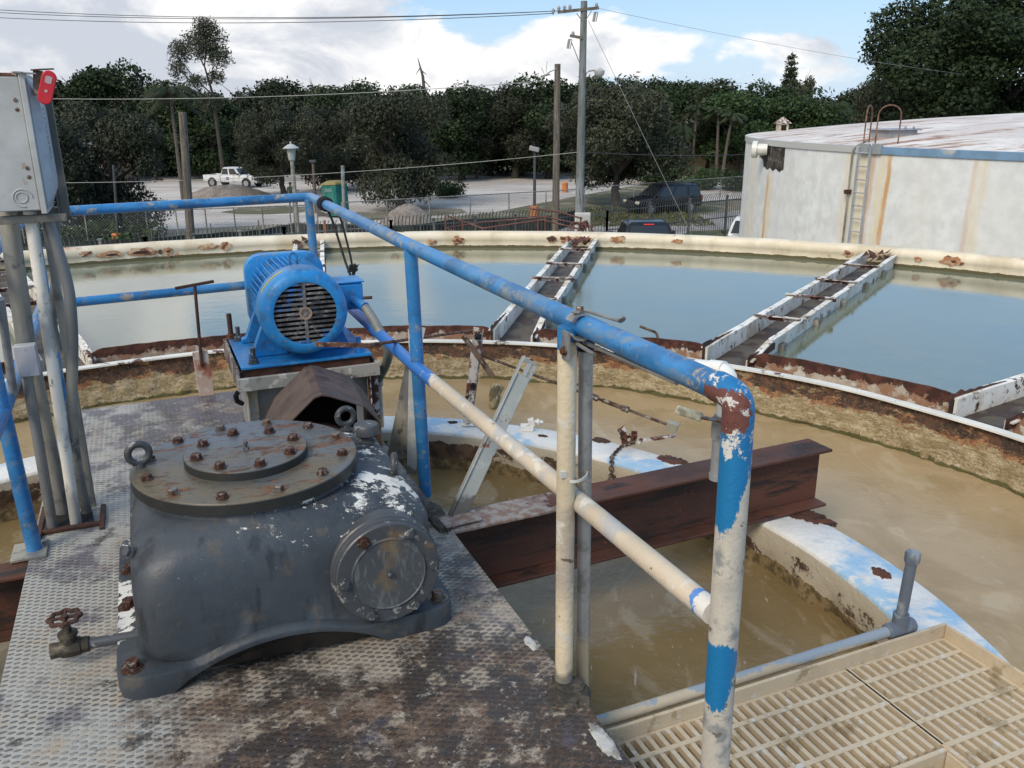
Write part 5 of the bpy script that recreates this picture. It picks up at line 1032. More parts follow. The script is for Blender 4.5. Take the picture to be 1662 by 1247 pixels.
for (x, y, s_) in ((966, 20, 1), (924, 64, 1)):
    c = P_(x, y, -.15); mb = MB(); mb.tube([c, c + Vector((-.06, 0, -.32))], .05, 8); mb.tube([c + Vector((.10, 0, -.02)), c + Vector((.03, 0, -.33))], .022, 6); mb.bar(c, c + Vector((.10, 0, 0)), .03, .03); part('fuse_cutout', mb, m_ins, t)
mb = MB(); mb.bar(P_(928, 70), P_(940, 101, -.05), .04, .03); part('arm_brace', mb, m_met, t)
mb = MB(); ap = arcpts([P_(949, 129), P_(952, 116), P_(966, 114)], .5, 5); mb.tube(ap, .03, 8); la = part('lamp_arm', mb, m_galv, t)
c = P_(973, 115); mb = MB(); mb.lathe([(.02, -.24), (.10, -.22), (.17, -.14), (.20, -.04), (.20, 0), (.11, .06), (.06, .10), (.001, .11)], c, n=16); part('lamp_head', mb, M('lamp_glass', (.45, .46, .46), .25), la)
mb = MB(); c = gx(944, 33.6); cb = pd(945, 366, 33.6); mb.box(cb.x - .30, cb.x + .30, cb.y - .2, cb.y, cb.z - .55, cb.z + .50); t9 = thing('meter_cabinet', 'white metal cabinet at the foot of the tall utility pole', 'cabinet', (cb.x, cb.y, GZ)); part('cabinet_body', mb, M('cabinet_white', (.55, .56, .55), .5), t9, bevel=.02)
mb = MB(); mb.box(cb.x - .26, cb.x + .26, cb.y - .215, cb.y - .202, cb.z - .50, cb.z + .42); part('cabinet_door', mb, M('cabinet_white_b', (.50, .51, .50), .5), t9, bevel=.005); mb = MB(); mb.box(cb.x - .2, cb.x + .2, cb.y - .15, cb.y - .05, GZ, cb.z - .55); part('cabinet_stand', mb, m_galv2, t9)
t, _, wt = leanpole('utility_pole', 'brown timber pole just left of the tall utility pole', 902, 0, 905, 104, 36, .17, .12, m_wood)
mb = MB(); c = pd(903, 112, 35.9); mb.tube(arcpts([c, c + Vector((-.25, 0, -.10)), pd(886, 122, 35.7)], .2, 4), .025, 6); mb.bar(pd(893, 121, 35.8), pd(879, 124, 35.8), .12, .06); mb.tube([pd(886, 118, 35.8), pd(888, 100, 35.8)], .012, 6); mb.tube([pd(884, 122, 35.8), pd(879, 110, 35.8)], .012, 6); part('broken_fixture', mb, m_galv, t)
leanpole('wooden_post', 'short cut-off timber pole with a ragged top at the left of the lot', 316, 0, 296, 182, 33, .17, .14, m_wood)
leanpole('grey_post', 'plain grey square post beside the green portable toilet', 563, 0, 556, 269, 40, .085, .085, M('post_concrete', (.28, .30, .29), .8, layers=[dict(c=(.20, .21, .20), s=3, t=.52, w=.08)]))
m_cone = M('orange_paint', (.62, .20, .06), .6, layers=[dict(c=(.45, .18, .08), s=3, t=.56, w=.06)])
# lantern lamp post
t, _, lt_ = leanpole('street_lamp', 'tall lantern lamp post with a pale glass lantern and pointed cap', 486, 0, 474, 262, 46, .13, .10, M('lamp_concrete', (.33, .33, .30), .85, layers=[dict(c=(.20, .20, .18), s=3, t=.54, w=.07)], bump=[(20, .01)]))
mb = MB(); mb.lathe([(.10, 0), (.17, .06), (.24, .62), (.24, .64)], lt_, n=8); part('lantern_glass', mb, M('lantern_frosted', (.42, .48, .47), .3), t, ang=20); mb = MB(); mb.lathe([(.42, .64), (.42, .68), (.16, .84), (.05, .88), (.05, .96), (.001, 1.0)], lt_, n=16); part('lantern_cap', mb, M('cap_grey', (.40, .42, .42), .5), t)
t, _, lt_ = leanpole('street_lamp', 'dark square lamp post on an orange base left of the timber pole', 869, 0, 868, 246, 52, .10, .08, M('dark_lamp_metal', (.06, .065, .07), .5))
mb = MB(); mb.box(-.36, .22, -.3, .3, 0, .26, Matrix.Translation(lt_) @ Matrix.Rotation(.25, 4, 'Y')); part('lamp_head', mb, M('lamp_head_grey', (.30, .30, .29), .5), t, bevel=.03); c = pd(869, 337, 52); mb = MB(); mb.lathe([(.24, 0), (.24, .62), (.20, .66)], (lt_.x + (c.x - lt_.x), c.y, GZ - 0), n=16)
bb = gx(869, 52); mb = MB(); mb.lathe([(.26, 0), (.26, 1.0), (.22, 1.04)], bb, n=16); part('orange_base', mb, m_cone, t)
t, _, lt_ = leanpole('street_lamp', 'small dark lamp post left of the green portable toilet', 515, 0, 508, 264, 58, .11, .09, M('rusty_lamp_metal', (.12, .09, .075), .7))
mb = MB(); mb.box(-.2, .2, -.2, .2, 0, .16, Matrix.Translation(lt_)); part('lamp_head', mb, MATS['dark_lamp_metal'], t, bevel=.02)
t, _, lt_ = leanpole('street_lamp', 'thin black lamp post standing in the left hand tree shade', 195, 0, 184, 268, 42, .07, .06, MATS['dark_lamp_metal'])
bb = gx(195, 42) ; mb = MB(); mb.lathe([(.24, 0), (.24, .85), (.20, .9)], bb, n=16); part('orange_base', mb, m_cone, t)
bb = gx(916, 66); t = thing('orange_barrel', 'small orange bollard on the gravel behind the utility poles', 'bollard', bb); mb = MB(); q = pd(917, 291, 72); mb.lathe([(.26, 0), (.26, .78), (.2, .82)], (q.x, q.y, GZ), n=14); t.location = (q.x, q.y, GZ); t['base'] = (q.x, q.y, GZ); part('bollard_body', mb, m_cone, t)
q = gx(448, 44); t = thing('marker_post', 'short orange marker post by the railings below the rail corner', 'post', gx(532, 40)); q = gx(532, 40); mb = MB(); mb.tube([q, q + Vector((0, 0, 1.7))], .07, 8); part('post_body', mb, m_cone, t)
# wires
m_wire = M('wire', (.06, .06, .065), .5); m_wirel = M('pale_wire', (.36, .37, .36), .5)
def wire(a_, b_, sag, r, label, m=m_wire):
    mb = MB(); a_, b_ = Vector(a_), Vector(b_); mb.tube([a_.lerp(b_, k / 24) - Vector((0, 0, sag * 4 * (k / 24) * (1 - k / 24))) for k in range(25)], r, 5); single('overhead_wire', mb, m, label, 'wire')
wire(pd(-260, -4, 44), P_(907, 18, -.1), .5, .014, 'topmost overhead wire running left from the utility pole')
wire(pd(-260, 2, 44.3), P_(916, 17.5, -.1), .5, .014, 'second overhead wire just below the topmost one')
wire(pd(-260, 11, 44), P_(898, 22, -.1), .5, .014, 'third and lowest wire of the upper bundle')
wire(pd(-200, 152, 40), pd(902, 130, 36), .45, .014, 'single pale wire crossing in front of the treetops', m_wirel)
wire(pd(-100, 296, 38), pd(941, 247, 34), .4, .011, 'low thin wire crossing in front of the tree trunks', m_wirel)
wire(pd(944, 247, 34), pd(1300, 246, 38), .15, .014, 'low wire running right from the utility pole to the tank')
wire(pd(955, 34, 33.9), gx(1150, 36.5), .05, .010, 'slanting guy wire from the top of the utility pole to the ground', m_wirel)
wire(pd(972, 14, 34), pd(1900, 130, 90), 1.2, .008, 'faint wire running right and away from the pole top', m_wirel)
# ------------------------------------------------------------------ fences
m_fence = M('dark_fence_metal', (.085, .10, .105), .5, .3, layers=[dict(c=(.14, .16, .165), s=2, t=.55, w=.08)])
m_fencel = M('grey_fence_metal', (.26, .28, .285), .5, .3, layers=[dict(c=(.10, .12, .12), s=2, t=.55, w=.08)])
def palisade(name, label, A, B_, h, sp_, m, bays):
    A, B_ = Vector(A), Vector(B_); d = (B_ - A); L_ = d.length; d.normalize(); nn = Vector((d.y, -d.x, 0)); nn = -nn if nn.dot(-A) < 0 else nn
    t = thing(name, label, 'fence', (A + B_) / 2)
    for k in range(bays + 1):
        c = A + d * (L_ * k / bays); mb = MB(); mb.bar(c, c + Vector((0, 0, h - .22)), .10, .10, (0, 1, 0)); mb.bar(c + Vector((0, 0, h - .22)), c + Vector((0, 0, h - .17)), .15, .15, (0, 1, 0)); part('post', mb, m, t)
    for z in (.35, h * .52, h - .42):
        mb = MB(); mb.bar(A + Vector((0, 0, z)), B_ + Vector((0, 0, z)), .05, .045); part('rail', mb, m, t)
    for k in range(bays):
        mb = MB(); n = max(3, int(L_ / bays / sp_))
        for j in range(1, n):
            c = A + d * (L_ / bays * (k + j / n)) + nn * .04; mb.tube([c + Vector((0, 0, .1)), c + Vector((0, 0, h - .30)), c + nn * .07 + Vector((0, 0, h - .12)), c + nn * .20 + Vector((0, 0, h))], .016, 4)
        part('picket_panel', mb, m, t)
FP = [gx(-120, 29), gx(250, 30.5), gx(470, 33), gx(640, 35), gx(900, 37.5), gx(985, 38.5), gx(1285, 46)]
labs = ['dark picket fence with curved tips at the far left behind the tank rim', 'dark picket fence run between the timber post and the lantern lamp', 'dark picket fence run crossing behind the blue rail corner', 'dark picket fence run behind the rusty stair railing', 'short picket fence run behind the utility poles', 'tall dark picket fence run in front of the black estate car']
for k in range(6): palisade('picket_fence', labs[k], FP[k], FP[k + 1], 2.45 if k < 5 else 2.6, .15, m_fencel if k < 3 else m_fence, (5, 3, 2, 4, 1, 5)[k])
m_silt = M('black_silt_fabric', (.020, .024, .022), .9, layers=[dict(c=(.04, .045, .04), s=1.5, t=.55, w=.06)])
t = thing('silt_fence', 'low black fabric silt fence winding along the edge of the gravel lot', 'silt fence', gx(600, 42)); 
mb = MB(); pts = [gx(0, 39, 0), gx(230, 40.5, 0), gx(330, 42, 0), gx(410, 43.2, 0), gx(470, 46, 0), gx(600, 44.5, 0), gx(680, 45, 0), gx(735, 47, 0), gx(800, 47.5, 0), gx(905, 48.5, 0), gx(950, 52, 0)]
rg = []
for i in range(len(pts) - 1):
    for k in range(8):
        c = pts[i].lerp(pts[i + 1], k / 8); z = GZ + .85 + .06 * nz(c, 1.3); rg.append([(c.x, c.y, GZ), (c.x, c.y, z), (c.x, c.y + .03, z), (c.x, c.y + .03, GZ)])
part('fabric', mb.loft(rg), m_silt, t)
for c in pts[::1]: mb = MB(); mb.bar((c.x, c.y - .06, GZ), (c.x + .03, c.y - .06, GZ + 1.35), .05, .05, (0, 1, 0)); part('stake', mb, m_wood, t)
# chain link fence
ml = bpy.data.materials.new('chain_mesh'); ml.use_nodes = True; T = ml.node_tree; T.nodes.clear(); o_ = T.nodes.new('ShaderNodeOutputMaterial'); mx = T.nodes.new('ShaderNodeMixShader'); tr = T.nodes.new('ShaderNodeBsdfTransparent'); df = T.nodes.new('ShaderNodeBsdfDiffuse'); df.inputs[0].default_value = (.25, .26, .26, 1)
tcn = T.nodes.new('ShaderNodeTexCoord'); s3_ = T.nodes.new('ShaderNodeSeparateXYZ'); T.links.new(tcn.outputs['Object'], s3_.inputs[0])
def tm(op, a, b=None):
    n_ = T.nodes.new('ShaderNodeMath'); n_.operation = op
    for i, v in enumerate((a, b)):
        if v is None: continue
        if isinstance(v, (int, float)): n_.inputs[i].default_value = v
        else: T.links.new(v, n_.inputs[i])
    return n_.outputs[0]
w1 = tm('SINE', tm('MULTIPLY', tm('ADD', s3_.outputs[0], s3_.outputs[2]), 44)); w2 = tm('SINE', tm('MULTIPLY', tm('SUBTRACT', s3_.outputs[0], s3_.outputs[2]), 44))
fac = tm('GREATER_THAN', tm('MAXIMUM', w1, w2), .965)
T.links.new(fac, mx.inputs[0]); T.links.new(tr.outputs[0], mx.inputs[1]); T.links.new(df.outputs[0], mx.inputs[2]); T.links.new(mx.outputs[0], o_.inputs[0])
def chainlink(label, A, B_, h, bays):
    A, B_ = Vector(A), Vector(B_); t = thing('chain_link_fence', label, 'fence', (A + B_) / 2)
    for k in range(bays + 1): c = A.lerp(B_, k / bays); mb = MB(); mb.tube([c, c + Vector((0, 0, h + .02))], .035, 8); part('post', mb, m_galv2, t)
    mb = MB(); mb.tube([A + Vector((0, 0, h)), B_ + Vector((0, 0, h))], .028, 8); part('top_rail', mb, m_galv2, t)
    mb = MB(); mb.add([A, B_, B_ + Vector((0, 0, h)), A + Vector((0, 0, h))], [(0, 1, 2, 3)]); part('wire_mesh', mb, ml, t, smooth=False)
chainlink('chain link fence with grey posts at the left of the gravel lot', gx(-60, 40), gx(520, 45), 1.9, 12)
chainlink('chain link fence with grey posts behind the gravel mound and lamp base', gx(560, 46), gx(945, 53), 1.9, 6)
chainlink('chain link fence beyond the black estate car beside the grass', gx(950, 54), gx(1290, 66), 1.9, 5)
# rusty stair railings outside the tank
m_rr = M('stair_rust', (.13, .055, .045), .7, layers=[dict(c=(.22, .10, .08), s=4, t=.55, w=.06)])
t = thing('stair_railing', 'rusty red pipe railing of a stair outside the tank rim below the poles', 'railing', pd(800, 380, 14.5))
def q_(x, y, Y=14.6): return pd(x, y, Y)
mb = MB(); mb.tube([q_(725, 350), q_(783, 371), q_(880, 357), q_(940, 372)], .014, 8); mb.tube([q_(725, 370), q_(786, 361, 15.2), q_(885, 352, 15.2), q_(945, 365, 15.2)], .014, 8); part('rail_pipe', mb, m_rr, t)
mb = MB(); mb.tube([q_(724, 370), q_(752, 384)], .014, 8); mb.tube([q_(855, 338, 15.8), q_(905, 344, 15.8), q_(945, 355, 15.8)], .016, 8); part('rail_pipe', mb, m_rr, t)
for x, y in ((723, 350), (751, 360), (783, 371), (805, 366), (873, 357), (885, 353)): mb = MB(); c = q_(x, y); mb.tube([c, (c.x, c.y, c.z - 1.1)], .015, 8); part('rail_post', mb, m_rr, t)
t = thing('broken_railing', 'tangled rusty bent railing end beside the white cabinet', 'railing', pd(945, 380, 14)); mb = MB(); random.seed(2)
for k in range(9): mb.tube(arcpts([q_(930 + random.uniform(-12, 10), 384, 14), q_(938 + random.uniform(-12, 20), 360 + random.uniform(-8, 10), 14.2), q_(950 + random.uniform(-14, 14), 368 + random.uniform(-16, 10), 14)], .2, 4), .012, 6)
for x in (940, 951, 960): c = q_(x, 362, 14); mb.tube([c, (c.x, c.y, c.z - 1)], .013, 6)
part('bent_pipes', mb, m_rr, t)
# ------------------------------------------------------------------ mounds, toilet, buildings
m_gravel = M('gravel_heap', (.27, .235, .205), .95, layers=[dict(c=(.20, .17, .15), s=2, t=.52, w=.06), dict(c=(.36, .33, .30), s=9, t=.58, w=.05)], bump=[(5, .08), (18, .03)])
def mound(label, x, Y, r, h, seed):
    c = gx(x, Y); mb = MB(); n = 48; k0 = 0; rings = []
    for i in range(12):
        f = i / 11; rr = r * (1 - f) ** .85; z = h * (math.sin(f * math.pi / 2)); ring = []
        for j in range(n):
            an = 2 * math.pi * j / n; e = 1 + .18 * noise.noise((math.cos(an) * 1.5 + seed, math.sin(an) * 1.5, f)); p = Vector((c.x + rr * math.cos(an) * e, c.y + rr * math.sin(an) * e * .9, GZ + z + .10 * noise.noise((math.cos(an) * 3 + seed, math.sin(an) * 3, f * 5)) * (1 if 0 < i else 0))); ring.append(p)
        rings.append(ring)
    mb.loft(rings, False, True); return single('gravel_mound', mb, m_gravel, label, 'mound', ang=180)
mound('cone of grey gravel in front of the round crowned tree', 664, 50, 1.75, 1.35, 2); mound('low wide heap of brown gravel in front of the white pickup', 370, 71, 3.3, .85, 5)
for (x, Y, r) in ((440, 60, 3.0), (625, 56, 2.2), (690, 58.5, 3.0)): mb = slab((gx(x, Y).x, gx(x, Y).y, GZ + .02), r, r * .8, .05, x); single('dirt_patch', mb, MATS['dry_earth'], None, None, kind='structure')
q = gx(550, 56); t = thing('portable_toilet', 'green plastic portable toilet with a yellowish roof on the gravel', 'portable toilet', q); m_tg = M('toilet_green', (.01, .17, .15), .5, layers=[dict(c=(.03, .22, .18), s=2, t=.52, w=.08)])
mm = Matrix.Translation(q) @ Matrix.Rotation(-.5, 4, 'Z') @ Matrix.Rotation(R(-3), 4, 'Y')
mb = MB(); mb.box(-.56, .56, -.58, .58, .08, 2.05, mm); part('cabin', mb, m_tg, t, bevel=.04)
mb = MB()
for k in range(9): x = -.5 + k * .125; mb.box(x, x + .04, -.60, -.582, .2, 1.95, mm)
for k in range(9): x = -.5 + k * .125; mb.box(-.582, -.562, x, x + .04, .2, 1.95, mm)
part('wall_ribs', mb, m_tg, t); mb = MB(); mb.box(-.15, .42, -.615, -.602, .25, 1.85, mm); part('door', mb, M('toilet_door', (.03, .20, .17), .45), t)
mb = MB(); mb.loft([[mm @ Vector((x * .62, y * .64, 2.04)) for x, y in ((-1, -1), (1, -1), (1, 1), (-1, 1))], [mm @ Vector((x * .58, y * .6, 2.14)) for x, y in ((-1, -1), (1, -1), (1, 1), (-1, 1))], [mm @ Vector((x * .30, y * .3, 2.30)) for x, y in ((-1, -1), (1, -1), (1, 1), (-1, 1))]]); part('roof', mb, M('toilet_roof', (.24, .20, .07), .6), t, bevel=.02)
mb = MB(); mb.box(-.3, .3, -.65, -.62, 1.6, 1.85, mm); part('vent_panel', mb, M('toilet_vent', (.12, .22, .21), .5), t)
# small sign panel on the fence
q = pd(525, 343, 45.5); t = thing('fence_sign', 'grey sign panel with a pale smudge hanging on the chain link fence', 'sign', q); mb = MB(); mb.box(q.x - .32, q.x + .32, q.y - .03, q.y - .0, q.z - .28, q.z + .28); part('panel', mb, M('sign_grey', (.15, .15, .14), .6), t); mb = MB(); mb.bar((q.x - .1, q.y - .04, q.z + .05), (q.x + .2, q.y - .04, q.z - .06), .10, .01, (0, 1, 0)); part('pale_mark', mb, m_pvcw, t)
def building(name, label, x, Y, wd, dp, h, rz, wall, roof, wins):
    q = gx(x, Y); t = thing(name, label, 'building', q); mm = Matrix.Translation(q) @ Matrix.Rotation(rz, 4, 'Z')
    mb = MB(); mb.box(-wd / 2, wd / 2, 0, dp, 0, h, mm); part('wall', mb, wall, t)
    mb = MB(); mb.loft([[mm @ Vector(p) for p in ((-wd / 2 - .3, -.4, h), (wd / 2 + .3, -.4, h), (wd / 2 + .3, dp + .4, h), (-wd / 2 - .3, dp + .4, h))], [mm @ Vector(p) for p in ((-wd / 2 - .3, -.4, h + .15), (wd / 2 + .3, -.4, h + .15), (wd / 2 + .3, dp + .4, h + .15), (-wd / 2 - .3, dp + .4, h + .15))], [mm @ Vector(p) for p in ((-wd / 2 + 1, dp / 2 - .1, h + 1.3), (wd / 2 - 1, dp / 2 - .1, h + 1.3), (wd / 2 - 1, dp / 2 + .1, h + 1.3), (-wd / 2 + 1, dp / 2 + .1, h + 1.3))]]); part('roof', mb, roof, t)
    for (a, z0, w_, hh) in wins: mb = MB(); mb.box(a, a + w_, -.03, .02, z0, z0 + hh, mm); part('window' if hh < 1.9 else 'door', mb, M_glass, t); mb = MB(); mb.box(a - .08, a + w_ + .08, -.09, -.035, z0 - .1, z0 - .0, mm); part('window_sill', mb, roof, t)
M_glass = M('dark_glazing', (.03, .035, .04), .1)
m_peach = M('peach_render', (.42, .27, .19), .85, layers=[dict(c=(.44, .24, .15), s=.6, t=.55, w=.08)]); m_rf = M('roof_grey', (.26, .25, .24), .8, layers=[dict(c=(.18, .17, .16), s=1, t=.53, w=.08)])
building('peach_house', 'peach painted building glimpsed under the trees at the far left', 100, 80, 8, 7, 2.6, .05, m_peach, m_rf, ((-4, .9, 1.2, 1.2), (-.5, .9, 1.2, 1.2), (2.5, 0, 1, 2.1), (4.6, .9, 1.1, 1.2)))
building('cream_house', 'low cream building glimpsed between the palm trunks left of the tank', 1178, 92, 9, 6, 4.6, -.1, M('cream_render', (.50, .42, .27), .85), m_rf, ((-3, 2.6, 1.4, 1.2), (1, 2.6, 1.4, 1.2)))
# ------------------------------------------------------------------ vegetation
def leafmat(name, c, c2, c3):
    m, D = mat(name, c, .65, 0, layers=[dict(c=c2, s=.55, t=.5, w=.10), dict(c=c3, s=1.6, t=.57, w=.06, m=.9)], spec=.3, sat=.15)
    oi = D['nw']('ShaderNodeObjectInfo'); v = D['mr'](oi.outputs['Random'], 0, 1, .75, 1.3, False); sc = D['nw']('ShaderNodeVectorMath'); sc.operation = 'SCALE'
    c_ = D['p'].inputs['Base Color'].links[0].from_socket; D['L'](c_, sc.inputs[0]); D['L'](v, sc.inputs[3]); D['L'](sc.outputs[0], D['p'].inputs['Base Color']); return m
m_l1 = leafmat('dark_foliage', (.028, .043, .021), (.044, .062, .028), (.016, .026, .012))
m_l4 = leafmat('deep_green_foliage', (.016, .031, .010), (.026, .047, .014), (.009, .017, .006))
m_l2 = leafmat('olive_foliage', (.037, .046, .027), (.056, .064, .038), (.022, .029, .017))
m_l3 = leafmat('green_foliage', (.028, .056, .019), (.045, .080, .026), (.015, .030, .011))
m_lp = leafmat('palm_foliage', (.018, .032, .011), (.028, .045, .016), (.035, .036, .015))
m_trk = M('bark', (.065, .056, .048), .95, layers=[dict(c=(.035, .030, .026), s=4, t=.52, w=.08, st=(3, 3, .6))], bump=[(9, .03)])
m_trkp = M('palm_bark', (.085, .075, .062), .9, layers=[dict(c=(.12, .105, .09), s=2, t=.52, w=.06, st=(.5, .5, 6))])
def crown(name, blobs, n, sz, m, seed, droop=0, fill=.25, asp=.55):
    rnd = random.Random(seed); vs = []; fs = []; wts = [b[1][0] * b[1][1] + b[1][0] * b[1][2] for b in blobs]; tw_ = sum(wts)
    for b, wt in zip(blobs, wts):
        c, r = Vector(b[0]), b[1]; k_ = int(n * wt / tw_)
        for _ in range(k_):
            d = Vector((rnd.gauss(0, 1), rnd.gauss(0, 1), rnd.gauss(0, 1) + .15)).normalized(); q = rnd.random(); f = 1 - abs(rnd.gauss(0, .10)) if q > fill else rnd.uniform(.35, .9)
            f *= 1 + .38 * noise.noise(d * 2.3 + Vector((seed, b[0][0], b[0][2]))) + .12 * noise.noise(d * 6 + Vector((seed, 0, 0)))
            p = c + Vector((d.x * r[0], d.y * r[1], d.z * r[2])) * f
            for _2 in range(2):
                s_ = sz * rnd.choice((.45, .6, .8, 1.0, 1.35)); nd = (d * .8 + Vector((rnd.gauss(0, .8), rnd.gauss(0, .8), rnd.gauss(0, .8)))).normalized(); x = nd.orthogonal().normalized(); an = rnd.uniform(0, 6.28); y = nd.cross(x); x, y = x * math.cos(an) + y * math.sin(an), y * math.cos(an) - x * math.sin(an)
                o = p + Vector((rnd.gauss(0, 1), rnd.gauss(0, 1), rnd.gauss(0, 1))) * sz * .5; k = len(vs); dn = Vector((0, 0, -droop * s_))
                vs += [o - x * s_ * .5 + dn, o + y * s_ * asp * .5, o + x * s_ * .5 + dn, o - y * s_ * asp * .5]; fs.append((k, k + 1, k + 2, k + 3))
    me = bpy.data.meshes.new(name); me.from_pydata([tuple(v) for v in vs], [], fs); me.materials.append(m); me.update(); return me
def trunk(h, r, limbs, seed, lean=0):
    rnd = random.Random(seed); mb = MB(); pts = [Vector((lean * (k / 6) ** 1.4 * h * .2 + .1 * r * rnd.uniform(-1, 1), r * .3 * rnd.uniform(-1, 1), h * k / 6)) for k in range(7)]; pts[0].z = -.2
    mb.tube(pts, [r * (1.35 if k == 0 else 1 - .09 * k) for k in range(7)], 10)
    for (ex, ey, ez) in limbs:
        e_ = Vector((ex, ey, ez)); s_ = pts[6] * .85 + pts[4] * .15; m1 = s_.lerp(e_, .35) + Vector((0, 0, .3)) + Vector((rnd.uniform(-.3, .3), rnd.uniform(-.3, .3), 0)); m2 = s_.lerp(e_, .7) + Vector((rnd.uniform(-.4, .4), rnd.uniform(-.4, .4), .2)); mb.tube([s_, m1, m2, e_], [r * .55, r * .4, r * .25, r * .08], 7)
        for _ in range(2):
            f = e_ + Vector((rnd.uniform(-1.6, 1.6), rnd.uniform(-1.6, 1.6), rnd.uniform(-.2, 1.2))); mb.tube([m2, m2.lerp(f, .5) + Vector((0, 0, .2)), f], [r * .2, r * .12, r * .03], 5)
    return mb
def rblobs(seed, n, R0, H0, H1, rb, flat=.8):
    rnd = random.Random(seed); o = []
    for _ in range(n):
        an = rnd.uniform(0, 6.28); z = rnd.uniform(H0, H1); f = math.sqrt(max(.05, 1 - ((z - (H0 + H1) / 2) / ((H1 - H0) / 2 + .8)) ** 2)); d = R0 * f * math.sqrt(rnd.random()); r = rb * rnd.uniform(.7, 1.25); o.append(((d * math.cos(an), d * math.sin(an), z), (r, r, r * flat)))
    return o
def tree(name, label, x, Y, ht, cm, tm_, rz, sc, group='trees beyond the fence', mtr=None):
    g = gx(x, Y); t = thing(name, label, 'tree', g, group=group); t.rotation_euler = (0, 0, rz); t.scale = sc; t['base'] = (0, 0, 0)
    for nm, me in (('trunk', tm_), ('crown', cm)):
        o = bpy.data.objects.new(nm, me); COL.objects.link(o); o.parent = t
    return t
LB = [(3, 0, 6.5), (-2.5, 1.5, 7), (0, -3, 6.3), (1, 3, 7.5), (-2, -2, 8), (0, 0, 9)]
TR = trunk(4.2, .34, LB, 1).mesh('trunk', m_trk)
CR = [crown('crown', rblobs(11, 22, 3.6, 2.2, 9.0, 1.75), 11000, .36, m_l1, 11), crown('crown', rblobs(12, 22, 3.8, 2.0, 9.3, 1.7), 11000, .36, m_l4, 12), crown('crown', rblobs(13, 21, 3.6, 2.2, 9.2, 1.8), 11000, .36, m_l3, 13), crown('crown', rblobs(14, 20, 4.2, 2.4, 8.6, 1.5), 11000, .34, m_l2, 14)]
rnd = random.Random(5)
tops = [(-80, 118), (10, 116), (100, 130), (148, 110), (198, 106), (246, 112), (300, 132), (352, 150), (402, 122), (440, 128), (478, 132), (520, 112), (560, 140), (598, 134), (650, 132), (703, 138), (752, 140), (798, 142), (848, 132), (893, 126), (940, 134), (985, 124), (1020, 124), (1062, 128), (1103, 116), (1150, 130), (1198, 134), (1246, 134), (1300, 140), (1352, 144), (1400, 150), (1460, 150), (1700, 130), (1790, 120)]
kinds = ['dense dark tree', 'round dark green tree', 'brighter green bushy tree', 'greyish olive tree']
marks = ['at the far left edge', 'behind the switch box', 'just right of the red lever', 'left of the palm by the timber post', 'left of the slender tall tree', 'below the slender tall tree', 'behind the cut-off timber post', 'right of the slender tall tree', 'above the parked white pickup', 'behind the lantern lamp post', 'with a tufted top right of the lantern lamp', 'above the blue rail corner', 'in the dip right of the tufted top', 'above the green portable toilet', 'behind the round crowned tree', 'beneath the dead snag', 'right of the dead snag', 'beside the palm top in mid skyline', 'left of the square lamp post', 'directly behind the timber pole', 'directly behind the tall utility pole', 'right of the street lamp head', 'where the guy wire crosses the skyline', 'behind the two-trunk tree by the black car', 'forming the highest hump of the right skyline', 'behind the palm trunks', 'left of the storage tank corner', 'left of the conifer spire', 'under the conifer spire', 'behind the small roof cowl', 'behind the left tank hoop', 'behind the right tank hoop', 'beyond the right edge', 'farthest right of the row']
for i, (x, yt) in enumerate(tops):
    Y = 92 + rnd.uniform(-6, 12); topz = pd(x, yt + 6, Y).z; s_ = (topz - GZ) / 10.2; k = (0, 1, 3, 0, 1, 3)[i % 6] if x < 800 else (2, 0, 2, 1)[i % 4]
    sx = s_ * rnd.uniform(1.0, 1.25); tree('broadleaf_tree', kinds[k] + ' ' + marks[i], x, Y, 0, CR[k], TR, rnd.uniform(0, 6.28), (sx, sx, s_))
# understorey hedge between the trunks: dark, continuous
UB = []
r2 = random.Random(9)
for k in range(60):
    x = -250 + k * 34; Y = 97 + r2.uniform(-3, 5); g = gx(x, Y); UB.append(((g.x, g.y, GZ + r2.uniform(.6, 2.6)), (2.6, 1.8, r2.uniform(1.8, 3.0))))
u = bpy.data.objects.new('undergrowth', crown('undergrowth', UB, 30000, .55, m_l1, 77, fill=.4)); COL.objects.link(u); u['kind'] = 'stuff'
UB = []
for k in range(40):
    x = -300 + k * 55; Y = 112 + r2.uniform(-3, 5); g = gx(x, Y); UB.append(((g.x, g.y, GZ + r2.uniform(5, 6.6)), (4.2, 2.5, r2.uniform(2.5, 3.6)))); UB.append(((g.x + 2, g.y, GZ + 1.5), (4, 2, 2.5)))
u = bpy.data.objects.new('woodland', crown('woodland', UB, 26000, .65, m_l1, 78, fill=.4)); COL.objects.link(u); u['kind'] = 'stuff'
# nearer individual trees
OC = crown('crown', rblobs(31, 26, 3.9, 2.0, 6.9, 1.25), 24000, .23, m_l2, 31, asp=.45)
OC2 = crown('crown', rblobs(33, 34, 4.0, 1.3, 6.4, 1.25), 24000, .23, m_l2, 33, asp=.45)
OT = trunk(2.2, .33, [(2.5, 0, 4.5), (-2.3, 1, 4.6), (0, -2.4, 4.2), (.6, 2, 5), (-1.2, -1.4, 5.4), (1.5, -1.5, 5.2)], 4).mesh('trunk', m_trk)
G2 = 'rounded trees standing on the gravel lot'
def near(label, x, Y, yt, wpx, cm, rz, m=None):
    topz = pd(x, yt, Y).z; hz = (topz - GZ) / 7.3; hw = wpx / 2 / FPX * Y / 5.0; tree('oak_tree', label, x, Y, 0, cm, OT, rz, (hw, hw, hz), G2)
near('broad dark tree hanging over the thin black lamp post at the left', 178, 46, 176, 250, OC2, .4)
near('wide olive tree on the lot behind the lantern lamp post', 462, 70, 186, 165, OC, 2.0)
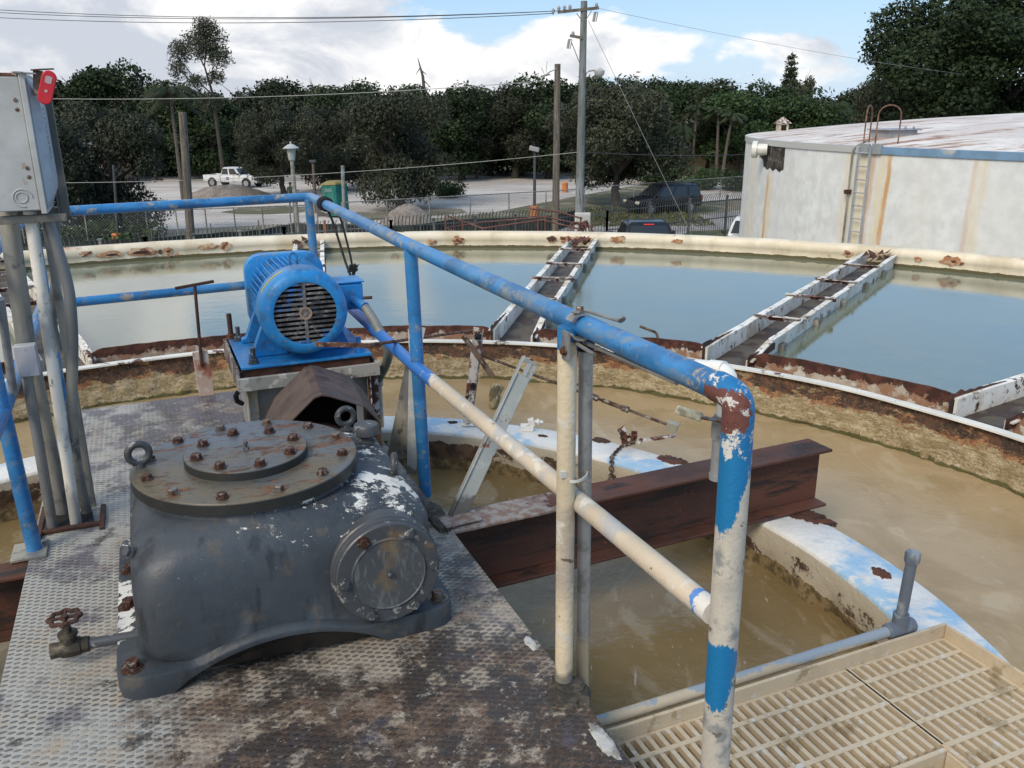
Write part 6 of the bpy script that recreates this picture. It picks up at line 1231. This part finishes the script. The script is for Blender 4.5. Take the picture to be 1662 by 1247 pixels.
near('round crowned tree with a stout trunk behind the grey gravel cone', 655, 60, 140, 225, OC2, 4.4)
near('dense tree with a leaning trunk left of the black estate car', 1000, 61, 146, 250, OC, 1.0)
near('half hidden olive tree behind the green portable toilet', 560, 76, 170, 170, OC2, 3.0)
near('grey green tree behind the square lamp post', 840, 88, 150, 200, OC, 5.0)
near('dark tree at the very left behind the switch box', -20, 50, 150, 220, OC, 5.5)
# big tree behind the storage tank
Bt = trunk(7, .8, [(5, 0, 12), (-5, 1, 12), (0, -5, 11), (1, 5, 13), (-3, -3, 15), (3, -3, 15)], 8).mesh('trunk', m_trk)
rb_ = rblobs(41, 46, 8.6, 4.5, 18.5, 2.4, .75); Bc = crown('crown', rb_, 46000, .36, m_l4, 41, fill=.3)
g = gx(1590, 62); t = tree('ficus_tree', 'huge dark spreading tree towering behind the storage tank at the right', 1553, 62, 0, Bc, Bt, .3, (1.0, 1.0, 1.0), None)
t.scale = (.88, .88, .72)
t = tree('ficus_tree', 'second large dark tree filling the right edge behind the storage tank', 1790, 66, 0, Bc, Bt, 2.3, (.92, .92, .68), None)
near('low bushy tree between the storage tank and the huge dark tree', 1430, 70, 120, 170, OC, 3.3)
# slender tall sparse tree
SB = [((-.3, 0, 12.2), (1.5, 1.2, 1.3)), ((.9, .3, 12.6), (1.4, 1.2, 1.6)), ((1.6, 0, 11.2), (1.1, 1, .9)), ((-1.9, 0, 11.6), (.9, .8, 1.1)), ((-2.2, 0, 10.2), (.8, .8, .8)), ((1.2, 0, 9.6), (.8, .7, .6)), ((-.6, 0, 9.2), (1.0, .7, .6)), ((.2, 0, 7.4), (1.3, 1, .8)), ((.6, 0, 13.8), (.9, .8, .7))]
Sc = crown('crown', SB, 6500, .24, m_l2, 51, fill=.5, asp=.35); mb = MB(); mb.tube([(0.9, 0, -.2), (.8, 0, 4), (.7, 0, 8), (.2, 0, 10.5), (.8, 0, 13)], [.22, .18, .13, .07, .03], 8)
for a_, b_ in (((.7, 0, 8), (-2.2, 0, 11.4)), ((.6, 0, 9), (1.7, 0, 11.4)), ((.3, 0, 10.2), (-.6, 0, 12.8)), ((.75, 0, 7), (-1.9, 0, 10.2))): mb.tube([a_, Vector(a_).lerp(Vector(b_), .5) + Vector((0, 0, -.2)), b_], [.07, .05, .02], 6)
tt_ = mb.mesh('trunk', m_trk); t = tree('casuarina_tree', 'slender tall wispy tree standing above the others at the left', 352, 80, 0, Sc, tt_, 0, (1, 1, 1), None); sc_ = (pd(345, 26, 80).z - GZ) / 14.6; t.scale = (sc_, sc_, sc_)
# norfolk pine
vs = []; NB = []
for k in range(13): z = 3 + k * .62; r = 1.35 * (1 - k / 14) + .12; NB += [((r * .5 * math.cos(a_), r * .5 * math.sin(a_), z), (r * .55, r * .55, .16)) for a_ in (0, 1.25, 2.5, 3.77, 5.0)]
Nc = crown('crown', NB, 6000, .26, m_l1, 61, fill=.4); mb = MB(); mb.tube([(0, 0, -.2), (0, 0, 6), (0, 0, 11)], [.2, .13, .03], 8)
t = tree('conifer', 'narrow conifer spire rising above the tree line left of the storage tank', 1274, 120, 0, Nc, mb.mesh('trunk', m_trk), 0, (1, 1, 1), None); s_ = (pd(1274, 84, 120).z - GZ) / 11; t.scale = (s_ * 1.15, s_ * 1.15, s_)
t = tree('broadleaf_tree', 'small loose tree touching the conifer spire on its right', 1298, 118, 0, CR[3], TR, 1, (.55, .55, (pd(1298, 104, 118).z - GZ) / 10.2), 'trees beyond the fence')
# dead snag
mb = MB(); mb.tube([(0, 0, -.2), (0.1, 0, 8), (-.1, 0, 11.4), (-.6, 0, 13.4)], [.3, .24, .16, .03], 8)
for a_, b_ in (((-.05, 0, 11), (.8, 0, 10.2)), ((-.2, 0, 12), (.35, 0, 11.6)), ((-.3, 0, 12.4), (-.9, 0, 11.6)), ((0, 0, 10.4), (-.9, 0, 9.6))): mb.tube([a_, b_], [.08, .02], 5)
q = gx(696, 88); t = thing('dead_snag', 'dead broken tree top poking above the middle of the tree line', 'tree', q); t['base'] = (0, 0, 0); part('trunk', mb, m_trkp, t); s_ = (pd(686, 94, 88).z - GZ) / 13.4; t.scale = (s_, s_, s_)
# palms
def palm(label, x, Y, ytop, spread, seed, lean=0, dead=True):
    rnd = random.Random(seed); h = pd(x, ytop, Y).z - GZ; q = gx(x - lean * 20, Y); t = thing('palm_tree', label, 'palm', q, group='palms along the lot'); t['base'] = (0, 0, 0)
    mb = MB(); pts = [Vector((lean * h * .12 * (k / 8) ** 1.5, 0, h * k / 8)) for k in range(9)]; pts[0].z = -.2; mb.tube(pts, [.17 - .008 * k for k in range(9)], 8); part('trunk', mb, m_trkp, t); top = pts[-1]
    vs = []; fs = []
    for f in range(17):
        an = f * 2.4 + rnd.uniform(-.2, .2); el = rnd.uniform(-.5, 1.1); d = Vector((math.cos(an), math.sin(an), 0)); L_ = spread * rnd.uniform(.8, 1.1); pr = []
        for k in range(9):
            u_ = k / 8; pr.append(top + d * (L_ * u_ * math.cos(el * .6)) + Vector((0, 0, L_ * (u_ * math.sin(el) - u_ * u_ * (.55 + .3 * el)))))
        sd = d.cross(Vector((0, 0, 1)))
        for k in range(1, 9):
            for j in range(4):
                c = pr[k - 1].lerp(pr[k], j / 4); td = (pr[k] - pr[k - 1]).normalized(); ln = spread * .30 * math.sin(math.pi * (k + j / 4) / 9.6) + .08
                for sg in (-1, 1):
                    e_ = c + sd * sg * ln * .75 + td * ln * .5 + Vector((0, 0, -ln * .55)); i0 = len(vs); vs += [c, c + td * .07, e_]; fs.append((i0, i0 + 1, i0 + 2))
    me = bpy.data.meshes.new('fronds'); me.from_pydata([tuple(v) for v in vs], [], fs); me.materials.append(m_lp); me.update(); part('fronds', me, None, t)
palm('feathery palm behind the cut-off timber post', 300, 66, 150, 2.5, 3); palm('palm top showing in the middle of the skyline', 776, 88, 150, 2.4, 4)
palm('first slender palm left of the storage tank', 1130, 86, 176, 1.5, 5, .3); palm('second slender palm left of the storage tank', 1160, 84, 180, 1.5, 6, -.2); palm('leaning palm nearest the storage tank corner', 1190, 82, 186, 1.5, 7, .8); palm('shorter palm behind the peak of the storage tank edge', 1345, 90, 172, 2.4, 8)
palm('short shaggy palm right of the black estate car', 1105, 84, 205, 1.8, 9)
# low bushes
BM = crown('foliage', rblobs(71, 9, 1.3, .2, 1.0, .6), 1500, .18, m_l3, 71)
for i, (x, Y, s_, lab_) in enumerate(((725, 68, 1.2, 'low spreading bush right of the round crowned tree trunk'), (1215, 72, 1.6, 'low bush on the lot left of the storage tank corner'), (1150, 74, 1.5, 'rounded bush behind the roof of the black estate car'), (1080, 80, 1.9, 'dark bush under the trees left of the palms'), (205, 43, 1.3, 'clipped dark shrub round the thin black lamp post base'), (130, 43, 1.1, 'low shrub row piece behind the left picket fence'), (40, 43, 1.3, 'low shrub at the left edge behind the picket fence'))):
    q = gx(x, Y); o = bpy.data.objects.new('bush', BM); COL.objects.link(o); o.location = q; o.scale = (s_, s_, s_ * .8); o.rotation_euler = (0, 0, i); props(o, lab_, 'bush', 'low bushes round the lot')
# ------------------------------------------------------------------ vehicles
m_tyre = M('tyre_rubber', (.02, .02, .021), .8); m_rim = M('alloy_rim', (.45, .45, .46), .3, .8); m_cglass = M('car_glass', (.015, .018, .022), .06, spec=.8)
m_lamp = M('headlamp', (.75, .72, .62), .15); m_trim = M('black_trim', (.02, .021, .023), .5); m_tail = M('tail_lamp', (.35, .01, .015), .25)
m_lit = bpy.data.materials.new('brake_light_lit'); m_lit.use_nodes = True; m_lit.node_tree.nodes['Principled BSDF'].inputs['Base Color'].default_value = (.5, .02, .02, 1); m_lit.node_tree.nodes['Principled BSDF'].inputs['Emission Color'].default_value = (1, .12, .10, 1); m_lit.node_tree.nodes['Principled BSDF'].inputs['Emission Strength'].default_value = .15
def wheel(t, x, y, r, sg):
    mb = MB(); mb.lathe([(r * .62, -.11), (r * .92, -.115), (r, -.08), (r, .08), (r * .92, .115), (r * .62, .11)], (x, y, r), (0, 1, 0), 28); w_ = part('wheel', mb, m_tyre, t)
    mb = MB(); yy = y + sg * .10; mb.lathe([(r * .62, 0), (r * .60, sg * .02)] if sg > 0 else [(r * .60, -.02), (r * .62, 0)], (x, yy, r), (0, 1, 0), 24)
    for k in range(6): an = k * math.pi / 3; mb.bar((x, yy + sg * .022, r), (x + r * .56 * math.cos(an), yy + sg * .022, r + r * .56 * math.sin(an)), .05, .03, (0, 1, 0))
    part('rim', mb, m_rim, w_)
def shell(st, n=0):      # st: list of (x, halfwidth, zbottom, zshoulder, ztop)
    rings = []
    for x, hw, zb, zs, zt in st:
        half = [(hw * .88, zb), (hw * .97, zb + .10), (hw, (zb + zs) * .5), (hw * .985, zs - .05), (hw * .93, zs), (hw * .6, zt)]
        rings.append([(x, y, z) for y, z in half] + [(x, -y, z) for y, z in half[::-1]])
    return MB().loft(rings)
def cabin(x0, x1, x2, x3, hw, zb, zt, hwt):    # windscreen base x3 > top x2 ; rear top x1 > rear base x0
    mb = MB(); mid = []
    R_ = lambda x_a, x_b, w_, z: [(x_a, -w_, z), (x_b, -w_, z), (x_b, w_, z), (x_a, w_, z)]
    mb.loft([R_(x0, x3, hw, zb), R_(x0 * .5 + x1 * .5, x3 * .5 + x2 * .5, hw * .5 + hwt * .5 + .02, (zb + zt) / 2), R_(x1 + .02, x2 - .05, hwt + .01, zt - .06), R_(x1 + .12, x2 - .2, hwt - .12, zt)]); return mb
def glass(t, x0, x1, x2, x3, hw, zb, zt, hwt, splits):
    f0, f1 = .14, .84; L = lambda a, b, f: a + (b - a) * f
    z0, z1 = L(zb, zt, f0), L(zb, zt, f1); off = .022
    a0, a1, b0, b1 = L(x0, x1, f0), L(x0, x1, f1), L(x3, x2, f0), L(x3, x2, f1); w0, w1 = L(hw, hwt, f0), L(hw, hwt, f1)
    for sg in (-1, 1):
        for s0_, s1_ in splits:
            p = [(L(a0, b0, s0_ + .015), sg * (w0 + off), z0), (L(a0, b0, s1_ - .015), sg * (w0 + off), z0), (L(a1, b1, s1_ - .02), sg * (w1 + off), z1), (L(a1, b1, s0_ + .02), sg * (w1 + off), z1)]
            mb = MB(); mb.add(p + [(x, y - sg * .02, z) for x, y, z in p], [(0, 1, 2, 3), (7, 6, 5, 4), (0, 4, 5, 1), (1, 5, 6, 2), (2, 6, 7, 3), (3, 7, 4, 0)]); part('side_window', mb, m_cglass, t)
    for nm, xa, xb, s_ in (('windscreen', b0, b1, 1), ('rear_window', a0, a1, -1)):
        p = [(xa + s_ * off, -w0 * .88, z0), (xa + s_ * off, w0 * .88, z0), (xb + s_ * off, w1 * .86, z1), (xb + s_ * off, -w1 * .86, z1)]; mb = MB(); mb.add(p + [(x - s_ * .02, y, z) for x, y, z in p], [(0, 1, 2, 3), (7, 6, 5, 4), (0, 4, 5, 1), (1, 5, 6, 2), (2, 6, 7, 3), (3, 7, 4, 0)]); part(nm, mb, m_cglass, t)
def vehicle(name, label, cat, pos, rz, kind, paint):
    t = thing(name, label, cat, pos); t['base'] = (0, 0, 0); t.rotation_euler = (0, 0, rz)
    if kind == 'suv':
        part('body', shell([(-2.45, .78, .50, .95, 1.0), (-2.40, .93, .42, 1.02, 1.06), (-1.2, .97, .38, 1.06, 1.12), (.9, .97, .38, 1.05, 1.12), (1.5, .96, .38, 1.02, 1.14), (2.25, .92, .40, .95, 1.05), (2.48, .80, .42, .80, .86), (2.55, .6, .46, .70, .74)]), paint, t, bevel=.02)
        c = (-2.40, -2.15, .55, 1.35, .92, 1.04, 1.86, .74); cb = part('cabin', cabin(*c), paint, t, bevel=.03); glass(t, *c, [(0, .28), (.30, .62), (.64, .93)])
        mb = MB(); [mb.tube([(-1.9, s_ * .62, 1.87), (-1.7, s_ * .64, 1.93), (.2, s_ * .64, 1.93), (.4, s_ * .62, 1.87)], .02, 6) for s_ in (-1, 1)]; part('roof_rack', mb, m_trim, t)
        wx, wr = (1.55, -1.50), .39
    elif kind == 'pickup':
        part('body', shell([(.35, .95, .50, 1.02, 1.06), (.9, .97, .46, 1.05, 1.12), (1.5, .96, .46, 1.06, 1.16), (2.35, .94, .48, 1.0, 1.12), (2.70, .88, .50, .92, .98), (2.76, .7, .52, .8, .84)]), paint, t, bevel=.02)
        part('cab_lower', shell([(-.95, .95, .46, 1.04, 1.08), (.36, .96, .46, 1.04, 1.08)]), paint, t, bevel=.02)
        mb = MB(); mb.box(-2.75, -1.0, -.96, -.90, .58, 1.10); mb.box(-2.75, -1.0, .90, .96, .58, 1.10); mb.box(-2.80, -2.74, -.93, .93, .58, 1.08); mb.box(-1.05, -1.0, -.90, .90, .60, 1.12); mb.box(-2.74, -1.05, -.90, .90, .60, .66); part('cargo_bed', mb, paint, t, bevel=.01)
        c = (-.92, -.78, .50, 1.15, .90, 1.05, 1.78, .70); part('cabin', cabin(*c), paint, t, bevel=.03); glass(t, *c, [(.02, .42), (.46, .92)])
        mb = MB(); mb.box(-.30, -.05, -.985, -.978, .70, .92); mb.box(-.30, -.05, .978, .985, .70, .92); part('door_emblem', mb, M('emblem_blue', (.06, .12, .25), .5), t); wx, wr = (1.75, -1.85), .40
    if kind != 'suv' and kind != 'pickup': return t
    for x in wx:
        for s_ in (-1, 1):
            mb = MB(); mb.lathe([(wr * 1.18, -.012), (wr * 1.18, .012)], (x, s_ * .955, wr + .02), (0, 1, 0), 24); part('wheel_arch', mb, m_trim, t); wheel(t, x, s_ * .90, wr, s_)
    fx = 2.52 if kind == 'suv' else 2.74
    for s_ in (-1, 1):
        mb = MB(); mb.box(fx - .16, fx - .02, s_ * .73 - .16, s_ * .73 + .16, .74, .92); part('headlight', mb, m_lamp, t, bevel=.03)
        mb = MB(); mb.box(-2.47 if kind == 'suv' else -2.83, -2.40 if kind == 'suv' else -2.78, s_ * .82 - .09, s_ * .82 + .09, .8, 1.15 if kind == 'suv' else 1.05); part('tail_light', mb, m_tail, t, bevel=.01)
        mb = MB(); mb.box(.95, 1.10, s_ * 1.08 - .10, s_ * 1.08 + .10, 1.12, 1.28); part('mirror', mb, m_trim, t, bevel=.03)
    mb = MB(); mb.box(fx - .08, fx + .04, -.50, .50, .60, .88); part('grille', mb, m_trim, t, bevel=.02)
    mb = MB(); mb.box(fx - .10, fx + .10, -.88, .88, .42, .58); part('front_bumper', mb, paint if kind == 'suv' else m_rim, t, bevel=.03)
    return t
m_blk = M('black_car_paint', (.006, .007, .012), .28, coat=.2); m_wht = M('white_car_paint', (.66, .67, .68), .25, coat=.4)
q = gx(1077, 56.8); vehicle('estate_car', 'large black estate car with a lit headlamp parked on the grass verge', 'car', q, R(180 + 24), 'suv', m_blk)
q = gx(386, 80); vehicle('pickup_truck', 'white pickup truck with an emblem on its door parked under the trees', 'pickup truck', q, R(-18), 'pickup', m_wht)
# near black crew cab seen from behind and above
def rearcar():
    q = pd(1046, 385, 31.5); q.z = GZ; t = thing('black_pickup', 'black pickup cab with a red brake light seen just above the tank rim', 'pickup truck', q); t['base'] = (0, 0, 0); t.rotation_euler = (0, 0, R(92))
    top = pd(1046, 357, 31.5).z - GZ; s_ = 1.0; z = top - 1.86
    part('body', shell([(-1.0, .98, .5 + z, 1.10 + z, 1.14 + z), (.9, .98, .5 + z, 1.10 + z, 1.14 + z), (2.6, .95, .5 + z, 1.0 + z, 1.1 + z)]), m_blk, t, bevel=.02)
    c = (-.95, -.72, .45, 1.2, .90, 1.12 + z, 1.86 + z, .72); part('cabin', cabin(*c), m_blk, t, bevel=.04); glass(t, *c, [(.02, .45), (.5, .94)])
    mb = MB(); mb.box(-.76, -.70, -.18, .18, 1.765 + z, 1.80 + z); part('brake_light', mb, m_lit, t)
    mb = MB(); mb.box(-3.0, -1.0, -.95, -.88, .6 + z, 1.12 + z); mb.box(-3.0, -1.0, .88, .95, .6 + z, 1.12 + z); mb.box(-3.02, -2.96, -.9, .9, .6 + z, 1.10 + z); part('cargo_bed', mb, m_blk, t, bevel=.01)
    mb = MB(); mb.box(-2.95, -1.0, -.90, .90, 1.10 + z, 1.16 + z); part('tonneau_cover', mb, M('silver_cover', (.30, .31, .33), .35, .5), t, bevel=.02)
    for s_ in (-1, 1): mb = MB(); mb.box(.72, .90, s_ * 1.16 - .14, s_ * 1.16 + .14, 1.05 + z, 1.36 + z); part('mirror', mb, m_trim, t, bevel=.04)
    for x in (-1.9, 1.8):
        for s_ in (-1, 1): wheel(t, x, s_ * .88, .40, s_)
rearcar()
q = gx(1216, 39.4); vehicle('pickup_truck', 'white fronted pickup almost hidden by the left edge of the storage tank', 'pickup truck', q, R(250), 'pickup', m_wht)
# ------------------------------------------------------------------ person behind the lantern post
q = pz(474, 338, GZ); t = thing('person', 'person in a dark green shirt and dark trousers standing behind the lantern post', 'person', q); t['base'] = (0, 0, 0)
J = [((0, 0, .95), .13, -1), ((0, 0, 1.15), .13, 0), ((0, 0, 1.38), .16, 1), ((0, 0, 1.52), .06, 2), ((0, 0, 1.66), .10, 3), ((0, -.01, 1.74), .08, 4), ((.19, 0, 1.42), .065, 2), ((.33, -.10, 1.22), .045, 6), ((.55, -.16, 1.26), .034, 7), ((.64, -.18, 1.27), .03, 8), ((-.19, 0, 1.42), .065, 2), ((-.24, 0, 1.14), .046, 10), ((-.22, -.08, .90), .034, 11), ((-.22, -.10, .82), .03, 12),
     ((.10, 0, .88), .095, 0), ((.12, -.02, .50), .065, 14), ((.12, .02, .10), .045, 15), ((.12, -.14, .04), .04, 16), ((-.10, 0, .88), .095, 0), ((-.13, .02, .50), .065, 18), ((-.14, .05, .10), .045, 19), ((-.14, -.11, .04), .04, 20)]
me = bpy.data.meshes.new('body'); me.from_pydata([j[0] for j in J], [(j[2], i) for i, j in enumerate(J) if j[2] >= 0], []); m_cl = M('dark_clothes', (.03, .05, .045), .85, layers=[dict(c=(.025, .027, .035), s=.01, t=.4, w=.05, b=[(2, .92, .97, .5, -.5)]), dict(c=(.20, .12, .08), s=.01, t=.4, w=.05, b=[(2, 1.50, 1.53, -.5, .5)])]); me.materials.append(m_cl)
o = bpy.data.objects.new('body', me); COL.objects.link(o); o.parent = t; o.modifiers.new('skin', 'SKIN'); me.skin_vertices.new() if not me.skin_vertices else None
for i, j in enumerate(J): me.skin_vertices[0].data[i].radius = (j[1], j[1] * (.8 if i < 3 else 1))
me.skin_vertices[0].data[0].use_root = True; s_ = o.modifiers.new('sub', 'SUBSURF'); s_.levels = 1; s_.render_levels = 2
mb = MB(); mb.lathe([(.001, .125), (.07, .11), (.105, .04), (.108, -.03), (.09, -.05)], (0, .012, 1.70), n=16, cap=False); part('hair', mb, m_trim, t)
mb = MB(); mb.lathe([(.012, 0), (.006, .02)], (0, -.105, 1.68), (0, -1, 0), 8); [mb.lathe([(.010, 0), (.006, .006)], (s_, -.098, 1.70), (0, -1, 0), 8) for s_ in (-.035, .035)]; part('face', mb, M('skin_tone', (.20, .12, .08), .6), t)
